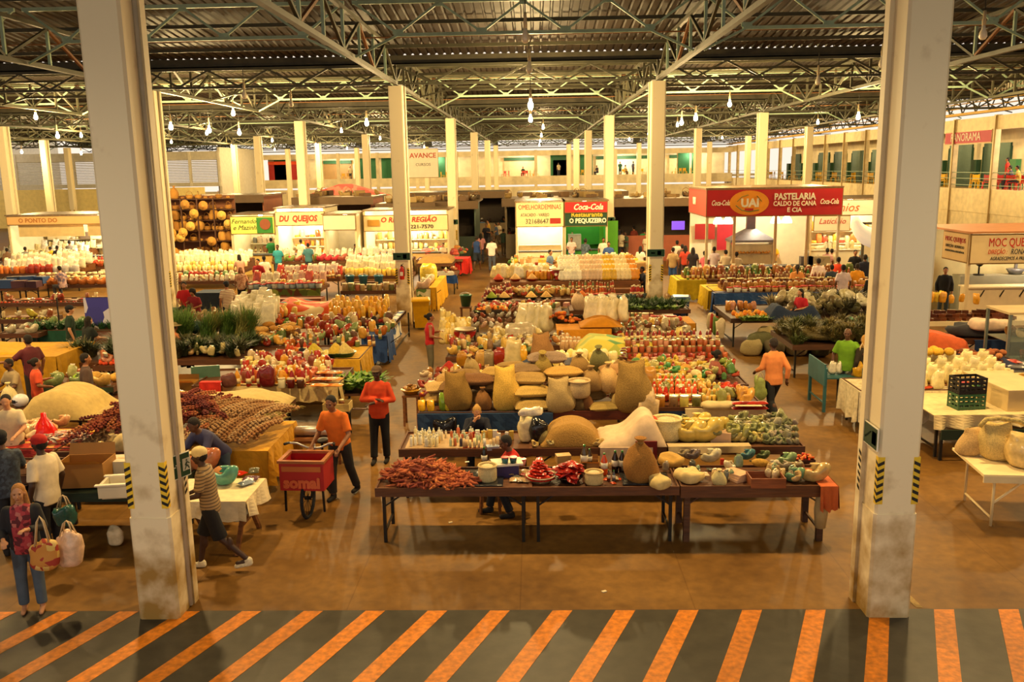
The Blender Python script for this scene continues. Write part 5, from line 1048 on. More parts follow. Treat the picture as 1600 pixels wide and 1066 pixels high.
scatter(2.35,4.1,11.75,12.4,Z,34,['9a8a70','c8b890','7a8a68','b89a68','5a5a50','d8c8a0'],'small bag among the goods of the right nearest table','small bags of the right nearest table',('produce_bag','grain_bag','snack_packet'),.6)
scatter(-.2,2.1,11.8,12.4,Z,26,['9a8a70','c8b890','8a2418','b89a68','5a5a50'],'small pack among the goods of the middle nearest table','small packs of the middle nearest table',('snack_packet','sausage_packet','grain_bag'),.5)
scatter(.2,1.2,13.4,13.8,Z,8,['9a8a58','b89a58'],'small bag by the tan burlap cloth','small bags by the tan burlap cloth',('produce_bag',),.5);scatter(2.4,4.3,13.6,14.25,Z,40,['9a9a58','8a8468','c8b890','7a7a50'],'dusty green bag at the back of the right second row table','dusty green bags second row',('produce_bag','grain_bag'),.75,.15)
scatter(2.5,4.3,15.95,16.7,Z,46,['c8401c','d8a048','a83018','d8c8a0','8a8a48'],'bright pack at the back of the jar table','bright packs at the back of the jar table',('grain_bag','honey_jar','produce_bag','sauce_bottle'),.85)
scatter(2.3,4.45,17.6,19.1,Z,95,['7a8a38','c8a838','b8b070','5a8a4a','d8c890','c8903c','9a3a20'],'green or cream bag of the produce table by the right aisle','produce table bags by the right aisle',('produce_bag','squash','grain_bag','melon'),.8,.12)
scatter(-1.9,.2,20.4,22.2,Z,80,EARTH,'mixed bag around the red scale','mixed bags around the red scale',s=.9,lift=.1);scatter(.4,4.3,21.6,22.0,Z,50,EARTH,'mixed bag before the orange cloth','mixed bags before the orange cloth');scatter(1.7,4.3,23.3,24.2,Z,60,EARTH,'mixed bag in the sixth row, right','mixed bags sixth row right',lift=.15)
scatter(-1.9,1.9,17.7,18.6,Z,60,['c8a468','a8401c','d8b860','9a7a48','e0d0a0'],'spice bag on the long table behind the sacks','spice bags behind the sacks',lift=.1);scatter(-1.7,.9,26.6,28.0,Z,60,EARTH,'mixed bag among the oranges of the seventh row','mixed bags seventh row',lift=.1);scatter(2.3,4.6,20.5,20.85,Z,24,['c8b890','a8402c'],'pale bag at the back of the red jar rows','pale bags behind the red jars')
# bins
put('wheelie_bin',(-3.62,28.9,0),'yellow wheeled bin beside the left second-row column',None,1.0,.15,'e0a808');put('wheelie_bin',(5.0,28.7,0),'blue wheeled bin beside the right second-row column',None,1.0,-.15,'1f3f6e')
put('wheelie_bin',(*at(272,492,.2)[:2],0),'yellow wheeled bin behind the big left column',None,.9,.1,'d8a010');put('wheelie_bin',(*at(505,404,.5)[:2],0),'yellow wheeled bin before the orange cheese shop',None,1.0,0,'e0a808')
# ---------------------------------------------------------------- left side of the hall
def T(px0,px1,py,rows,lab,dy=.27,dz=.06,z=Z,depth=None,skirt=None,tm=woodm,tab=True):
 """a stall whose front edge runs between two pixels of the photograph"""
 a,b=at(px0,py,z),at(px1,py,z);y=(a[1]+b[1])/2;x0,x1=a[0],b[0];d=depth or (dy*len(rows)+.15)
 if tab:table(x0,x1,y-.08,y+d,z,'wooden market table under %s' % lab,tm)
 tiers(x0,x1,y+.08,z,rows,dy,dz,lab)
 if rows:scatter(x0+.1,x1-.1,y+.05,y+d-.1,z+dz*.5,int((x1-x0)*2.2*len(rows)**.5),[RND.choice(r[2]) for r in rows]+['c8b080','9a5a38'],'stray pack among '+lab,'stray packs among '+lab,s=.95)
 if skirt:drape(x0-.02,x1+.02,y-.11,y+.05,z,skirt[1],skirt[0],skirt[2],skirt[3] if len(skirt) > 3 else 'f','table_skirt',.04)
 return x0,x1,y
def mix(k,px0,px1,py0,py1,n,cols,label,group,s=1,z=Z,lift=.0):
 a,b=at(px0,py1,z),at(px1,py1,z);c=at(px0,py0,z)
 for i in range(n):
  f,q=RND.random(),RND.random();kk=k if isinstance(k,str) else k[i % len(k)]
  put(kk,(a[0]+(b[0]-a[0])*f,a[1]+(c[1]-a[1])*q,z+.01+lift*q),label,group,s*RND.uniform(.85,1.15),RND.uniform(0,6),RND.choice(cols))
WCL=mat('e0cfa4','cloth',bump=.4)
# trestle table with white cloth beside the walking man
t=empty('trestle_table','folding trestle table under a white cloth beside the cream-capped man','table',(-4.35,11.75,0))
part('tabletop',MB().box(-.62,.55,-.45,.45,.74,.78),wood2,t)
for sx in (-.45,.4):
 for sy in (-1,1):part('leg',MB().bar((sx-.03*sy,sy*.05,.74),(sx,sy*.5,0),.055),wood2,t)
 part('stretcher',MB().bar((sx,-.3,.34),(sx,.3,.34),.045),wood2,t)
drape(-5.0,-3.78,11.28,12.2,.78,.30,WCL,'white crumpled cloth on the trestle table, printed at its hem','flr','tablecloth',.06,seed=3,sag=.3)
for i,(px,py,c,l) in enumerate(((392,750,'6a4a58','purple packet lying flat'),(385,757,'8a98a8','silver packet lying flat'),(397,738,'5a5a48','dark packet near the table edge'),(373,742,'c83018','red and white packet'))):g('snack_packet',px,py,.80,l+' on the white trestle cloth',c,.95,i*.9)
g('squash',343,745,.80,'brown gourd beside the trestle cloth','b87a40',1.1);g('produce_bag',350,757,.80,'teal plastic bag on the white cloth','5a9a88',1.2);g('produce_bag',318,735,.80,'pinkish brown bag behind the walking man','b8704a',1.5)
g('produce_bag',372,815,.22,'small white bag hanging under the trestle table','d8cca8',.9)
# table with the cardboard boxes left of the column
table(-6.9,-4.95,11.55,12.5,Z-.02,'dark green table with an open cardboard box, left of the big left column',mat('1c3022','wood'))
p=at(140,752,Z);put('cardboard_box',(p[0],12.0,Z),'open brown cardboard box with printed lines',None,1.35,.08,'a5712c');g('carton',198,742,Z,'white-topped carton behind the open box','d8cdb0',1.1,.1)
g('carton',105,757,Z,'small tan carton at the left of the open box','9a7a3a',.7)
t=empty('foam_box','white foam box with bent rim next to the big left column','box',(*at(192,772,Z)[:2],Z),.15);part('shell',MB().box(-.22,.22,-.18,.18,0,.02).box(-.26,.26,-.2,-.17,.02,.2).box(-.26,.26,.17,.2,.02,.2).box(-.26,-.22,-.17,.17,.02,.2).box(.22,.26,-.17,.17,.02,.2),mat('e6dcc0','paint'),t);part('rim',MB().box(-.29,.29,-.23,-.17,.2,.22).box(-.29,.29,.17,.23,.2,.22),mat('f0e6cc','paint'),t)
thing('wooden_slab',MB().box(-.35,.35,-.1,.1,0,.10),mat('c89868','wood'),'pale open drawer between the men at the far left','drawer',(*at(42,738,Z)[:2],Z),.35);table(-8.3,-7.0,12.3,13.1,Z-.02,'table edge behind the capped men')
# fish and packets on a red cloth
table(-9.8,-6.65,13.55,14.7,Z,'table with a red patterned cloth and shiny packets, far left front');RC=pattern_mat('red_patterned_cloth',['a8281c','b8342a','c89040','9a2018','b84030'],9)
drape(-9.8,-6.6,13.5,14.7,Z+.0,.18,RC,'red patterned cloth under the shiny packets','fr','tablecloth',.03)
heap('snack_packet',-7.7,13.95,Z+.03,.55,.28,.14,70,['b8b0a8','c8a898','9a8a80','d8d0c8','a86a58'],'small shiny packet heaped on the red cloth','shiny packets on the red cloth',.5,.5)
mix('snack_packet',105,170,668,678,16,['c89a40','d8a84a','b88a38'],'yellow packet in a flat layer at the back of the red cloth','yellow packets on the red cloth',.7);mix('produce_bag',0,60,668,690,10,['e0b890','d8a878','e8d0a8'],'pale bag at the left end of the red cloth','pale bags at the left end',.9)
p=at(72,684,Z);thing('plastic_bag',MB().lathe([(0,0),(.17,.01),(.19,.1),(.12,.24),(.05,.34),(.04,.42),(0,.43)],14),mat('d01c14','film'),'bright red plastic bag standing on the red cloth','bag',(p[0],p[1],Z+.02),.4,smooth=True)
g('produce_bag',178,712,Z-.1,'beige sack between the red cloth and the column','d8c084',1.6);thing('foot_stool',MB().box(-.2,.2,-.15,.15,.3,.6).bar((-.1,0,.3),(-.1,0,0),.05).bar((.1,0,.3),(.1,0,0),.05),wood2,'stool under the beige sack','stool',(*at(178,712,Z-.1)[:2],.0))
# garlic stall
table(-7.6,-4.12,13.35,15.0,Z,'table under the garlic braids');YC=mat('c08a14','cloth',bump=.45)
drape(-5.9,-4.08,13.3,15.0,Z+.02,.62,YC,'mustard yellow cloth hanging from the garlic stall','fr','tablecloth',.07,seed=5,sag=.25)
for i in range(92):
 f=(i % 46)/45;x=-5.35+f*1.15+RND.uniform(-.05,.05);y=(13.72 if i < 46 else 14.35)+RND.uniform(-.12,.15);z=Z+.14+(.12 if i < 46 else .30)*(1-.45*f)+RND.uniform(0,.05)
 put('garlic_braid',(x,y,z),'garlic braid laid slanting on the heap before the yellow cloth','garlic braids on the heap',1.05,1.05+RND.uniform(-.3,.2),RND.choice(['a07c50','a98a60','8a6236','7a5228','96683a']),None,RND.uniform(-.2,.2),-.22 if i < 46 else .05)
for i in range(105):
 x=-7.3+RND.random()*2.2;y=13.7+RND.random()*1.1;z=Z+.10+.50*math.exp(-((x+5.9)/1.2)**2)*math.sin(min(1,(y-13.5)/1.2)*PI*.8)+RND.uniform(0,.06)
 put('onion_string',(x,y,z),'string of dark red onions heaped left of the garlic','red onion strings',.95,RND.uniform(0,3.1),RND.choice(['6a2418','7a2f1c','8a4424','5a1c18','9a5a30']),None,RND.uniform(-.4,.4),RND.uniform(-.4,.4))
thing('garlic_base',MB().loft([[(-5.9+.0,13.5,Z),(-4.5,13.6,Z),(-4.5,14.8,Z),(-7.4,14.9,Z),(-7.4,13.6,Z)],[(-5.7,13.8,Z+.16),(-4.8,13.9,Z+.06),(-4.8,14.5,Z+.08),(-7.0,14.6,Z+.36),(-7.0,13.9,Z+.3)]]),mat('6a4a22','lumpy'),'lower layer of garlic and onions under the braids','garlic heap');bpy.data.objects['garlic_base']['kind']='stuff'
# long covered stall and dark table behind
table(-8.9,-4.55,15.55,16.6,Z,'table under the long beige cover');BC=mat('c9b070','cloth',bump=.35)
mound_cloth(-8.0,-4.5,15.5,16.6,Z+.02,lambda u,v:.22+.05*math.sin(u*9)*math.sin(v*3),BC,'long beige sheet covering a stall behind the garlic',seed=21,n=40);drape(-8.0,-4.52,15.48,15.6,Z+.05,.17,BC,'front edge of the long beige cover','fr','cover_edge',.02)
mound_cloth(-9.3,-7.9,15.2,16.5,Z+.0,lambda u,v:.48*math.sin(PI*min(1,u*.9+.1))**.7,mat('b8a060','cloth',bump=.35),'tied beige bundle cover left of the big column',seed=23)
table(-12.2,-9.4,15.4,16.4,Z,'long dark empty table behind the red cloth stall')
def helmet(x,y,z):
 t=empty('motorcycle_helmet','white motorcycle helmet with dark visor on the long dark table','helmet',(x,y,z),2.4)
 part('shell',MB().ell((0,0,.13),(.13,.15,.13),16,12),mat('d8d8d8','glossy'),t,True);part('visor',MB().ell((0,.035,.13),(.115,.13,.07),14,8),mat('14141a','glossy'),t,True)
helmet(*at(33,635,Z+.01)[:2],Z+.0)
t=empty('shopping_bag','red shopping bag with a white stripe and black handles','bag',(*at(95,645,Z)[:2],Z),.1);part('pouch',MB().loft([[(sx_*w,sy_*.09,z) for sx_,sy_ in ((-1,-1),(1,-1),(1,1),(-1,1))] for z,w in ((0,.13),(.15,.18),(.30,.19))]),mat('b8180f','cloth'),t);part('stripe',MB().box(-.012,.012,-.094,-.09,0,.3),wht,t)
for s_ in (-1,1):part('handle',MB().tube([(-.1,s_*.08,.3),(-.06,s_*.08,.42),(.06,s_*.08,.42),(.1,s_*.08,.3)],.008,5),blk,t,True)
g('produce_bag',118,645,Z,'cream cloth bag by the red shopping bag','cdb878',1.3);g('tied_sack',18,632,Z,'pale hat-like bundle next to the helmet','d8c890',.6)
mix('snack_packet',45,85,628,642,4,['d8d0b0'],'thin clear packet on the dark table','thin packets',.6)
# jar stall behind the long cover
table(-7.0,-3.95,17.75,19.3,Z,'table with sauce jars, left side behind the long cover');drape(-6.35,-3.92,17.68,18.2,Z,.34,mat('cdb67c','cloth',bump=.4),'beige cloth hanging before the sauce jars','fr','tablecloth',.03,seed=8)
for i in range(14):g('sauce_bottle',372+i*8.5,604-(i % 2)*5,Z,'tall red or amber sauce bottle in the front of the jar stall',RND.choice(['8a1a10','a83014','c88a1c','7a1410']),1.5,0,'tall sauce bottles of the jar stall')
for i,(px,c) in enumerate(((441,'e0d8b0'),(455,'5a1410'),(470,'4a2a1c'))):g('pickle_jar',px,606,Z,['white jar in front of the jar stall','dark red jar in front of the jar stall','brown jar in front of the jar stall'][i],c,1.0)
p=at(418,605,Z);thing('plastic_bag',supere(.34,.2,.46,.5,.6,14,10,.05,7,25),mat('6a1c1c','film'),'big dark red bag of beans in the jar stall','bag',p,smooth=True);p=at(358,598,Z+.1);thing('plastic_bag',supere(.32,.24,.30,.6,.7,14,10,.06,7,26),mat('6a4038','film'),'brown bag hanging at the left of the jar stall','bag',(p[0],p[1],Z),.4,smooth=True)
for r in range(5):
 for i in range(16):g(('grain_bag','sauce_bottle','yellow_bag','produce_bag','snack_packet')[(i+r) % 5],385+i*8.6,596-r*8,Z+.05+.035*r,'colourful small pack in the rear rows of the jar stall',RND.choice(['c88a24','a03018','c8b088','b85a28','8a4a38','d8c070']),.95,i,'colourful packs of the jar stall')
for i in range(34):g('snack_packet',495+(i % 5)*8,604-(i//12)*10,Z+.02+(i % 12)*.028,'orange snack packet in the stacks at the right end of the jar stall',RND.choice(['c87830','d89048','c8a078','b86a30']),.95,RND.uniform(-.3,.3),'orange snack stacks')
mb=supere(.8,.5,.62,.6,.7,18,12,.08,4,27);thing('plastic_bag',mb,mat('1c1a1e','film'),'big black bag slumped left of the jar stall','bag',(-7.0,17.2,.25),smooth=True);drape(-6.75,-6.3,17.45,17.6,Z+.15,.6,mat('c42414','cloth',bump=.4),'red cloth hanging at the left of the jar stall','f','red_cloth',.04);g('cardboard_box',292,612,Z-.2,'tan cardboard box beside the big left column','b08030',.9);g('tied_sack',270,610,Z-.2,'red bag beside the tan box','b82a14',.55)
table(-9.0,-7.4,16.9,17.9,Z-.2,'low table with a tan box beside the big left column');thing('tray_lid',MB().box(-.3,.3,-.01,.01,0,.26),mat('4a6a58','plastic'),'green-grey tray leaning behind the black bag','tray',(*at(322,590,Z)[:2],Z),.3)
# crate with bottles, greens on a trolley
t=(-4.0,16.9,.55);thing('small_stool',MB().box(-.26,.26,-.2,.2,.5,.54).bar((-.2,-.16,.52),(-.2,-.16,0),.04).bar((.2,-.16,.52),(.2,-.16,0),.04).bar((-.2,.16,.52),(-.2,.16,0),.04).bar((.2,.16,.52),(.2,.16,0),.04),ironm,'dark stand under the cream box by the aisle','stand',(*at(528,640,.54)[:2],0));g('wooden_box',528,640,.545,'cream box of bottles beside the aisle','c8ae6a',1.1);g('honey_jar',522,634,.58,'dark jar in the cream box','6a2a3a',1.1);g('honey_jar',534,636,.58,'brown jar in the cream box','7a4a28',1.1)
tx=at(556,612,.55);mb=MB().box(-.45,.45,-.4,.4,.5,.55)
for sx in (-.4,.4):
 for sy in (-.35,.35):mb.bar((sx,sy,.5),(sx*1.05,sy,0),.04)
thing('low_cart',mb.bar((-.42,-.35,.2),(.42,-.35,.2),.03),mat('8a6a5a','metal'),'low metal cart carrying green lettuce at the aisle','cart',(tx[0],tx[1]+.2,0))
for i in range(16):put('lettuce',(tx[0]-.36+.24*(i % 4),tx[1]-.05+.2*(i//4),.56+.05*(i % 3)),'green lettuce head on the low cart','lettuces on the low cart',1.25,i,RND.choice(['5c8a24','4a7a1e','6a9630']))
# green herbs, scallions, squash, basins of yellow flour
table(-9.6,-4.0,20.3,21.9,Z,'table of basins and bags in the left stalls, with a yellow cloth end');table(-10.6,-6.6,22.0,23.6,Z,'table under the long green onions')
for i,(px,c) in enumerate(((494,'c8b030'),(527,'c8a83a'),(541,'d8c070'))):p=at(px,556,Z);put('basin',(p[0],20.6,Z),'dark green basin of yellow flour at the aisle end','green basins at the aisle end',1.05,0,'0f4a40');put('spice_cone',(p[0],20.6,Z+.09),['yellow-green cone of flour in the left basin','yellow flour cone in the middle basin','pale yellow flour cone with a scoop stick'][i],None,1.1,0,c)
g('basin',465,555,Z,'dark blue basin left of the flour cones','14202e',1.0);thing('stick',MB().tube([(0,0,0),(.01,0,.55)],.008,5),wood2,'thin stick standing in the flour','stick',(*at(540,556,Z)[:2],Z+.25))
drape(-4.6,-3.95,20.2,21.8,Z,.66,mat('c8981c','cloth',bump=.4),'yellow cloth on the aisle end of the left stalls','fr','tablecloth',.06,seed=14)
mix(('squash','pepper','sauce_bottle'),425,470,540,560,20,['d8781c','c84a18','8a1c14'],'orange carrot or bottle left of the flour basins','orange goods left of the flour basins',1.1)
mix(('produce_bag','sauce_bottle','grain_bag','honey_jar'),400,590,510,545,120,['8a2c1c','b86a28','c8b080','5a6a38','a8402a','d8a040','6a4a38','8a9a60'],'mixed bag or bottle in the dense left stall','mixed goods of the dense left stall',1.05,lift=.1)
for i in range(26):put('scallion_bundle',(-9.9+RND.random()*2.6,22.2+RND.random()*.9,Z+RND.random()*.15),'bundle of long green onions leaning on the herb table','green onion bundles',1.25,RND.uniform(-.5,.5),RND.choice(['3f6020','55752c','6a8a38','7a7a38']),None,RND.uniform(-.5,.3),RND.uniform(.0,.6))
for i in range(50):put('herb_bunch',(-11.2+RND.random()*4.2,20.6+RND.random()*1.4,Z-.05+RND.random()*.15),'dark herb bunch in front of the green onions','dark herb bunches',1.3,i,RND.choice(['34401c','3c5222','4a4a28','2c3a1a']));
table(-11.4,-9.6,20.4,22.0,Z-.06,'table of dark herbs in the left stalls')
scatter(-9.5,-6.9,20.4,21.8,Z,60,['6a6a38','8a7a48','4a4a28','b0a068','c8a060'],'dull green or tan bag beside the dark herbs','dull bags beside the dark herbs',lift=.12);scatter(-10.4,-7.0,22.1,22.6,Z,30,['8a7a48','5a5a30','a89a60'],'root bundle under the green onions','root bundles under the green onions',('produce_bag','squash'),lift=.1)
for i in range(22):put('squash',(-7.6+RND.random()*1.5,22.3+RND.random()*.9,Z+.02+RND.random()*.3),'pale orange dried gourd beside the green onions','dried gourds',1.15,RND.uniform(0,6),RND.choice(['c8923a','b8802e','d0a050']))
# left of the column: coral woman's table, yellow cover, green table
T(60,178,605,[('produce_bag',.42,['c8a050','7a8a58','b8b878','9a9a60'],1.45,'large pale bag on the dark green table','large bags on the dark green table'),('melon',.35,['8ab030','c89a40'],.95,'green melon at the back of the dark green table','melons on the dark green table')],'the large pale bags at far left',dy=.4,dz=.0,skirt=(mat('24361e','cloth'),.1,'dark green board of the far left table'))
a=at(0,580,.9);YT=mat('c89410','cloth',bump=.4);table(-15.2,-10.9,19.6,21.4,Z,'table under the yellow tarpaulin, far left')
mound_cloth(-15.3,-10.85,19.5,21.4,Z+.02,lambda u,v:.32+.05*math.sin(u*5),YT,'yellow tarpaulin stretched over a stall, far left','yellow_tarpaulin',cat='tarpaulin',n=40,seed=33);drape(-13.2,-10.85,19.5,21.3,Z+.3,.95,YT,'hanging folds of the yellow tarpaulin at its right end','fr','tarpaulin_skirt',.07,cat='tarpaulin')
T(150,180,572,[('orange_fruit',.09,['d8501c','c8401c'],1.0,'tomato on the small table by the big column','tomatoes by the big column')]*3,'the tomatoes by the column',dy=.12,dz=.02)
T(55,180,516,[('herb_bunch',.3,['3c6a3a','4a7a48'],1.0,'green leafy bunch on the teal table','green bunches on the teal table'),('produce_bag',.35,['6a8a58','c8b880','8a9a60'],1.3,'greenish bag on the teal table','greenish bags on the teal table')],'green bunches behind the yellow tarpaulin',dy=.45,dz=0,skirt=(mat('104838','cloth'),.5,'teal cloth of the greens table, far left'))
T(0,60,522,[('produce_bag',.5,['d8d0b8','c8c0a0'],1.2,'white bag alone on the brown bench, far left','white bags on the brown bench')],'white bags at the left edge',depth=.9)
T(0,75,500,[('pepper',.12,['9a9a30','b8a838'],.9,'yellow-green pepper in a flat tray at far left','yellow-green peppers'),('produce_bag',.6,['d8cca8'],.7,'small bag behind the peppers','small bags behind the peppers')],'yellow-green peppers at far left',dy=.3)
T(0,150,474,[('pepper',.14,['c8481c','b83818','9a3a1c'],.9,'orange-red pepper heap on the long brown table','orange-red peppers far left'),('snack_packet',.5,['a84030','c8a078'],1.2,'flat packet on the long brown table','flat packets far left')],'orange-red peppers, far left',dy=.35,depth=1.1)
# middle left stalls, from the aisle to the column
T(508,600,506,[('orange_fruit',.10,('e07a24','e88a30','a82818'),1.2,'orange or red fruit in the teal basins row','fruit in the teal basins row'),('corn_packet',.14,['e8a020','e8b038','e29a18'],1.0,'yellow corn packet, front row by the blue-white cloth','corn packets front row'),('corn_packet',.14,['eaa828','e8b23c'],1.05,'yellow corn packet, back row by the blue-white cloth','corn packets back row'),('corn_packet',.14,['e8a424','ecc060'],1.05,'yellow corn packet in the last row','corn packets last row')],'the yellow corn packets',dy=.32,dz=.10,skirt=(mat('1e4a50','cloth'),.25,'teal skirt below the fruit'))
for i in range(4):g('basin',517+i*19,511,Z-.05,'teal basin in the line of four before the corn packets','24766a',.9,0,'teal basins before the corn')
BW=pattern_mat('blue_white_print',['e8e0d0','d8d8d8','3a5a90','e8e0cc','c8d0d8'],3)
x_=at(604,520,Z);table(x_[0],-4.15,23.5,27.5,Z,'narrow table with blue and white cloths along the aisle');drape(x_[0],-4.12,23.4,27.5,Z,.75,BW,'white and blue printed cloth hanging at the aisle','r','tablecloth',.05);drape(x_[0]-.6,x_[0]+.1,23.2,24.2,Z,.72,mat('2a4a86','cloth',bump=.4),'blue cloth hanging beside the printed one','fr','tablecloth',.05)
OF=pattern_mat('orange_flower_print',['3a7a80','2e6a6c','c8481c','d2501e','d8c090','d24e1c','c8481c'],1.1,'ring')
x0,x1,y=T(412,528,497,[],'the orange flowered sheet',depth=2.0);mound_cloth(x0,x1,y,y+2.0,Z+.02,lambda u,v:.3+.08*math.sin(u*8),OF,'orange sheet with blue and white flowers covering a stall','flowered_sheet',n=36,seed=37)
T(400,510,508,[('orange_fruit',.13,('c84a1c','7aa040','d86a2c'),1.4,'small pile of fruit in tubs before the flowered sheet','fruit before the flowered sheet')]*2,'fruit before the flowered sheet',dy=.2,dz=.03)
T(362,424,512,[('flour_bag',.26,['eee4c4','e8dcb4'],2.0,'tall white bag in the white heap left of the flowered sheet','tall white bags left of the flowered sheet')]*3,'the tall white bags',dy=.4,dz=.12)
mix('yellow_bag',420,450,490,506,14,['e8a83a','d87a24','e8c060'],'orange and yellow bag beside the white bags','orange bags beside the white bags',1.3,lift=.1)
T(262,345,500,[('wooden_box',.55,['a8783a','8a5a2c'],1.0,'small wooden box in the shaded left stall','wooden boxes of the shaded stall'),('produce_bag',.3,['8a6a48','b8a070','6a5a48'],1.1,'brown bag in the shaded left stall','brown bags of the shaded stall')],'wooden boxes near the big left column',dy=.5,dz=0)
g('plastic_crate',288,520,.9,'white plastic basket crate beside the hatted person','d8ccA0'.lower(),1.1,.2);g('melon',308,522,.85,'dark teal round bag beside the white crate','16403c',1.7);table(-12.3,-10.3,23.0,24.3,.84,'table with a white crate beside the hatted person')
mb=supere(1.6,.8,.5,.6,.7,22,12,.06,4,45);thing('cushion',mb,mat('2e3036','cloth'),'dark grey padded bench cover near the left column','cushion',(*at(280,490,.6)[:2],.3),smooth=True)
drape(*(lambda a,b:(a[0],b[0],a[1]-.1,a[1]+.9))(at(305,458,Z),at(345,458,Z)),Z,.8,mat('1c2c44','cloth',bump=.3),'navy blue cloth over a table by the seated red couple','fr','tablecloth',.05)
table(*(lambda a,b:(a[0]+.05,b[0]-.05,a[1],a[1]+.8))(at(305,458,Z),at(345,458,Z)),Z-.02,'table under the navy blue cloth')
GP=pattern_mat('green_fruit_print',['7a8a30','9aa848','6a3a20','5a6a28','c8b868'],5)
T(388,500,452,[('plastic_tub',.22,['c8d0d0','a8c0c8','d8d8c8'],2.0,'pale blue lidded tub in the left stalls','pale blue lidded tubs'),('produce_bag',.25,['c86a3a','d8a040','e0d0a8'],1.1,'orange bag behind the pale blue tubs','orange bags behind the pale blue tubs'),('flour_bag',.24,['e8dcc0','d8a890','c85a48'],1.3,'white and red bag behind the tubs','white and red bags behind the tubs')],'the pale blue tubs',dy=.4,dz=.05,skirt=(GP,.42,'green fruit printed cloth hanging before the tubs'))
T(385,500,468,[],'nothing',depth=.5,tm=mat('8a4a28','wood'))
T(535,635,455,[('pickle_jar',.22,['8a4a30','6a6a38','b86a48','a88a58'],1.3,'red-lidded jar of the line beneath the blue buckets','red-lidded jars beneath the blue buckets')],'jars beneath the blue buckets',depth=.6)
T(535,600,442,[],'the blue buckets',depth=.6)
for i,px in enumerate((547,568,592)):g('bucket',px,444,Z,['blue bucket, left of the three','blue bucket, middle of the three','blue bucket with red content, right of the three'][i],'1f6680',1.15)
T(540,640,432,[('yellow_bag',.19,['e8bc40','ecd080','e8c864'],1.3,'yellow bag of the rows behind the blue buckets','yellow bags behind the blue buckets'),('flour_bag',.22,['f0e4bc','e8dcb0'],1.3,'cream bag above the yellow ones','cream bags above the yellow ones'),('flour_bag',.26,['f4ecd4'],1.5,'white bag at the top behind the buckets','white bags at the top behind the buckets')],'yellow bags behind the buckets',dy=.45,dz=.16)
T(430,530,436,[('sauce_bottle',.12,['a8401c','8a2c18','c88030'],1.4,'brown bottle in the left middle stall','brown bottles of the left middle stall'),('flour_bag',.25,['e8e0d0','d8c0b0','c84838'],1.4,'white and red bag of the left middle stall','white and red bags of the left middle stall'),('produce_bag',.3,['9a3a38','d8b890','c88a58'],1.3,'reddish bag of the left middle stall','reddish bags of the left middle stall')],'brown bottles of the left middle stall',dy=.5,dz=.06)
T(430,640,408,[('produce_bag',.35,['c8404a','d8c8a8','a85a48','8a9a50'],1.4,'pink and green bag in the stall before the cheese shops','pink and green bags'),('flour_bag',.32,['ece0c4','e8c8b8'],1.5,'pale bag in the stall before the cheese shops','pale bags before the cheese shops')],'pink bags before the cheese shops',dy=.7,dz=.05)
T(266,372,440,[('flour_bag',.2,['f0e6c8','e8dcb8'],.8,'white block in the low white row','white blocks low row'),('grain_bag',.2,['c8784a','d8c8a8','6a8a58','a83a2c'],1.1,'mixed small bag above the white row','mixed bags above the white row')],'mixed bags behind the red couple',dy=.5,dz=.05)
T(262,378,424,[('cheese_roll',.15,['ecd8a0','e8c870'],1.2,'yellow-white roll in the lower bread-like rows','yellow-white rolls lower rows'),('cheese_roll',.15,['f0dca8','e6c060'],1.2,'yellow-white roll in the middle rows','yellow-white rolls middle rows'),('flour_bag',.24,['f4eccc','f0e4b8'],1.2,'white bag of the white rows right of the big column','white bags right of the big column'),('flour_bag',.24,['f4eccc','eee0b8'],1.2,'white bag in the back white row right of the big column','white bags back row')],'the white rows right of the big column',dy=.5,dz=.14)
T(300,420,396,[('flour_bag',.4,['f0e8d4'],1.2,'white cup-like bag before the hat shop','white bags before the hat shop'),('herb_bunch',.5,['4a6a30','5a7a3a'],1.3,'green leaf bunch before the hat shop','green bunches before the hat shop')],'leaves before the hat shop',dy=.8,dz=0)
# far left, beyond the big column's left side
T(40,175,446,[('produce_bag',.35,['7a5a40','c8783a','6a8a48'],1.3,'brown bag in the dim far left stall','brown bags dim far left'),('orange_fruit',.16,('b8301c','e8d8a0','e8dcae'),1.6,'fruit in the far left stall','fruit of the far left stall'),('round_cheese',.24,['ecd8a0','e8d090'],1.1,'cream cheese in the far left rows','cheeses of the far left rows'),('round_cheese',.24,['f0e0b0','ecd8a0'],1.1,'cream cheese in the upper far left rows','cheeses of the upper far left rows')],'cheeses at far left',dy=.4,dz=.1)
T(0,60,450,[('carton',.5,['2a4a80','1c2c48','4a2a3a'],1.3,'dark blue covered box at the left edge','dark blue boxes')]*2,'dark blue boxes at the left edge',dy=.6,dz=.1)
T(0,120,428,[('grain_bag',.25,('d87a38','a03a28','c8c0b8'),1.5,'red and orange pack at the far left','red and orange packs far left'),('flour_bag',.26,['f4ecd4','f0e4c0'],1.5,'white bag in the big far left heap','white bags far left heap'),('flour_bag',.26,['f4ecd4','e8d8b8'],1.6,'white bag high in the far left heap','white bags high far left')],'white bags at far left',dy=.6,dz=.15)
T(60,180,418,[('produce_bag',.35,['c8603a','b8402c','7a9a58','d8c8b0'],1.4,'colourful bag, far left behind the column','colourful bags far left'),('sauce_bottle',.16,['b83a2c','d8d0c0'],1.6,'red bottle, far left behind the column','red bottles far left')],'colourful bags at far left',dy=.6,dz=.1)
T(0,125,404,[('flour_bag',.3,['f6eed8','f0e4bc','ecdca0'],1.5,'white sack-like bag in the rearmost far left rows','rearmost white bags')]*3,'rearmost white bags at far left',dy=.7,dz=.18)
T(20,178,388,[('produce_bag',.5,['7a9a3a','e8d8a8','d8b060','f0e8d0'],1.6,'green or pale goods before the left shop','goods before the left shop')]*2,'goods before the left shop',dy=.8,dz=.1)
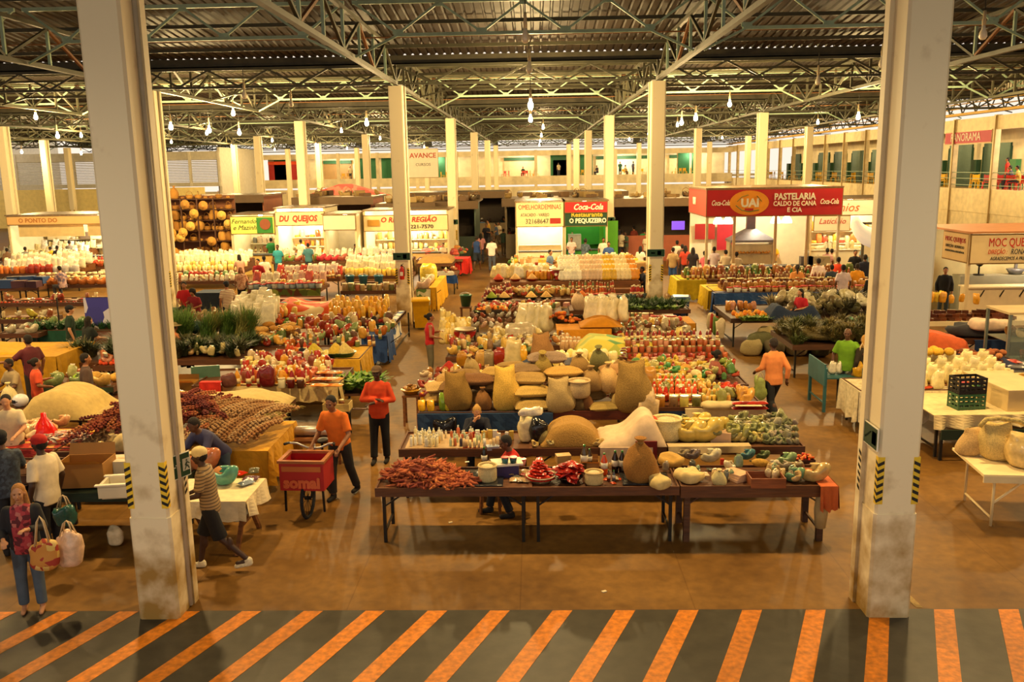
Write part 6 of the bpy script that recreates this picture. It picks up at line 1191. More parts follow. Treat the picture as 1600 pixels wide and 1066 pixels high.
T(450,560,383,[('round_cheese',.3,['d8a878','e8d8c0'],1.5,'pale item on the counter before the cheese shop','items before the cheese shop')],'counter before the orange cheese shop',depth=1.0)
# strip between the column and the aisle
T(652,672,452,[('produce_bag',.4,['e8e0c0','d8b8a0'],1.5,'white and pink bag beside the left column','white and pink bags by the column')]*3,'white bags beside the left second-row column',dy=.5,dz=.03,skirt=(pattern_mat('leaf_print',['8a9a58','d8d0a8','5a7a3a','e0d8b8'],4),.6,'leaf printed cloth by the left column'))
a=at(672,450,Z);b=at(683,450,Z);drape(a[0],b[0],32.6,36.4,Z+.05,.85,mat('e0a814','cloth',bump=.3),'bright yellow cloth hanging along the left aisle','fr','tablecloth',.05);mb=supere(.7,.6,.8,.6,.7,16,12,.06,5,47);thing('plastic_bag',mb,mat('e8cc48','film'),'big yellow bag above the yellow cloth','bag',(a[0]-.3,35.2,Z-.1),smooth=True);table(a[0]+.02,b[0]-.02,32.7,36.3,Z,'table under the bright yellow cloth')
T(677,712,430,[('produce_tray',.8,['e0dcd0'],1.5,'white tray on the blue-clothed table','white tray')],'the blue cloth by the aisle',depth=1.6,skirt=(mat('2450a0','cloth',bump=.4),.36,'blue cloth on the aisle table','fr'));mix('pepper',685,702,424,429,14,['8a3a28','6a6a58'],'dark red piece in the white tray','pieces in the white tray',1,Z+.05)
x0,x1,y=T(652,706,413,[],'a brown cover near the aisle',depth=2.0);mound_cloth(x0,x1,y,y+2.0,Z+.02,lambda u,v:.3,mat('b0884c','cloth'),'brown canvas heaped on a table near the aisle','canvas_cover',seed=49)
T(652,722,406,[],'a bare plank',depth=1.2,tm=mat('7a5030','wood'));a=at(705,405,Z);drape(a[0],a[0]+.9,a[1]-.2,a[1]+1.0,Z+.02,.75,mat('c8241a','cloth',bump=.4),'red cloth hanging from the plank table by the aisle','fr','tablecloth',.06)
mix(('melon','squash','produce_bag'),655,722,393,401,40,['6a7a50','d89048','c85a48','5a6a68','d8c8a0','a8484a'],'round bundle on the table before the cheese shop','round bundles before the cheese shop',1.3)
# ---------------------------------------------------------------- right side of the hall
PL=mat('e4d8b4','film',bump=.4)
table(6.55,8.7,16.75,17.75,.84,'table under white plastic beside the big right column')
drape(6.5,8.75,16.7,17.8,.84,.62,PL,'white plastic cover hanging over the banana table','flr','plastic_cover',.05,'cover',seed=6)
for i in range(30):put('pepper',(6.85+RND.random()*1.2,17.05+RND.random()*.5,.86+RND.random()*.12),'yellow-green banana heaped on the white plastic','bananas on the white plastic',1.5,RND.uniform(0,3),RND.choice(['b8b848','a8b050','c8c060']),None,.2,.2)
for i in range(3):put('sausage_packet',(7.2+i*.33,16.85,.86),['red packet at the left front of the banana table','red packet beside the bananas','red packet at the right of the bananas'][i],None,.9,.2*i,'b0381c')
t=empty('stand','teal painted metal stand with a tilted side board','stand',(6.75,18.75,0));te=mat('2c5f64','paint',amt=.25)
for sx in (-.4,.4):
 for sy in (-.5,.5):part('leg',MB().bar((sx,sy,.95),(sx,sy,0),.06),te,t)
part('side_board',MB().box(-.44,-.41,-.55,.55,.58,1.05),te,t);part('shelf',MB().box(-.4,.4,-.5,.5,.72,.75),te,t);part('foot_rail',MB().bar((-.4,-.5,.2),(-.4,.5,.2),.03),te,t)
for i in range(4):put('flour_bag',(6.6+.16*i,18.6,.752),'white bag on the teal stand','white bags on the teal stand',.8,i,'d8d0b8')
HT=mat('4a2c16','wood')
table(6.55,9.7,21.3,23.3,Z,'dark table of brown-green dried herbs on the right',HT);table(5.9,10.3,25.2,27.8,Z,'table of herb bags and fruit on the right',HT)
for i in range(130):
 x=6.6+RND.random()*3.0;y=21.4+RND.random()*1.8;h=.38*math.sin(max(.1,min(1,(y-21.2)/2))*PI*.9)
 put('herb_bunch',(x,y,Z+max(0,h)*RND.random()),'brown-green dried herb bunch in the big right heap','dried herbs of the right heap',.95,i,RND.choice(['6a6030','5a5a2c','7a6e3c','827038','4e5a28']))
thing('herb_core',supere(3.0,1.7,.34,.7,.8,26,10,.05,3,3),mat('5e5228','lumpy'),'dense lower layer of the dried herb heap','herbs',(8.1,22.35,Z),smooth=True)['kind']='stuff'
for px,py,c in ((1318,512,'4a9a78'),(1334,510,'5aa884')):g('produce_bag',px,py,Z+.1,'bright %s green bag at the back of the herb heap' % ('sea' if px < 1320 else 'mint'),c,1.2)
for i in range(11):p=at(1178+i*12,553-(i % 3)*6,.1);thing('sack_bundle',supere(.6+.2*(i % 2),.5,.42+.1*(i % 3),.6,.7,16,10,.08,5,i),mat(['a8986a','5a5a3a','b8a878','6a6048'][i % 4],'sack'),['pale','dark green','tan','brown'][i % 4]+' bundle on the floor under the herb tables','bundle',(p[0],p[1]+.3,0),i*.5,'bundles under the herb tables',True)
for i in range(60):x=7.6+RND.random()*2.6;put('produce_bag' if i % 2 else 'herb_bunch',(x,25.4+RND.random()*2.2,Z+.02+.25*RND.random()),'dull bag of dried leaves in the upper right herb stall','bags of dried leaves',1.3,i,RND.choice(['6a6444','8a8058','4c4a2c','a89a70','78684a']))
for i in range(16):put('produce_bag',(7.2+RND.random()*3,25.5+RND.random()*1.5,Z+.3),'pale clear bag high in the upper herb stall','pale clear bags upper herb stall',1.5,i,RND.choice(['c8bc90','b8a880','d0c8a8']))
mound_cloth(6.9,8.4,24.9,25.8,Z+.02,lambda u,v:.28+.1*math.sin(u*9),mat('1c2c48','cloth',bump=.4),'navy blue cloth crumpled beside the oranges',seed=53)
for i in range(26):put('orange_fruit',(5.95+RND.random()*.9,25.1+RND.random()*.5,Z+.02+.1*RND.random()),'orange on the corner of the herb table, right aisle','oranges on the right aisle corner',1.5,0,RND.choice(['e8941c','e07a1c','eaa838']))
for i in range(6):put('lettuce',(6.2+i*.12,24.95,Z),'green bunch below the oranges','green bunches below the oranges',.9,i,'6a8a24')
for i in range(14):put('yellow_bag',(6.0+RND.random()*1.0,26.6+RND.random()*.6,Z),'amber packet on a pink tray in the right herb stall','amber packets in the right herb stall',1.0,i,RND.choice(['b8742c','c88a38','d89a78']))
for i,c in enumerate(('c8b898','5a7a3a','a83a28','d8c8a0')):p=at(1135+i*14,512,.3);thing('hanging_bag',supere(.26,.16,.55,.5,.6,12,10,.05,6,i),mat(c,'cloth'),['cream','green striped','red','white pointed'][i]+' bag hanging at the aisle end of the herb stall','bag',(5.6,25.3+.45*i,.25),smooth=True)
# long table with blue tarpaulin
BT=mat('1d4c8c','cloth',rough=.55,bump=.5)
table(6.55,12.4,30.6,32.4,Z,'long table under the bright blue tarpaulin');drape(6.45,12.5,30.5,30.9,Z,.66,BT,'bright blue tarpaulin hanging before the honey and straw stall','fl','blue_tarpaulin',.07,'tarpaulin',seed=2)
tiers(6.9,12.2,30.75,Z,[('plastic_tub',.26,('e8e0c8','d8a868','d8a868','d0a060','c89858'),1.7,'round tan tub along the blue tarpaulin','tan tubs along the blue tarpaulin'),('grain_bag',.2,['a8742c','c89848','8a5a2c','b88a40'],1.1,'brown pack of the straw stall','brown packs of the straw stall'),('wicker_basket',.55,['c8923c','b87f34'],.7,'small straw basket on the blue tarpaulin stall','straw baskets'),('honey_jar',.14,['8a4a1c','a85a20','6a3414'],1.5,'jar of honey in the long row','honey jars in the long row'),('sauce_bottle',.13,['7a3014','9a4a1c','8a5a28'],1.25,'amber bottle of the long rows','amber bottles of the long rows')],.32,.05,'the honey and straw goods')
table(5.9,12.9,34.3,36.0,Z,'second long table with a yellow cloth end before the red snack shop');YW=mat('c8b018','cloth',bump=.4)
drape(5.75,6.9,34.2,35.9,Z,.75,YW,'lemon yellow cloth at the aisle end of the second long table','fl','tablecloth',.07,seed=4);drape(6.4,7.1,31.2,32.9,Z,.7,mat('c8a818','cloth',bump=.4),'yellow cloth end between the blue and lemon cloths','fl','tablecloth',.06)
tiers(6.1,12.8,34.5,Z,[('sauce_bottle',.2,['3c7a2c','a85a2c','8a4a24','9a8a3a'],1.5,'bottle along the second long table','bottles along the second long table'),('grain_bag',.26,['a8703a','c89450','8a4a28','6a7a3a'],1.4,'amber pack along the second long table','amber packs along the second table'),('snack_packet',.3,['c08a50','b87840','d8a868'],1.5,'flat tan pack at the back of the second table','flat tan packs')],.4,.1,'the second long table')
for i in range(5):put('pepper',(7.8+i*.9,34.9,Z+.3),'dark green leaf ornament along the second table','dark ornaments',2.0,i,'1c3020')
# ---------------------------------------------------------------- shops
def letters(sign,items,y=-.03):
 for s,size,col,x,z,kw in items:text(s,size,mat(col,'paint'),sign,(x,y,z),**kw)
def sign_board(x0,x1,Y,z0,z1,col,label,items=(),rz=0,th=.06,name='shop_sign'):
 cx,cz=(x0+x1)/2,(z0+z1)/2;t=empty(name,label,'sign',(cx,Y,cz),rz);w,h=(x1-x0)/2,(z1-z0)/2
 part('panel',MB().box(-w,w,0,th,-h,h),mat(col,'paint',amt=.05) if isinstance(col,str) else col,t)
 part('frame',MB().box(-w-.03,w+.03,.005,th+.01,h,h+.04).box(-w-.03,w+.03,.005,th+.01,-h-.04,-h).box(-w-.03,-w,.005,th+.01,-h,h).box(w,w+.03,.005,th+.01,-h,h),mat('8a6a3a','metal'),t);letters(t,items,-.012)
 return t
wallm=mat('efe2bc','paint',amt=.08);
def booth(x0,x1,Y,d,h,label,wall=wallm,roof=mat('8a7050','metal',amt=.4),counter=1.05,ctop=mat('3a3a38','paint'),cm=wallm,sides=True,lamp=True,shelves=None,postm=mat('d8c49a','paint'),power=260):
 """open shop: posts, side and back walls, flat roof, counter, shelves at the back, a lamp inside"""
 cx=(x0+x1)/2;w=(x1-x0)/2;t=empty('market_booth',label,'booth',(cx,Y,0))
 for sx in (-1,1):
  part('post',MB().box(sx*w-.05,sx*w+.05,0,.1,0,h),postm,t)
  if sides:part('side_wall',MB().box(sx*w-.03,sx*w+.03,.1,d,0,h),wall,t)
 part('back_wall',MB().box(-w,w,d-.06,d,0,h),wall,t);part('roof',MB().box(-w-.1,w+.1,-.1,d+.1,h,h+.06),roof,t)
 if counter:part('counter',MB().box(-w+.1,w-.1,.15,.65,0,counter-.04),cm,t);part('counter_top',MB().box(-w+.06,w-.06,.08,.72,counter-.04,counter),ctop,t)
 if shelves:
  for k,z in enumerate(shelves):part('shelf',MB().box(-w+.1,w-.1,d-.45,d-.07,z,z+.03),wall,t)
 if lamp:
  l=bpy.data.lights.new('booth_light','POINT');l.energy=power;l.color=(1,.86,.58);l.shadow_soft_size=.25;lo=bpy.data.objects.new('booth_light',l);C.objects.link(lo);lo.location=(cx,Y+d*.45,h-.35)
  tag(ob('ceiling_lamp',MB().lathe([(0,-.16),(.09,-.14),(.12,-.08),(.06,0),(0,0)],12).mesh('ceiling_lamp',mat('fff0c8','glossy',emit=14.0),True),None,(cx,Y+d*.45,h-.001)),'lamp glowing inside the '+label.split(',')[0],'lamp')
 return t
def fill_shelf(x0,x1,Y,zs,kinds,cols,label,grp,s=1.2,sp=.28):
 for z in zs:
  n=int((x1-x0)/sp)
  for i in range(n):put(RND.choice(kinds),(x0+sp*(i+.5),Y,z),label,grp,s*RND.uniform(.8,1.1),RND.uniform(-.3,.3),RND.choice(cols))
# red snack shop UAI
UX0,UX1,UY=7.35,12.75,36.6
booth(UX0,UX1,UY+.1,4.1,4.25,'white snack shop under the big red sign',counter=1.05,cm=mat('d8b890','paint'),power=500,sides=False)
CC=dict(shear=.35,bold=.006,sx=.58)
sign_board(UX0-.05,UX1+.05,UY,3.16,4.22,'b8141a','long red sign reading PASTELARIA CALDO DE CANA E CIA with an orange oval',[('Coca-Cola',.30,'f4ead0',-2.2,.0,CC),('PASTELARIA',.36,'f4ead0',.82,.22,dict(bold=.012,sx=.86)),('CALDO DE CANA',.27,'f4ead0',.82,-.06,dict(bold=.006,sx=.8)),('E CIA',.25,'f4ead0',.82,-.32,dict(bold=.006)),('Coca-Cola',.30,'f4ead0',2.22,.0,CC)])
t=empty('oval_emblem','orange oval with UAI lettering on the red sign','emblem',(9.02,UY-.012,3.69));part('oval',MB().lathe([(0,0),(1,0),(1,.01),(0,.01)],32,(0,0,0),.80,.50),mat('e0901c','paint'),t).rotation_euler=(PI/2,0,0);text('UAI',.46,wht,t,(.03,-.014,-.02),bold=.02);part('sprig',MB().tube([(-.5,-.018,.05),(-.3,-.018,.25),(-.05,-.018,.32)],.015,5).tube([(.5,-.018,.05),(.3,-.018,.28)],.015,5).tube([(-.55,-.018,-.1),(-.3,-.018,-.3),(0,-.018,-.36),(.4,-.018,-.3)],.02,5),mat('5a6a20','paint'),t);part('bowl',MB().box(-.18,.18,-.016,-.012,-.34,-.22),mat('b8281c','paint'),t)
s=sign_board(-2.05,2.05,0,-.53,.53,'b03a22','left end of the red sign with an orange oval, facing the aisle');s.location=(UX0-.08,UY+2.1,3.69);s.rotation_euler=(0,0,-PI/2);text('UAI',.4,wht,s,(-.6,-.012,0),bold=.02)
for x in (8.5,10.2,11.5):tag(ob('shop_post',MB().box(x-.05,x+.05,UY+.2,UY+.3,0,3.15).mesh('shop_post',mat('b89a70','paint'))),'slim post of the red snack shop','post','posts of the red snack shop')
t=empty('range_hood','grey steel range hood with a square duct in the snack shop','range hood',(9.55,38.4,0));stl=mat('7a7a80','metal');part('hood',MB().loft([[(sx_*w,sy_*w*.6,z) for sx_,sy_ in ((-1,-1),(1,-1),(1,1),(-1,1))] for z,w in ((1.95,.95),(2.05,.95),(2.5,.22))]),stl,t);part('duct',MB().box(-.18,.18,-.12,.12,2.5,4.3),stl,t);part('glass_case',MB().box(-.9,.9,-.3,.3,1.0,1.85),mat('d8c8a0','glossy'),t);part('case_frame',MB().box(-.95,-.88,-.33,.33,0,1.95).box(.88,.95,-.33,.33,0,1.95).box(-.95,.95,-.34,-.31,1.42,1.46),mat('c8b890','metal'),t)
for i in range(14):put('produce_bag',(8.8+i*.11,38.0,1.46),'fried snack in the glass case','fried snacks',.5,i,'c88a3a')
for px,on in ((1116,1),(1131,1),(1204,1),(1221,1)):
 X0=(px-833)/36.0+.23;t=empty('pendant_lamp',{1116:'white bell pendant lamp, first from the left in the snack shop',1131:'white bell pendant lamp, second in the snack shop',1204:'white bell pendant lamp, third in the snack shop',1221:'white bell pendant lamp, last in the snack shop'}[px],'lamp',(X0,UY+1.5,2.75));part('shade',MB().lathe([(.22,0),(.21,.1),(.13,.26),(.04,.34),(0,.34)],18),mat('fff0d0','glossy',emit=5.0),t,True);part('cord',MB().tube([(0,0,.34),(0,0,1.5)],.012,5),blk,t)
thing('television',MB().box(-.5,.5,0,.08,0,.4),mat('1c1c20','glossy'),'dark flat screen hanging at the back of the snack shop','television',(9.0,40.4,3.0));thing('poster',MB().box(-.45,.45,0,.03,0,.7),mat('b8281c','paint'),'red poster with a cup on the back wall of the snack shop','poster',(8.0,40.55,1.9));thing('small_screen',MB().box(-.3,.3,0,.05,0,.4),mat('5a3aa8','glossy',emit=2.0),'small purple glowing screen at the left of the snack shop','screen',(6.9,41.3,2.3));thing('poster',MB().box(-.4,.4,0,.03,0,1.2),mat('b0202c','paint'),'red vending poster behind the range hood','poster',(8.95,40.5,1.4))
t=empty('juice_machine','silver juice machine on the snack shop counter','machine',(11.6,UY+.5,1.06));part('body',MB().box(-.25,.25,-.15,.15,0,.35),stl,t);part('jug',MB().lathe([(.1,.35),(.12,.6),(0,.62)],12),mat('d8d8c8','glossy'),t,True)
t=empty('sugar_cane_box','cream box of thin canes on the snack counter','box',(12.1,UY+.5,1.06));part('box',MB().box(-.45,.45,-.15,.15,0,.35),mat('e0d2a8','paint'),t);part('canes',blades(40,.5,.4,3,.01),mat('b8b0a0','rough'),t)
# white cheese shop right of it
booth(12.95,17.5,41.0,3.5,3.6,'lit cheese shop right of the snack shop',shelves=(1.3,1.9),power=700,counter=1.3,ctop=mat('e8dcc0','paint'))
s=sign_board(13.0,17.4,40.9,2.9,3.55,'e8dcc0','white sign with orange lettering right of the snack shop',[('Laticínios',.55,'d8602c',-1.2,0,dict(shear=.3))]);sign_board(13.0,14.6,40.7,2.2,2.85,'d8c8a8','small tilted board reading Laticínio',[('Laticínio',.36,'b83a2c',0,.1,dict(shear=.3))])
fill_shelf(13.1,17.3,41.4,(1.31,),['cheese_roll','round_cheese'],['f0e0a0','f4ecc8'],'cheese on the lit counter right of the snack shop','cheeses on the lit counter',1.7,.2);fill_shelf(13.1,17.3,44.2,(1.33,1.93),['yellow_bag','round_cheese','grain_bag'],['e8a83a','f0d890','d87a3c','b84830'],'yellow pack on the shelves of the lit cheese shop','packs on the lit shelves',1.7)
a=[];
for k in range(15):th=PI*1.02+k*PI*.95/14;a.append((math.cos(th)*.95,0,math.sin(th)*.95))
thing('crescent_sign',MB().tube(a,[.12+.28*math.sin(PI*k/14) for k in range(15)],10),mat('f4ead0','paint',emit=.35),'white crescent-shaped shop sign hanging near the right column','sign',(13.9,35.5,3.2),smooth=True)
t=empty('kiosk_frame','grey metal doorway frame of a kiosk behind the shoppers','kiosk',(15.6,38.5,0));part('frame',MB().box(-1.2,-1.1,0,.1,0,2.7).box(1.1,1.2,0,.1,0,2.7).box(-.05,.05,0,.1,0,2.7).box(-1.2,1.2,0,.1,2.6,2.7),mat('6a665c','metal'),t);part('panel',MB().box(-1.1,-.1,.02,.06,1.2,2.5),mat('e8dcc0','paint'),t)
# MOC QUEIJOS booth
MX,MY=13.95,28.0
booth(MX,19.8,MY+.05,3.6,2.98,'cheese booth with red lettering at the right edge',wall=mat('d8cc98','paint'),counter=1.27,ctop=mat('e8d8b0','paint'),cm=mat('dcc8a0','paint'),sides=False,power=240,roof=mat('b87a48','paint'))
sign_board(MX,18.6,MY,2.05,2.92,'e4cc98','cream sign reading MOC QUEIJOS in red at the right edge',[('MOC QUEIJOS',.38,'c8281c',-1.02,.20,dict(sx=.64)),('DIREÇÃO :',.2,'c8481c',-1.5,-.09,dict(shear=.2,sx=.62)),('RONALDO',.24,'3a3a3a',-.70,-.09,dict(shear=.2,sx=.66)),('AGRADECEMOS A PREFERÊNCIA',.16,'3a3a3a',-.95,-.30,dict(shear=.3,sx=.66))])
s=sign_board(-.85,.85,0,-.43,.43,'cfae78','faded side of the cheese booth sign reading MOC QUEIJOS, facing the aisle',[('MOC QUEIJOS',.22,'a8382a',0,.22,{}),('DIREÇÃO  RONALDO',.13,'6a5a3a',0,0,{}),('AGRADECEMOS A PREFERÊNCIA',.09,'4a4a3a',0,-.16,{})]);s.location=(MX-.06,MY+.95,2.5);s.rotation_euler=(0,0,-PI/2)
t=empty('desk_fan','black desk fan on the counter of the cheese booth','fan',(MX+1.6,MY+2.6,1.35),.5);part('cage',MB().lathe([(0,-.06),(.25,-.03),(.27,0),(.25,.03),(0,.06)],18),mat('1c1c1c','metal'),t,True).rotation_euler=(PI/2,0,1.2);bpy.data.objects[t.children[0].name].location=(0,0,.55);part('neck',MB().tube([(0,0,.02),(0,0,.55)],.03,8),blk,t,True);part('foot',MB().lathe([(0,0),(.18,0),(.17,.03),(0,.04)],14),blk,t,True);thing('back_counter',MB().box(0,5.2,0,.6,0,1.34),mat('8a8a78','paint'),'grey-topped rear counter in the cheese booth','counter',(MX+.9,MY+2.4,0))
t=empty('scale','silver round dish scale beside the fan','scale',(MX+2.9,MY+2.7,1.35));part('dish',MB().lathe([(0,0),(.2,.02),(.3,.18),(.2,.2),(0,.2)],16),stl,t,True);part('column',MB().box(-.04,.04,-.04,.04,.2,.6),stl,t)
for k in range(9):tag(ob('counter_bracket',MB().bar((MX+.5+k*.62,MY+.18,.95),(MX+.5+k*.62,MY-.05,1.2),.03).mesh('counter_bracket',ironm)),'small bracket under the cheese booth counter','bracket','brackets under the cheese counter')
# brown packs, orange cloth, glass showcase
table(9.9,14.6,23.9,25.2,.9,'long white-fronted table of brown packs at the right',mat('e0d0a8','paint'));
for r in range(3):row('stacked_carton_pack',(10.3,24.1+.22*r,.905+.078*r),(13.4,24.1+.22*r,.905+.078*r),15,['5a2c18','6a3820','4a2414'],'brown sugar block in the rows at the right','brown sugar blocks',1.05)
thing('display_riser',MB().box(10.2,13.5,24.22,24.7,.901,.98).box(10.2,13.5,24.44,24.7,.981,1.055),wood2,'low riser under the brown sugar blocks','display riser')
mix('yellow_bag',1462,1545,470,478,8,['e0a030','e0c040'],'yellow bag at the ends of the brown sugar rows','yellow bags by the sugar blocks',1.2,.92)
mound_cloth(9.2,10.9,20.8,22.2,.0,lambda u,v:1.15*(1-.35*abs(u-.35)),mat('c85a2c','cloth',bump=.4),'orange cloth draped like a tent beside the right column','orange_cloth',seed=57,md=16)
p=at(1500,515,1.0);thing('clothes_heap',supere(1.6,.7,.35,.6,.8,22,10,.1,4,59),mat('3a3a40','cloth'),'dark clothes heaped behind the orange cloth','clothes',(11.6,22.4,.8),smooth=True);thing('clothes_heap',supere(.9,.5,.3,.6,.8,22,10,.1,4,60),mat('d8c0a8','cloth'),'pinkish cloth on the dark clothes','clothes',(11.7,22.1,1.0),smooth=True);table(10.95,12.6,21.9,22.8,.8,'table under dark clothes at the right');drape(11.2,12.5,21.8,21.9,.8,.7,mat('14305c','cloth'),'dark blue cloth below the heaped clothes','f','table_skirt',.04)
t=empty('glass_showcase','teal framed glass display case at the right edge','display case',(12.0,20.6,0));fr=mat('8a9488','metal')
for x in (-.9,.1,1.3):
 for y in (-.5,.5):part('upright',MB().box(x-.03,x+.03,y-.03,y+.03,0,1.75),fr,t)
part('top',MB().box(-.95,1.35,-.55,.55,1.75,1.80),mat('c8b080','paint'),t);part('base',MB().box(-.95,1.35,-.55,.55,.38,.55),mat('3c6a64','paint'),t);part('shelf',MB().box(-.9,1.3,-.48,.48,1.1,1.12),fr,t);part('back_panel',MB().box(.15,1.3,.46,.5,.55,1.75),mat('1c1c20','glossy'),t);part('glass_pane',MB().box(-.87,1.27,-.5,-.495,.55,1.75),mat('a8b8b0','glossy',alpha=.22),t)
for i in range(14):put('produce_bag',(11.3+RND.random()*1.6,20.5+RND.random()*.4,.56 if i % 2 else 1.125),'pack inside the glass display case','packs in the display case',.9,i,RND.choice(['b87a3c','a83a28','d8c090','6a4a30']))
table(9.0,10.9,18.9,20.2,.8,'blue-skirted table of brown roots at the right');drape(8.95,10.95,18.85,20.2,.8,.35,mat('16264e','cloth'),'dark blue cloth below the brown roots','fr','table_skirt',.04)
for i in range(46):put('squash' if i % 2 else 'orange_fruit',(9.2+RND.random()*1.6,19.0+RND.random()*1.0,.83+.12*RND.random()),'brown root in the blue-skirted tray','brown roots at the right',.9,i,RND.choice(['8a4a24','a86030','7a4020','b8743c']))
# white bags, crates, boxes at the right
table(7.3,11.3,15.2,18.3,.8,'wide pale table behind the big right column',mat('c8b890','paint'),rim=0)
drape(7.25,11.3,15.15,18.3,.8,.25,mat('d8c490','cloth',bump=.4),'crumpled beige plastic at the edge of the wide right table','f','plastic_cover',.08,'cover',sag=.4)
k=0
for r in range(4):
 for c_ in range(6):
  x,y=7.75+c_*.33,16.9+r*.33;put('flour_bag',(x,y,.812+(.06*r)),'plump cream bag of flour in the heap behind the black crate','plump cream flour bags',1.2,RND.uniform(-.3,.3),RND.choice(['eadba0','f0e2b0','e6d498']))
thing('display_riser',MB().box(7.6,9.6,17.08,18.1,.813,.87).box(7.6,9.6,17.4,18.1,.871,.93).box(7.6,9.6,17.72,18.1,.931,.99),wood2,'riser under the plump cream flour bags','display riser')
for i in range(7):put('melon',(8.0+.22*(i % 4),17.75+.2*(i//4),1.32),'yellow bundle on top of the flour bags','yellow bundles on the flour bags',.75,i,'d8a82c')
put('plastic_crate',(8.03,15.62,.813),'green plastic crate under the black one',None,.95,.12,'2a5a3c');put('plastic_crate',(8.03,15.62,1.108),'black plastic crate stacked on the green one',None,.95,.12,'16151a');put('plastic_tub',(7.95,15.6,1.16),'pale item inside the black crate',None,1.2,0,'c8c0a8');put('lettuce',(8.15,15.65,1.15),'green leaves inside the black crate',None,.6,0,'4a8a58')
t=empty('chest_box','large tan plywood box on the wide right table','box',(9.0,16.1,.815),.05);part('box',MB().box(-.42,.42,-.75,.75,0,.36),mat('cdb47c','paint'),t);part('lid',MB().box(-.44,.44,-.77,.77,.36,.39),mat('d8bf88','paint'),t)
t=empty('foam_box','white foam box with a sad-face mark under the green tray','box',(10.1,15.9,.815));part('box',MB().box(-.5,.5,-.4,.4,0,.28),mat('e0cfa8','paint'),t);part('mark',MB().box(-.25,.1,-.405,-.401,.08,.2),mat('d8c49c','paint'),t)
put('produce_tray',(10.1,16.1,1.10),'bright green plastic tray on the foam box',None,2.1,.1,'2f9a24');thing('brown_heap',supere(.8,.7,.7,.6,.8,18,12,.06,4,71),mat('9a5a2c','sack'),'brown sack slumped behind the green tray','sack',(11.1,17.6,.81),smooth=True)
for i in range(12):put('sausage_packet' if i % 2 else 'snack_packet',(9.8+RND.random()*1.1,17.1+RND.random()*.8,.82+.03*i),'grey or yellow packet between flour bags and green tray','packets before the brown sack',1.1,i,RND.choice(['8a8a90','d8a040','a83028','6a6a70']))
t=empty('sign_panel','dark green board with white letters MET under the right table','sign',(7.9,15.02,.47));part('panel',MB().box(-.55,.9,0,.03,-.08,.10),mat('14301c','paint'),t);text('MET',.17,wht,t,(.15,-.01,0));tag(ob('table_panel_post',MB().box(7.35,7.4,15.05,15.1,0,.5).box(8.7,8.75,15.05,15.1,0,.5).mesh('table_panel_post',ironm)),'dark posts holding the green board','post')
# white metal table nearest on the right
t=empty('folding_table','white metal folding table with sacks at the right edge','table',(8.0,12.55,0),-.1);wm=mat('e4cf9c','paint',amt=.12)
part('tabletop',MB().box(-1.35,1.4,-.62,.62,.78,.82),wm,t);part('apron',MB().box(-1.35,1.4,-.63,-.60,.70,.80),wm,t)
for sx in (-1.15,1.2):part('leg_frame',MB().tube([(sx,-.5,.0),(sx,-.5,.68),(sx,-.42,.76),(sx,.42,.76),(sx,.5,.68),(sx,.5,0)],.022,8).tube([(sx,-.5,.12),(sx,.5,.12)],.018,6),wm,t,True);part('brace',MB().bar((sx,-.5,.35),(sx+.5,-.5,.78),.025),wm,t)
pz=.825
for dx,dy,w,d,h,c,l,n in ((-1.18,.32,.30,.28,.40,'c8a468','tan printed sack, leftmost on the white folding table','sack'),(-.88,.12,.42,.34,.56,'d8bc74','cream sack with a green stripe on the folding table','sack'),(-.62,-.2,.46,.34,.50,'e2c480','shiny cream plastic sack in front on the folding table','sack'),(-.12,-.02,.40,.36,.42,'7a5230','brown mesh sack at the right of the folding table','sack'),(.42,.05,.42,.36,.42,'8a6040','second brown mesh sack at the frame edge','sack')):
 thing('flour_sack',upsack(w*1.15,d*1.2,h,int(dx*50+90)),mat(c,'film' if dy < -.1 else 'sack'),l,n,(8.0+dx,12.55+dy-.1*dx,pz),-.1,smooth=True)
thing('rope',MB().tube([(-.2,0,.0),(-.1,.02,.10),(.1,.0,.12),(.35,-.02,.08),(.6,0,-.05)],.035,8),mat('c8b064','lumpy'),'twisted cream rim over the striped sack','rope',(7.0,12.7,pz+.52),smooth=True)
# ---------------------------------------------------------------- far shops
def simple_shop(x0,x1,Y,d,h,zs0,zs1,scol,lab,items,goods=None,gl=None,**kw):
 booth(x0,x1,Y,d,h,lab,**kw);sign_board(x0,x1,Y-.08,zs0,zs1,scol,'sign of the '+lab,items)
 if goods:fill_shelf(x0+.15,x1-.15,Y+d-.26,kw.get('shelves',(1.4,)) and [z+.035 for z in kw['shelves']],goods[0],goods[1],gl,gl,goods[2] if len(goods) > 2 else 1.5)
simple_shop(-.75,1.72,46.5,3,3.5,2.22,3.45,'efd9a0','lit booth reading O MELHOR DE MINAS',[('OMELHORDEMINAS',.37,'b8402c',0,.38,dict(sx=.68)),('ATACADO - VAREJO',.24,'4a4a42',-.25,-.02,dict(sx=.68)),('32168647',.36,'2a2a28',-.15,-.36,dict(sx=.85))],shelves=(1.0,),power=900,counter=.9)
thing('cheese_picture',MB().box(-.28,.28,0,.02,-.14,.14),mat('b8301c','paint'),'red cheese drawing on the cream sign','picture',(1.3,46.39,2.5),-.0)
simple_shop(1.8,4.0,46.5,3,3.5,2.22,3.45,'0f3f22','green restaurant under a red and green sign',[('Restaurante',.34,'e0b82c',.05,-.04,dict(bold=.008)),('O PEQUIZEIRO',.33,'f0e8d0',.1,-.36,dict(bold=.012,sx=.88))],wall=mat('2f8a24','paint'),cm=mat('2f8a24','paint'),shelves=(1.0,),power=150,counter=.95)
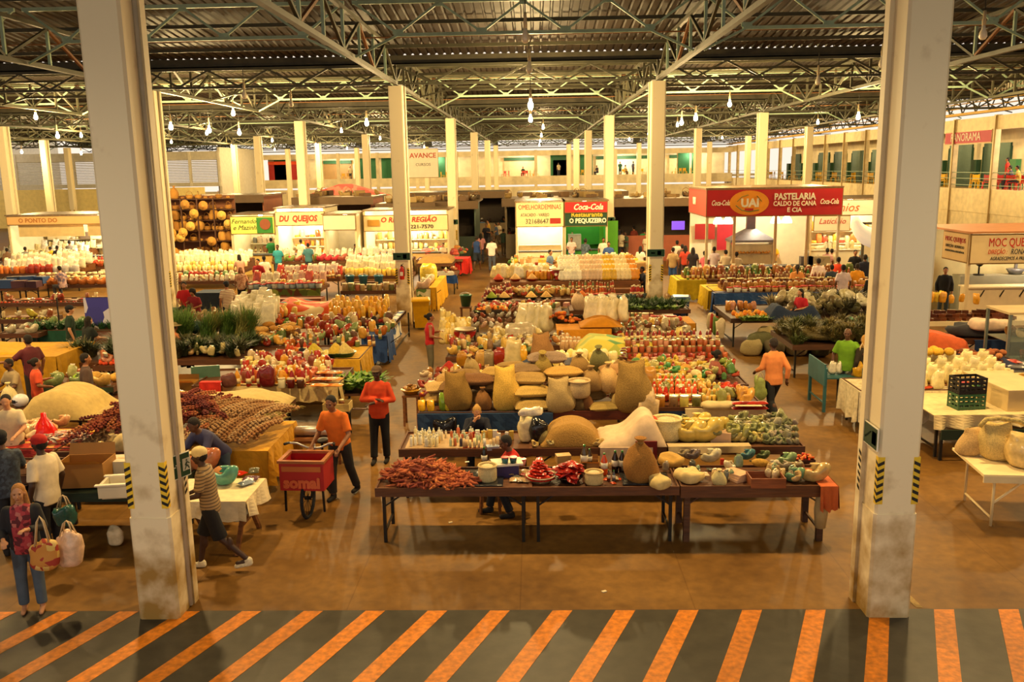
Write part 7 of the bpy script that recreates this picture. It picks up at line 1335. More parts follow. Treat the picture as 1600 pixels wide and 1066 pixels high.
sign_board(1.8,4.0,46.34,2.93,3.45,'c01a14','red strip with Coca-Cola lettering over the green restaurant',[('Coca-Cola',.42,'f4ead0',.1,0,dict(shear=.35,bold=.012,sx=.85))]);thing('green_board',MB().box(3.75,4.75,48.2,48.3,0,2.35),mat('5aa81c','paint'),'lime green board at the column before the green restaurant','board',(0,0,0));thing('fridge',MB().box(-.35,.35,0,.6,0,1.7),mat('a8a8a0','metal'),'grey fridge in the green restaurant','fridge',(2.35,46.6+.7,0))
simple_shop(-8.55,-4.25,45.2,3,3.2,2.2,2.95,'ecd49c','cheese shop reading O REI DA REGIÃO',[('O REI DA REGIÃO',.36,'b83224',.15,.16,dict(shear=.2,bold=.01)),('3221-7570',.26,'2a2a28',.75,-.20,dict(bold=.006,sx=1.2))],(['round_cheese','yellow_bag'],['f0e4b8','e8cc70','d8b060'],1.5),'cheese on the shelves of the REGIÃO shop',shelves=(.95,1.5),power=600,cm=mat('d8b070','paint'))
thing('cheese_picture',MB().box(-.3,.3,0,.02,-.16,.16),mat('b8862c','paint'),'painted golden cheese on the sign of the left cheese shop','picture',(-8.05,45.05,2.6))
simple_shop(-13.1,-10.6,45.2,3,3.4,2.55,3.2,'ecd0a0','cheese shop reading DU QUEIJOS',[('DU  QUEIJOS',.42,'c03420',-.1,0,dict(shear=.2,bold=.015,sx=.8))],(['yellow_bag','grain_bag','round_cheese'],['e0902c','d87030','f0d8a0','c84a24'],1.4),'orange packs on the shelves of the DU QUEIJOS shop',shelves=(.7,1.2,1.7),power=500)
simple_shop(-10.4,-8.8,44.2,3,3.1,2.35,3.05,'d8ccb0','dim stall with a faded striped awning',[],power=60)
simple_shop(-15.45,-13.2,45.2,3,3.1,2.15,3.0,'c8c860','stall reading Fernando e Mazinha',[('Fernando',.34,'3a4a20',-.45,.2,dict(shear=.35)),('e Mazinha',.34,'3a4a20',-.35,-.12,dict(shear=.35))],(['sauce_bottle','grain_bag'],['8a5a38','c8b090','6a6a60'],1.4),'goods on the shelves of the yellow-green signed stall',shelves=(.9,1.4),power=120,cm=mat('c8a85a','paint'))
thing('picture_panel',MB().box(-.42,.42,0,.02,-.4,.4),mat('2f7a28','paint'),'green part of the Fernando sign','panel',(-13.68,45.09,2.57));thing('bowl_picture',MB().lathe([(0,0),(.28,0),(.28,.012),(0,.012)],20),mat('8a4a28','paint'),'round food bowl picture on the green panel','picture',(-13.65,45.07,2.62)).rotation_euler=(PI/2,0,0)
simple_shop(-27.5,-19.2,45.8,3.5,3.2,2.75,3.15,'dcae70','lit shop reading O PONTO DO, far left',[('O PONTO DO',.32,'b87838',-2.5,0,dict(bold=.006))],(['carton','yellow_bag','round_cheese'],['c8c0a8','e8d8a8','6a5a48'],1.5),'goods on the shelves of the O PONTO shop',shelves=(1.2,1.7),power=700)
for x in (-25.3,-21.6):
 s=empty('rolling_shutter','cream half-open shutter of the far left shop, %s' % ('left one' if x < -24 else 'right one'),'shutter',(x,45.9,2.1));mb=MB().box(-1.75,1.75,.03,.08,0,.62)
 for q in range(9):mb.box(-1.75,1.75,0,.03,q*.07,q*.07+.04)
 part('slats',mb,mat('e0c890','paint'),s)
# dark produce shacks behind, with stuff on their roofs
def shack(x0,x1,Y,h,col,lab):
 t=empty('market_shack',lab,'shack',((x0+x1)/2,Y,0));w=(x1-x0)/2
 part('front_wall',MB().box(-w,w,0,.1,0,h*.42),mat(col,'paint'),t);part('side_wall',MB().box(-w,-w+.08,.1,4,0,h),mat(col,'paint'),t);part('side_wall',MB().box(w-.08,w,.1,4,0,h),mat(col,'paint'),t);part('back_wall',MB().box(-w,w,3.9,4,0,h),mat('4a3a2a','paint'),t);part('roof',MB().box(-w-.2,w+.2,-.5,4.2,h,h+.1),mat('7a6448','metal',amt=.4),t);part('fascia',MB().box(-w-.2,w+.2,-.55,-.5,h-.35,h+.1),mat('6a5236','paint'),t)
for x0,x1,Y,h,c,l in ((-8.6,-5.6,50.5,3.3,'8a6a48','brown shack behind the left cheese shop'),(-5.4,-3.2,51,3.35,'4a5a50','grey-green covered shack by the aisle'),(-13.5,-9.2,51,3.7,'a8603c','orange-brown shack behind the DU QUEIJOS shop'),(-1.5,3.8,52,3.4,'8a7a60','grey shack behind the two signed booths'),(4.6,9.8,49.5,3.4,'a8583c','reddish shack right of the third-row column'),(10,16,52,3.5,'9a8468','tan shack behind the snack shop'),(-20,-15.5,51,3.9,'9a5a38','reddish shack behind the hat stall'),(-8.5,-1.8,62,3.6,'7a6a50','farther shack left of the aisle'),(-.8,6.5,62,3.5,'5a4c3c','farther shack right of the aisle')):shack(x0,x1,Y,h,c,l)
for i in range(70):x=-13+RND.random()*28;Y=52.2+RND.random()*1.6
for i in range(90):
 x0,x1,Y,h=[(-8.6,-5.6,50.5,3.3),(-5.4,-3.2,51,3.35),(-13.5,-9.2,51,3.7),(-1.5,3.8,52,3.4),(4.6,9.8,49.5,3.4)][i % 5]
 put(('wicker_basket','carton','produce_bag','wooden_box')[i % 4],(x0+(x1-x0)*RND.random(),Y+.2+RND.random()*3,h+.105),'basket or box stored on the shack roofs','baskets and boxes on the shack roofs',1.25,i,RND.choice(['9a7a4a','7a5a38','a8884c','5a4a38','b89a60']))
# parasol-like red canvas and dark vehicles of canvas on roofs
thing('red_canvas',MB().loft([[(-2.6,-1.2,0),(2.6,-1.2,0),(2.6,1.2,0),(-2.6,1.2,0)],[(-.4,-.2,.75),(.4,-.2,.75),(.4,.2,.75),(-.4,.2,.75)]]),pattern_mat('red_check',['c84a3c','d8705a','b83a30','d05a48'],3),'red checked canvas roof far behind the left cheese shops','canvas',(-11.6,55.5,3.7));thing('canvas_stall',MB().box(-2.2,2.2,-1,1,0,3.68),mat('7a5a40','paint'),'stall under the red checked canvas','stall',(-11.6,55.6,0))
# straw hat stall
t=empty('hat_rack','tall rack of straw hats and baskets right of the big left column','rack',(-17.9,45.6,0))
part('back_board',MB().box(-3.0,2.3,.8,.9,0,4.1),mat('6a3c1c','wood'),t)
for z in (1.2,1.75,2.3,2.85,3.4,3.95):part('shelf',MB().box(-3.0,2.3,.2,.8,z-.04,z),mat('4a2a14','wood'),t)
for z in (1.2,1.75,2.3,2.85,3.4,3.95):
 for i in range(13):put(RND.choice(['straw_hat','wicker_basket','wicker_basket','straw_hat','tied_sack']),(-20.6+i*.4+RND.uniform(-.05,.05),45.95+RND.uniform(-.05,.1),z+.002),'straw hat or basket on the tall rack','straw goods on the tall rack',1.0,i,RND.choice(['b88434','a87430','c89444','8a5a28','a0702c']),None,RND.choice([0,0,.0]))
for i in range(30):put('straw_hat',(-20.6+RND.random()*5,45.45,.3+RND.random()*3.4),'straw hat hanging on the front of the tall rack','straw hats hanging on the rack front',1.2,0,RND.choice(['c8923c','d8a84c','b8843a','e0b458']),None,PI/2)
for x in np.arange(-20.7,-15.6,.85):tag(ob('rack_pole',MB().box(x-.03,x+.03,45.55,45.62,0,4.0).mesh('rack_pole',mat('4a2a14','wood'))),'dark pole on the front of the hat rack','pole','poles of the hat rack')
# white banner near the back, gallery chairs
t=sign_board(-9.1,-6.9,66,5.1-.4,6.75,'f0e2c8','white banner reading AVANCE hanging before the back gallery',[('AVANCE',.5,'c05a3c',0,.55,dict(bold=.01)),('CURSOS',.3,'6a6a60',0,-.1,{})]);tag(ob('banner_cable',MB().tube([(-9,66.03,6.75),(-9,66.03,8.2)],.01,4).tube([(-7,66.03,6.75),(-7,66.03,8.2)],.01,4).mesh('banner_cable',blk)),'thin cables holding the white banner','cable')
for i,px in enumerate((535,543,690,697,785,790,815,822,828,835,905,912,968,975,982,1000,1008,1048,1055,1065,1075,1082)):
 c='c83a1c' if i in (4,5,6,7) else 'd9a40c';put('plastic_chair',(X_(px),108.8+(i % 2)*.7,4.15),'plastic chair on the back upper gallery','chairs on the back gallery',1.0,i,c)
for i in range(26):put('plastic_chair',(25.0+(i % 2)*.8,50.5+i*2.0,3.65),'yellow plastic chair on the right gallery','yellow chairs on the right gallery',1.0,i,'d9a40c')
for i in range(14):put('plastic_chair',(24.8+(i % 3)*.8,44.2+i*.4,3.65),'red or green plastic chair in the nearest part of the right gallery','red and green chairs on the right gallery',1.0,i,['b8281c','b8281c','1f6a48'][i % 3])
t=sign_board(0,5.2,0,-.3,.3,'a8283c','red sign reading PANORAMA on the right gallery',[('PANORAMA',.62,'f0e0c8',-.2,0,{})]);t.location=(23.95,49.9,6.5);t.rotation_euler=(0,0,-PI/2)
for y,c,l in ((46.0,'e0b040','yellow poster wall behind the gallery tables'),(43.6,'b0303c','red menu board on the right gallery'),(48.0,'d8d8d0','white lit snack kitchen on the right gallery')):thing('menu_panel',MB().box(0,.1,-.9,.9,0,1.9),mat(c,'paint'),l,'panel',(27.45,y,4.0))
l=bpy.data.lights.new('gallery_light','POINT');l.energy=500;l.color=(1,.9,.75);l.shadow_soft_size=.3;lo=bpy.data.objects.new('gallery_light',l);C.objects.link(lo);lo.location=(26.3,46,6.2)
for x in (-24,-12,-1,11,20):
 l=bpy.data.lights.new('gallery_light','POINT');l.energy=500;l.color=(1,.9,.7);l.shadow_soft_size=.3;lo=bpy.data.objects.new('gallery_light',l);C.objects.link(lo);lo.location=(x,110,6.6);tag(ob('ceiling_lamp',MB().lathe([(0,-.1),(.15,-.08),(.15,0),(0,0)],12).mesh('ceiling_lamp',mat('fff0c8','glossy',emit=8.0)),None,(x,110,7.1)),'round lamp on the back gallery ceiling','lamp','lamps of the back gallery')
# ---------------------------------------------------------------- people in front
def cardigan_mat():      # black open cardigan over a red plaid top
 m=pattern_mat('plaid_under_cardigan',['8a2430','a83a40','5a1c24','b86a60'],22);nt=m.node_tree;b=nt.nodes['Principled BSDF'];L=nt.links.new
 tc=nt.nodes.new('ShaderNodeTexCoord');sp=nt.nodes.new('ShaderNodeSeparateXYZ');L(tc.outputs['Object'],sp.inputs[0]);ab=nt.nodes.new('ShaderNodeMath');ab.operation='ABSOLUTE';L(sp.outputs['X'],ab.inputs[0])
 gt=nt.nodes.new('ShaderNodeMath');gt.operation='GREATER_THAN';gt.inputs[1].default_value=.115;L(ab.outputs[0],gt.inputs[0]);y=nt.nodes.new('ShaderNodeMath');y.operation='LESS_THAN';y.inputs[1].default_value=.0;L(sp.outputs['Y'],y.inputs[0])
 mx=nt.nodes.new('ShaderNodeMath');mx.operation='MAXIMUM';L(gt.outputs[0],mx.inputs[0]);L(y.outputs[0],mx.inputs[1]);mc=nt.nodes.new('ShaderNodeMix');mc.data_type='RGBA';L(mx.outputs[0],mc.inputs['Factor']);L(b.inputs['Base Color'].links[0].from_socket,mc.inputs[6]);mc.inputs[7].default_value=(.008,.008,.011,1);L(mc.outputs[2],b.inputs['Base Color']);return m
JEANS='3c4c5c'
person(-2.62,15.2,1.78,'cross',178,'man with crossed arms in an orange long-sleeved shirt and a cap, in the left aisle','d8481a','14151a',cap='5a4530',q='near',sl='long',skin='k',hc='0c0806')
t=person(-2.95,13.45,1.78,'push',165,'man in an orange short-sleeved shirt pushing the red cargo bicycle','e0701a','2c2824',q='near',skin='m',hc='100c0a')
person(-4.10,10.85,1.70,'stride',95,'man in a cream cap, striped tan shirt and black shorts walking left',pattern_mat('tan_striped_shirt',['9a8058','a88c64','8f7650','5a4838'],7,'stripe'),'121216',cap='dcc890',q='near',skin='k',legs='shorts',shoes='e0d4b0',hc='0c0806')
person(-5.95,9.75,1.62,'hold',200,'blond woman in a red plaid top, black cardigan and patched jeans',cardigan_mat(),'4a5866',hair='blond',hc='a8743a',q='near',skin='l',sl='long',barefoot=True)
person(-6.42,11.1,1.80,'stand',75,'man in a white T-shirt and red cap at the left edge','e0cfae','16161c',cap='a81c14',q='near',skin='k',hc='0c0806')
person(-7.15,11.4,1.76,'reach',40,'man in a dark checked shirt and black cap at the left edge',pattern_mat('dark_blue_check',['2c3440','343e4c','262c38','3e4858'],30),'20242c',cap='14141a',q='near',skin='d',hc='0c0806')
person(5.02,17.35,1.78,'walk',18,'man in a salmon shirt and dark trousers standing in the right aisle','e08a4a','14161c',q='near',sl='long',skin='d',hc='241c1a')
ph(790,682,1.68,'sitread',100,'seated man in a red shirt between the two front table rows','b8200f','16161c',q='near',skin='d',hc='1c1814')
ph(745,636,1.62,'rest',185,'blond woman resting her head on her hand behind the cosmetics table','181c2c','20242c',q='near',skin='l',hair='bun',hc='a8803c',sl='long')
for (x,y,h,l) in ((*(at(790,682,1.2)[:2]),.5,'low stool under the seated man in red'),(-.85,14.75,.58,'stool under the woman resting her head')):thing('low_stool',MB().box(-.17,.17,-.17,.17,h-.05,h-.01).bar((-.13,-.13,h-.04),(-.15,-.15,0),.035).bar((.13,-.13,h-.04),(.15,-.15,0),.035).bar((-.13,.13,h-.04),(-.15,.15,0),.035).bar((.13,.13,h-.04),(.15,.15,0),.035),wood2,l,'stool',(float(x)-(.25 if h < .55 else 0),float(y)+(0 if h < .55 else 0),0))
ph(672,490,1.64,'hold',-75,'woman in a red tank top beside the left aisle of the centre stalls','c01c22','6a6450',q='near',skin='m',hair='bun',hc='0e0a08',sl='tank')
ph(1325,514,1.74,'point',150,'bald man in a lime green T-shirt at the banana table','6a9a1c','3a3a38',q='near',skin='d',hair='bald')
ph(1352,524,1.62,'stand',20,'blonde woman in a dark top with a yellow handbag beside the bald man','2c2418','2a2420',q='near',skin='l',hair='blond',hc='b88a40',sl='long')
ph(1122,548,1.60,'sit',-80,'dark-haired woman seated behind the jar table at the right aisle','8a4a3a','2a2420',skin='d',hair='bun',hc='0c0a08',z=.18)
# bags they carry
def hbag(p,w,d,h,c,lab,seed,kind_='film',rz=0,hh=.16):
 t=thing('handbag' if 'handbag' in lab else 'shopping_bag',supere(w,d,h,.55,.7,16,12,.06,8,seed),mat(c,kind_) if isinstance(c,str) else c,lab,'bag',p,rz,smooth=True)
 for s_ in (-1,1):part('handle',MB().tube([(-w*.28,s_*d*.2,h*.93),(-w*.12,s_*d*.1,h+hh*.8),(0,0,h+hh),(w*.12,s_*d*.1,h+hh*.8),(w*.28,s_*d*.2,h*.93)],.009,5),mat('c8b088','cloth'),t,True)
hbag((-5.62,9.55,.62),.30,.14,.34,pattern_mat('yellow_floral',['d8b860','e0c070','c88a3c','a83a28','d8b458'],14),'yellow flowered handbag of the blond woman',3,rz=.2,hh=.34);hbag((-5.42,9.75,.58),.30,.2,.42,'dcb898','white plastic shopping bag with pink contents held by the blond woman',5)
hbag((-6.3,9.1,.62),.4,.5,.36,'8a6a4c','large brown shopping bag at the left edge',7,rz=.6);hbag((-5.98,10.7,.70),.28,.2,.26,'2c5a50','dark green shopping bag held by the man in the white T-shirt',9);hbag((4.72,17.25,.55),.24,.14,.42,'9aa858','pale green shopping bag held by the man in salmon',11)
hbag((7.12,18.35,.72),.30,.14,.36,'c8981c','yellow handbag hanging from the blonde woman',13,hh=.4);hbag((-6.3,8.55,.1),.35,.3,.35,'d8a898','pink and white shopping bag at the bottom left corner',15)
# cargo bicycle
t=empty('cargo_bicycle','red cargo bicycle with a big front box reading somai','bicycle',(-3.30,12.72,0),-.06);red=mat('a8181a','paint');ir=mat('201c1a','metal')
bx=part('cargo_box',MB().box(-.34,.34,-.28,.24,.50,.53).box(-.34,.34,-.28,-.25,.53,.93).box(-.34,.34,.21,.24,.53,.93).box(-.34,-.31,-.25,.21,.53,.93).box(.31,.34,-.25,.21,.53,.93).box(-.31,.31,-.25,.21,.72,.74),red,t)
part('box_rim',MB().box(-.36,.36,-.30,-.24,.93,.97).box(-.36,.36,.20,.26,.93,.97).box(-.36,-.30,-.24,.20,.93,.97).box(.30,.36,-.24,.20,.93,.97),mat('9a5a2c','wood'),t)
part('lettering_band',MB().box(-.30,.30,-.288,-.282,.80,.88),mat('b8642c','paint'),t);text('somai',.24,mat('d8683c','paint'),t,(0,-.288,.62),bold=.012,ext=.004)
w=part('front_wheel',MB().tube([(0,.30*math.cos(a)-.05,.30+.30*math.sin(a)) for a in np.linspace(0,2*PI,25)],.028,8,False),mat('17171a','rough'),t,True)
for k in range(12):a=k*PI/6;w2=MB().bar((0,-.05,.30),(0,-.05+.28*math.cos(a),.30+.28*math.sin(a)),.006);part('spoke',w2,ir,t)
part('hub',MB().tube([(-.05,-.05,.3),(.05,-.05,.3)],.03,10),ir,t)
part('fork',MB().bar((-.06,-.05,.3),(-.06,0,.51),.025).bar((.06,-.05,.3),(.06,0,.51),.025),ir,t)
part('rear_wheel',MB().tube([(0,1.15+.31*math.cos(a),.31+.31*math.sin(a)) for a in np.linspace(0,2*PI,25)],.026,8,False),mat('17171a','rough'),t,True)
part('frame',MB().tube([(0,.15,.62),(0,.55,.45),(0,1.15,.31)],.022,6).tube([(0,.72,.42),(0,.80,.92)],.022,6),ir,t,True)
part('handlebar',MB().tube([(-.36,.26,1.08),(-.26,.36,1.04),(-.1,.36,.97),(.1,.36,.97),(.26,.36,1.04),(.36,.26,1.08)],.017,8).tube([(0,.38,.55),(0,.40,1.02)],.02,8),mat('b8b8b8','metal'),t,True)
for s_ in (-1,1):part('stand_leg',MB().bar((s_*.29,-.2,.51),(s_*.30,-.2,.14),.03),ir,t);part('grip',MB().tube([(s_*.36,.26,1.08),(s_*.39,.16,1.09)],.022,8),blk,t,True)
part('saddle',MB().ell((0,.84,.94),(.09,.13,.04),12,6),blk,t,True)
tag(ob('metal_cylinder',MB().tube([(-.5,0,0),(.5,0,0)],.09,16).mesh('metal_cylinder',mat('c8c0b8','metal'),True),None,(-3.75,14.9,.69)),'silver metal cylinder lying behind the orange-shirted cyclist','cylinder');thing('trolley',MB().box(-.5,.5,-.3,.3,.55,.6).bar((-.4,-.2,.55),(-.4,-.2,0),.04).bar((.4,-.2,.55),(.4,-.2,0),.04).bar((-.4,.2,.55),(-.4,.2,0),.04).bar((.4,.2,.55),(.4,.2,0),.04),wood2,'dark wooden trolley under the silver cylinder','trolley',(-3.75,14.9,0))
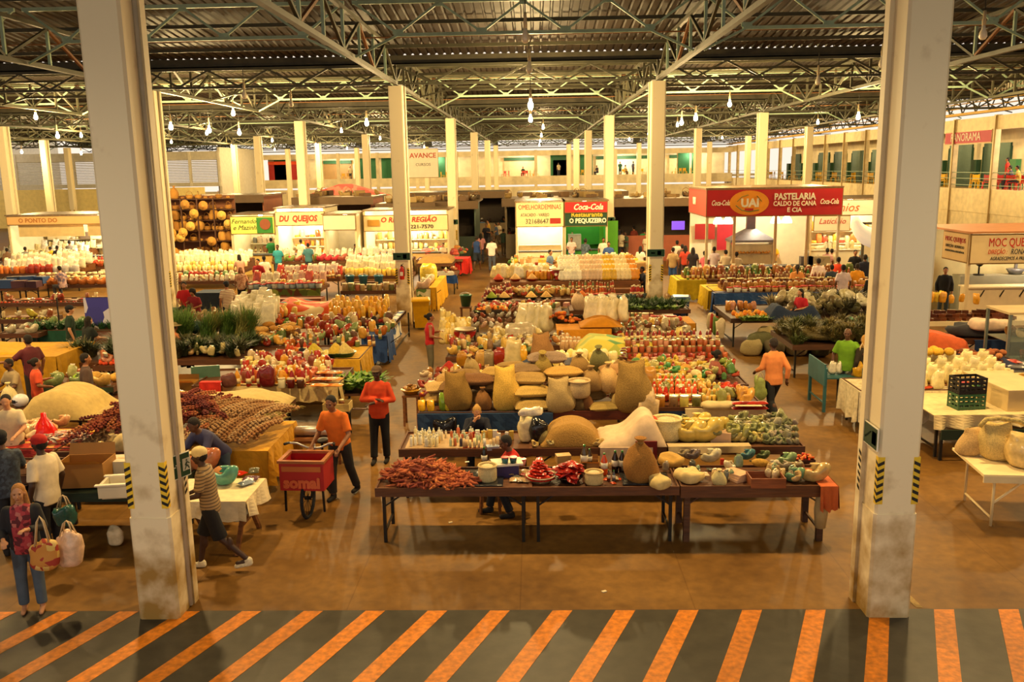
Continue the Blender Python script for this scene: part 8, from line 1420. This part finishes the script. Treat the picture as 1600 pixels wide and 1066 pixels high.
# ---------------------------------------------------------------- people in the middle distance
M=[ # px, py(head top), height, pose, turn, label, shirt, trousers, extras
 (302,655,1.72,'bend',150,'person in a blue-violet shirt bending behind the big left column','3c3c5c',JEANS,dict(hair='short')),
 (42,524,1.80,'point',60,'man in a maroon striped football shirt at far left',pattern_mat('maroon_stripes',['6a1420','7a1824','4a1018','2a2028'],20,'vstripe'),'2a2420',dict(skin='m')),
 (55,560,1.58,'hold',-50,'woman in a coral T-shirt at far left','d8502c','20222c',dict(hair='bun',skin='m')),
 (133,553,1.72,'stand',-60,'man in a brown-grey T-shirt just left of the big column','544038','1c1a1e',dict(skin='m')),
 (12,562,1.62,'reach',150,'person in a pale beige top at the left edge','a8946c','6a5a48',dict(hair='short')),
 (8,618,1.70,'reach',200,'man in a white shirt leaning over the red cloth at the left edge','dcc8a0','4a4238',dict(skin='l')),
 (272,505,1.62,'sit',-30,'seated person in an orange and pink top with a sun hat','c87a4a','8a5a4a',dict(cap='8a7a50',capk='hat',skin='m',z=.2)),
 (108,478,1.78,'stand',-60,'bearded man in a dark green polo shirt and black cap at far left','1c3424','4a4a40',dict(cap='18181c',skin='l')),
 (138,495,1.66,'reach',-30,'person in a dark green top with orange straps beside the big left column','1c2420','35506a',dict(hair='long')),
 (585,495,1.60,'sit',-90,'person in a white T-shirt seated at the blue cloth by the left aisle','e0d2b4','2a2a30',dict(skin='d')),
 (287,441,1.74,'sit',190,'man in a red and white football shirt seated near the big left column','b0141c','3a1c20',dict(z=.5)),
 (300,452,1.66,'sit',170,'person in a dark red jersey seated beside the red-shirted man','7a1420','3a1c20',dict(z=.35,hair='curly')),
 (353,440,1.72,'stand',40,'man in a white and maroon striped T-shirt and dark cap',pattern_mat('white_maroon_stripes',['d8c8a8','dccdb0','d4c4a4','7a2430'],6,'stripe'),'1c2030',dict(cap='20242c')),
 (375,418,1.66,'stand',185,'woman in a flowered pink and cream blouse among the left stalls',pattern_mat('pink_flowers',['c89a78','d8b090','b87a60','c8a484'],22),'1a1a1e',dict(hair='long',hc='8a5a2c')),
 (402,405,1.76,'stand',170,'man in a dark red T-shirt among the left stalls','9a1420','20222c',{}),
 (412,400,1.72,'stand',20,'person in a white top with a black bag strap among the left stalls','ece0c8','2a2a30',{}),
 (373,398,1.64,'reach',40,'woman in a pale pink top before the white rows','d8a890','4a4a50',dict(hair='long')),
 (433,383,1.74,'stand',180,'man in a bright turquoise T-shirt among the left stalls','2a8a98','2c4a58',{}),
 (481,380,1.78,'stand',0,'man in a grey-blue T-shirt seen from behind by the yellow bin','3f7480','2a3038',{}),
 (423,372,1.76,'stand',20,'man in a green and yellow football shirt','2a7a38','2a2a30',{}),(441,374,1.7,'stand',10,'person in a dark navy top behind the turquoise one','14182c','20202a',{}),(470,374,1.72,'stand',-20,'man in a white shirt near the third-row left column','e8dcc4','5a5040',{}),
 (283,380,1.72,'bend',40,'man in a yellow shirt and white cap before the straw goods','d8a01c','3a3a40',dict(cap='e8e0d0')),(303,372,1.74,'stand',30,'man in a dark brown shirt before the straw goods','3a3428','3a3a40',{}),(319,366,1.76,'stand',10,'man in a pale blue shirt and straw-coloured cap','8ab8b8','5a6a58',dict(cap='d8c88a')),(333,372,1.7,'stand',-20,'person in a dark purple top with a white cap','2c2430','2a2a30',dict(cap='d8d0c8')),(355,366,1.72,'stand',5,'man in a dark blue football shirt with number 10','1c1f48','2a2a30',{}),(396,370,1.66,'stand',180,'person in a yellow top behind the counter of the Fernando stall','d8a81c','3a3a30',{}),
 (499,362,1.72,'reach',180,'shop worker in white at the DU QUEIJOS counter','f0e8d4','e8e0d0',{}),(512,360,1.72,'reach',170,'second shop worker in white at the DU QUEIJOS counter','f0e8d4','e8e0d0',dict(cap='e8e0d0')),(524,366,1.72,'lean' if 0 else 'reach',60,'person in a black top leaning at the cheese counter','14141c','20202a',{}),(532,356,1.76,'stand',50,'man in a dark shirt queueing left of the white-shirted man','1c1c24','3a3a40',{}),(545,350,1.76,'stand',20,'man in a pale grey shirt queueing before the cheese shops','b0b4a8','5a5a50',{}),(556,354,1.78,'stand',0,'man in a lilac shirt with shoulder bag before the cheese shops','6a6a98','4a4a50',{}),(569,346,1.76,'stand',0,'person in a bright yellow shirt and dark trousers','d8a01c','16161c',{}),(555,382,1.6,'bend',150,'woman in a mauve top bending over the pink bags','8a6058','3a3a40',dict(hair='long')),(600,365,1.72,'stand',10,'person in a grey top at the left cheese shop window','5a6058','3a3a40',{}),(611,358,1.78,'stand',-10,'man in a black T-shirt left of the second-row column','121218','16161c',{}),
 (655,361,1.72,'stand',0,'man in a dark red striped polo shirt behind the second-row left column',pattern_mat('dark_red_stripes',['6a1c24','5a1820','7a2430','a8706a'],6,'stripe'),'2c3040',{}),(683,359,1.68,'stand',20,'woman in a pale pink top at the REGIÃO shop counter','e0a898','5a4a48',dict(hair='long')),(702,361,1.68,'stand',40,'person in an orange top near the third-row left column','d89040','5a4a48',{}),(692,380,1.5,'hold',160,'person with dark hair low behind the round bundles','b8a890','5a4a48',{}),
 (745,369,1.80,'walk',-8,'man in a blue sleeveless shirt walking away down the left aisle','24407a','202a38',dict(legs='shorts',sl='tank',skin='d')),(768,371,1.80,'stand',-5,'man in a white T-shirt walking away down the left aisle','ecdcd0','4a5060',{}),(751,365,1.7,'stand',0,'woman in a pink top between the two walking men','c88a90','3a3a48',dict(hair='long')),(753,341,1.75,'stand',5,'man in a blue and white top farther down the left aisle','4a6a90','2a3040',dict(cap='e8e0d0')),(763,338,1.75,'stand',0,'person in a beige top farther down the left aisle','b89a78','1c1c28',{}),(774,333,1.75,'stand',0,'person in dark clothes with a white cap deep in the aisle','28262c','2a2a34',dict(cap='e8e8e0')),(786,338,1.75,'stand',0,'person in teal jeans deep in the aisle','2a4a58','2a4a5c',dict(hair='long')),
 (810,356,1.7,'hold',185,'shop worker in yellow inside the lit MINAS booth','e8b81c','3a3a30',dict(cap='e8b81c')),(826,362,1.72,'reach',180 if 0 else 10,'person in a teal shirt before the MINAS booth','3a8a88','4a4a40',{}),(878,362,1.66,'reach',180,'woman in a dark pink top at the MINAS booth','7a3a40','3a3a40',{}),(860,391,1.68,'hold',-120,'boy in a pale blue shirt behind the flour display','6a84a8','3a3a40',{}),(872,421,1.62,'sit',180,'person in a bright red top seated within the flour display','c81c14','3a2020',dict(z=.3)),(952-18,455-45,1.64,'stand',10,'person in a pink sleeveless top seen from behind among the centre stalls','d8a090','5a5048',dict(sl='tank',skin='d')),
 (894,362,1.7,'stand',170,'person in a white top with striped skirt before the green restaurant','e8d8d0','5a6090',{}),(893,371,1.66,'reach',175,'woman in a white and red top before the green restaurant','ddc0b8','5a6090',{}),(915,373,1.76,'reach',-30,'man in a blue-grey checked shirt before the long sack bolsters',pattern_mat('grey_check',['4a5a68','3c4a58','5a6a78','44525f'],14),'2c3a48',dict(hair='long' if 0 else 'short')),(951,378,1.76,'stand',180,'man in a blue shirt with white braces','34508a','4a4a50',{}),(949,391,1.5,'bend',10,'person in a bright red-orange shirt below the man with braces','d83818','3a3a40',{}),(943,372,1.7,'stand',180,'person in white behind the cardboard boxes','ece4d0','4a4a50',{}),(1005,358,1.74,'stand',20,'man in a green shirt just left of the second-row right column','2a8a48','1c2c28',{}),(1001,385,1.62,'hold',-30,'woman in a white blouse and dark skirt near the right column','ece0cc','1c2030',dict(hair='long',legs='skirt')),(1003,417,1.66,'reach',100,'person in a navy T-shirt at the right end of the flour display','1c2238','14141c',{}),
 (973,348,1.72,'stand',0,'person in a dark top in the crowd right of the lime board','2c2c34','2a2a34',{}),(981,347,1.72,'stand',0,'person in a brown top in the crowd right of the lime board','4a3a30','2a2a34',{}),(990,348,1.74,'stand',0,'person in a teal top in the crowd right of the lime board','1c5058','1c3c40',{}),(964,344,1.7,'stand',10,'person in a grey top at the lime board','7a8078','2a2a34',{}),
 (1052,387,1.70,'stand',-20,'person in a beige T-shirt and blue shorts in the right aisle','b89a68','2a4a80',dict(legs='shorts')),(1058,376,1.72,'stand',0,'man in a white top behind the beige-shirted person','e0d8c8','3a3a40',{}),(1071,384,1.68,'stand',-10,'woman in a coral red top queueing at the snack shop','c8442c','4a3a38',dict(hair='long')),(1066,382,1.7,'stand',0,'man in brown clothes at the left of the snack queue','6a4a38','3a3230',{}),(1083,387,1.66,'stand',-10,'woman in a dark striped top with long black hair in the snack queue','2a2428','5a5048',dict(hair='long')),(1102,393,1.64,'sit',0,'woman in a pink top seated at the snack counter','d86a78','4a3a48',dict(hair='curly',z=.3)),(1116,386,1.76,'stand',0,'man in a large white shirt at the snack counter','e8d8dc','5a4a48',{}),(1134,391,1.72,'sit',10,'person in a cream top with a bag strap at the snack counter','dcc8a4','4a3a38',dict(z=.35)),(1151,394,1.68,'sit',0,'person in a beige top at the snack counter','dcc8a4','4a3a38',dict(z=.35)),(1156,388,1.66,'stand',5,'woman with very long black hair at the snack counter','18141a','2a2028',dict(hair='long')),(1179,386,1.72,'stand',-15,'man in a grey-blue printed shirt at the snack counter','6a7080','3a3a40',{}),(1209,380,1.7,'reach',180,'cook in yellow with a white cap in the snack shop','e8b01c','3a3a30',dict(cap='e8e0d0')),(1166,384,1.66,'reach',180,'cook in yellow behind the glass case','e0a01c','3a3a30',dict(cap='e0a01c')),
 (1246,414,1.64,'stand',-10,'woman in a peach top with a ponytail at the honey stall','e89a50','5a4a38',dict(hair='ponytail')),(1279,404,1.78,'stand',5,'man in a white long-sleeved shirt at the honey stall','ecd8d0','6a5a50',dict(sl='long')),(1300,414,1.6,'stand',0,'boy in a dark blue-grey T-shirt at the honey stall','303c4a','2a2a34',{}),(1311,402,1.72,'stand',-40,'person in a coral red T-shirt in the right crowd','d8401c','3a2a28',{}),(1318,414,1.76,'stand',0,'man in a lilac-white T-shirt seen from behind','d8c4c8','3a4a68',{}),(1340,412,1.68,'stand',-10,'person in a golden yellow top in the right crowd','e0981c','2a3a58',{}),(1363,425,1.64,'stand',0,'woman in black with long black hair near the right column','0e0c10','101014',dict(hair='long',sl='long')),(1337,391,1.72,'stand',170,'man in a black T-shirt in the right crowd','14161c','20202a',{}),(1352,398,1.76,'stand',0,'large person in a navy top in the right crowd','1a1e34','20202a',{}),(1352,381,1.68,'stand',0,'person in a pale blue top with curly hair, right crowd','88a8b8','4a4a50',dict(hair='curly')),(1358,374,1.7,'stand',170,'woman in an orange striped top, right crowd','c8805a','6a4a38',{}),(1293,388,1.68,'stand',0,'person in a pink top with a bun before the lit cheese shop','dca8a8','5a4a50',dict(hair='bun')),(1300,389,1.62,'stand',-10,'person in beige before the lit cheese shop','d8c8a0','5a4a50',{}),(1281,366,1.7,'stand',20,'woman with long dark hair in white and black','d8d0c8','14141a',dict(hair='long')),(1374,388,1.7,'stand',0,'person in dark green at the edge of the right column','4a4a38','5a4a38',{}),
 (1251,452,1.60,'sit',120,'woman in a red top with long dark hair seated among the herbs','c81a2c','3a2a28',dict(hair='long',z=.45)),(1478,418,1.70,'stand',160,'person in a black cardigan and grey dress before the cheese booth','16181e','3a4a58',dict(sl='long')),(1474,398,1.68,'reach',120,'worker in yellow inside the cheese booth','e0b01c','3a3a30',{}),
 (64,414-22,1.66,'stand',170,'woman with long dark hair among the far left stalls','a87a58','3a3a40',dict(hair='long')),(92,416,1.66,'sit',60,'person in a patterned top among the far left stalls',pattern_mat('blue_pink_print',['8a6a70','a88a88','5a5068','b89a90'],14),'3a3a40',dict(z=.5)),(10,388,1.6,'stand',40,'person in a brown top at the far left edge','7a5a40','3a3a40',{}),(39,386,1.64,'stand',0,'person in a grey checked shirt before the far left shop','9a9a90','3a3a40',{}),(52,374,1.74,'stand',20,'man in a pale grey shirt before the far left shop','c8b8a0','5a5a50',{}),(78,386,1.70,'bend',60,'person in a yellow shirt bending before the far left shop','e0a81c','3a3a30',{}),(89,384,1.6,'sit',0,'person in dark clothes before the far left shop','2a2430','2a2a30',dict(z=.4)),(100,370,1.74,'stand',30,'man in a beige shirt behind the yellow-shirted one','d0b898','5a5a50',{}),(108,376,1.74,'stand',0,'man in a grey shirt just left of the big column','8a8478','3a3a40',{}),(138,366,1.74,'stand',60,'man in a black shirt just left of the big column','16161c','2a2a30',{})]
for px,py,h,pose,rz,lab,sh,pa,ex in M:
 py_=py;p=at(px,py,h);q='mid' if p[1] < 33 else 'far'
 ex=dict(ex);ex.setdefault('skin',RND.choice('mdml'));ph(px,py_,h,pose,rz,lab,sh,pa,q=q,**ex)
# crowd deep in the aisles
for i in range(34):
 x=RND.uniform(-3.4,-1.2) if i % 2 else RND.uniform(4.8,6.6);y=RND.uniform(50,78) if i % 2 else RND.uniform(46,70)
 person(x,y,RND.uniform(1.6,1.8),RND.choice(['stand','walk','hold']),RND.uniform(-40,220),'person in the distant crowd of the %s aisle' % ('left' if i % 2 else 'right'),RND.choice(['8a3a2c','4a5a78','d8c8a8','c89a3c','3a4a3c','7a5a48','2c2c38','b86a48']),RND.choice(['2a2a34','4a4a58','5a4a38']),q='far',skin=RND.choice('mdml'),group='distant crowd in the %s aisle' % ('left' if i % 2 else 'right'))
GL=[('red','b8281c',25.4,48.2),('dark grey','3a3a48',25.2,47.3),('yellow-brown','b89040',25.2,46.6),('yellow','d8a81c',25.6,45.4)]
for n,c,x,y in GL:person(x,y,1.7,'stand' if n in ('red','yellow') else 'sit',60,'person in a %s top on the right upper gallery' % n,c,'2a2a34',q='far',z=3.66)
for i,px in enumerate((545,815,870,930,965,972,985,1010,1020)):person(X_(px),109.4,1.7,['stand','sit'][i % 2],RND.uniform(0,360),'tiny person on the back upper gallery',RND.choice(['8a3a2c','3a3a48','c8b890','2a5a48']),'2a2a34',q='far',z=4.16,group='people on the back gallery')
# hanging flag and small litter
thing('football_flag',MB().box(-.42,.42,0,.02,-.85,0),pattern_mat('blue_emblem_cloth',['3c3c98','34348a','c8c8d8','3a3a92'],2.5),'white and blue towel with a star emblem hanging left of the big column','towel',(*at(152,465,1.75)[:2],1.75));tag(ob('towel_line',MB().tube([(-1.2,0,0),(1.2,0,0)],.008,4).bar((-1.2,0,0),(-1.2,0,-1.75),.03).bar((1.2,0,0),(1.2,0,-1.75),.03).mesh('towel_line',ironm),None,(*at(152,465,1.75)[:2],1.755)),'line and poles holding the blue towel','line')
for px,py,l in ((704,817,'small pale scrap on the floor under the front table'),(944,925,'small pale scrap on the floor before the front tables')):thing('paper_scrap',MB().box(-.03,.03,-.02,.02,.001,.012),mat('d8c8a0','paint'),l,'scrap',at(px,py,0),.5)
p=at(178,858,0);thing('small_bag',supere(.2,.16,.26,.6,.7,12,9,.06,8,77),mat('c8b898','film'),'small white bag hanging by the table legs left of the big column','bag',(p[0],11.6,.02),smooth=True)
# ---------------------------------------------------------------- hanging bulbs
glass_on=mat('fff0c0','glossy',emit=30.0);glass_off=mat('e8dcc0','glossy')
def bulb_meshes(on):
 b=MB().lathe([(0,-.30),(.05,-.29),(.085,-.23),(.08,-.15),(.045,-.08),(.035,0),(0,0)],12)
 return b.mesh('bulb',glass_on if on else glass_off,True),MB().lathe([(0,0),(.04,0),(.045,.1),(.03,.16),(.03,.3),(0,.3)],10).mesh('socket',mat('c9b48a','paint'),True)
BM={True:bulb_meshes(True),False:bulb_meshes(False)}
def bulb(x,y,z,on,label,grp=None,drop=.35,light=True):
 t=empty('hanging_bulb',label,'lamp',(x,y,z),0,grp)
 ob('bulb',BM[on][0],t);ob('socket',BM[on][1],t)
 part('cord',MB().tube([(0,0,.3),(0,0,.3+drop)],.012,5),blk,t)
 if on and light:
  l=bpy.data.lights.new('bulb_light','POINT');l.energy=LAMP_W;l.color=LAMP_C;l.shadow_soft_size=.12
  lo=bpy.data.objects.new('bulb_light',l);C.objects.link(lo);lo.parent=t;lo.location=(0,0,-.42)
for px,py,z,on,lab in ((821,60,8.05,False,'unlit bulb hanging from the conduit, nearest of the centre row'),(1536,55,8.05,False,'unlit bulb hanging by the big right column'),(827,108,7.9,False,'unlit bulb, second of the centre row'),(1378,100,7.9,False,'unlit bulb left of the big right column'),(1278,128,7.9,False,'small unlit bulb above the red snack shop'),(382,150,7.8,False,'unlit bulb hanging right of the big left column'),(455,163,7.8,False,'small unlit bulb near the left third-row column'),
 (829,165,7.25,True,'glowing bulb, upper of the two over the centre stalls'),(829,187,7.25,True,'glowing bulb, lower of the two over the centre stalls'),(573,193,7.3,True,'glowing bulb between the left columns'),(267,199,7.2,True,'glowing bulb, first right of the big left column'),(327,204,7.2,True,'glowing bulb, middle of the three on the left'),(374,208,7.2,True,'glowing bulb, last of the three on the left'),(90,213,7.2,True,'glowing bulb before the louvred wall at far left'),(1087,185,7.3,True,'glowing bulb right of the second-row right column'),(1065,192,7.3,True,'smaller glowing bulb right of the second-row right column'),(1341,183,7.2,True,'glowing bulb near the right clerestory'),(34,238,7.2,True,'glowing bulb far at the left edge'),(127,240,7.2,True,'glowing bulb far behind the big left column')):
 p=at(px,py,z-.2);bulb(p[0],p[1],z,on,lab)
for x in (-29,-21,-12.5,.1,8.4,17):
 for y in (38,56,70,84,98):
  bulb(x+(.7 if y > 50 else 0),y,7.9,True,'glowing bulb among the roof trusses','lit bulbs among the trusses',light=True)
def fill_bay(x,y,w=1,c=(1,.66,.27)):  # lamps added out of view to brighten the front stalls and columns
 t=empty('fill_lamp','added unseen metal lamp brightening the front of the hall','lamp',(x,y,8.45),0,'added fill lamps over the front')
 part('reflector',MB().lathe([(.04,.3),(.06,.28),(.30,0),(.29,0),(.05,.26)],18),mat('8a8a84','metal'),t,True);part('stem',MB().bar((0,0,.28),(0,0,.9),.03),blk,t)
 l=bpy.data.lights.new('fill_light','SPOT');l.energy=FILL_W*w;l.color=c;l.shadow_soft_size=.2;l.spot_size=2.6;l.spot_blend=.6
 lo=bpy.data.objects.new('fill_light',l);C.objects.link(lo);lo.parent=t;lo.location=(0,0,.05)
for x in (-13,-6.5,.1,6.7,12.5):
 fill_bay(x,14.5)
for x in (-5.5,5.5):fill_bay(x,4.2,.3,(1,.84,.66))
for x,y in ((14.5,21.5),(-15.5,20),(-21.5,27),(19,27)):fill_bay(x,y)
for y in (14.5,16.6,24.5,35.5,46,56):
 tag(ob('conduit',MB().tube([(-40,y,8.72),(26,y,8.72)],.02,6).mesh('conduit',rust)),'thin rusty conduit carrying the bulbs across the hall','conduit','bulb conduits','structure')
flush_goods()
print('GOODS',len(PUTS),'PEOPLE',NP[0])
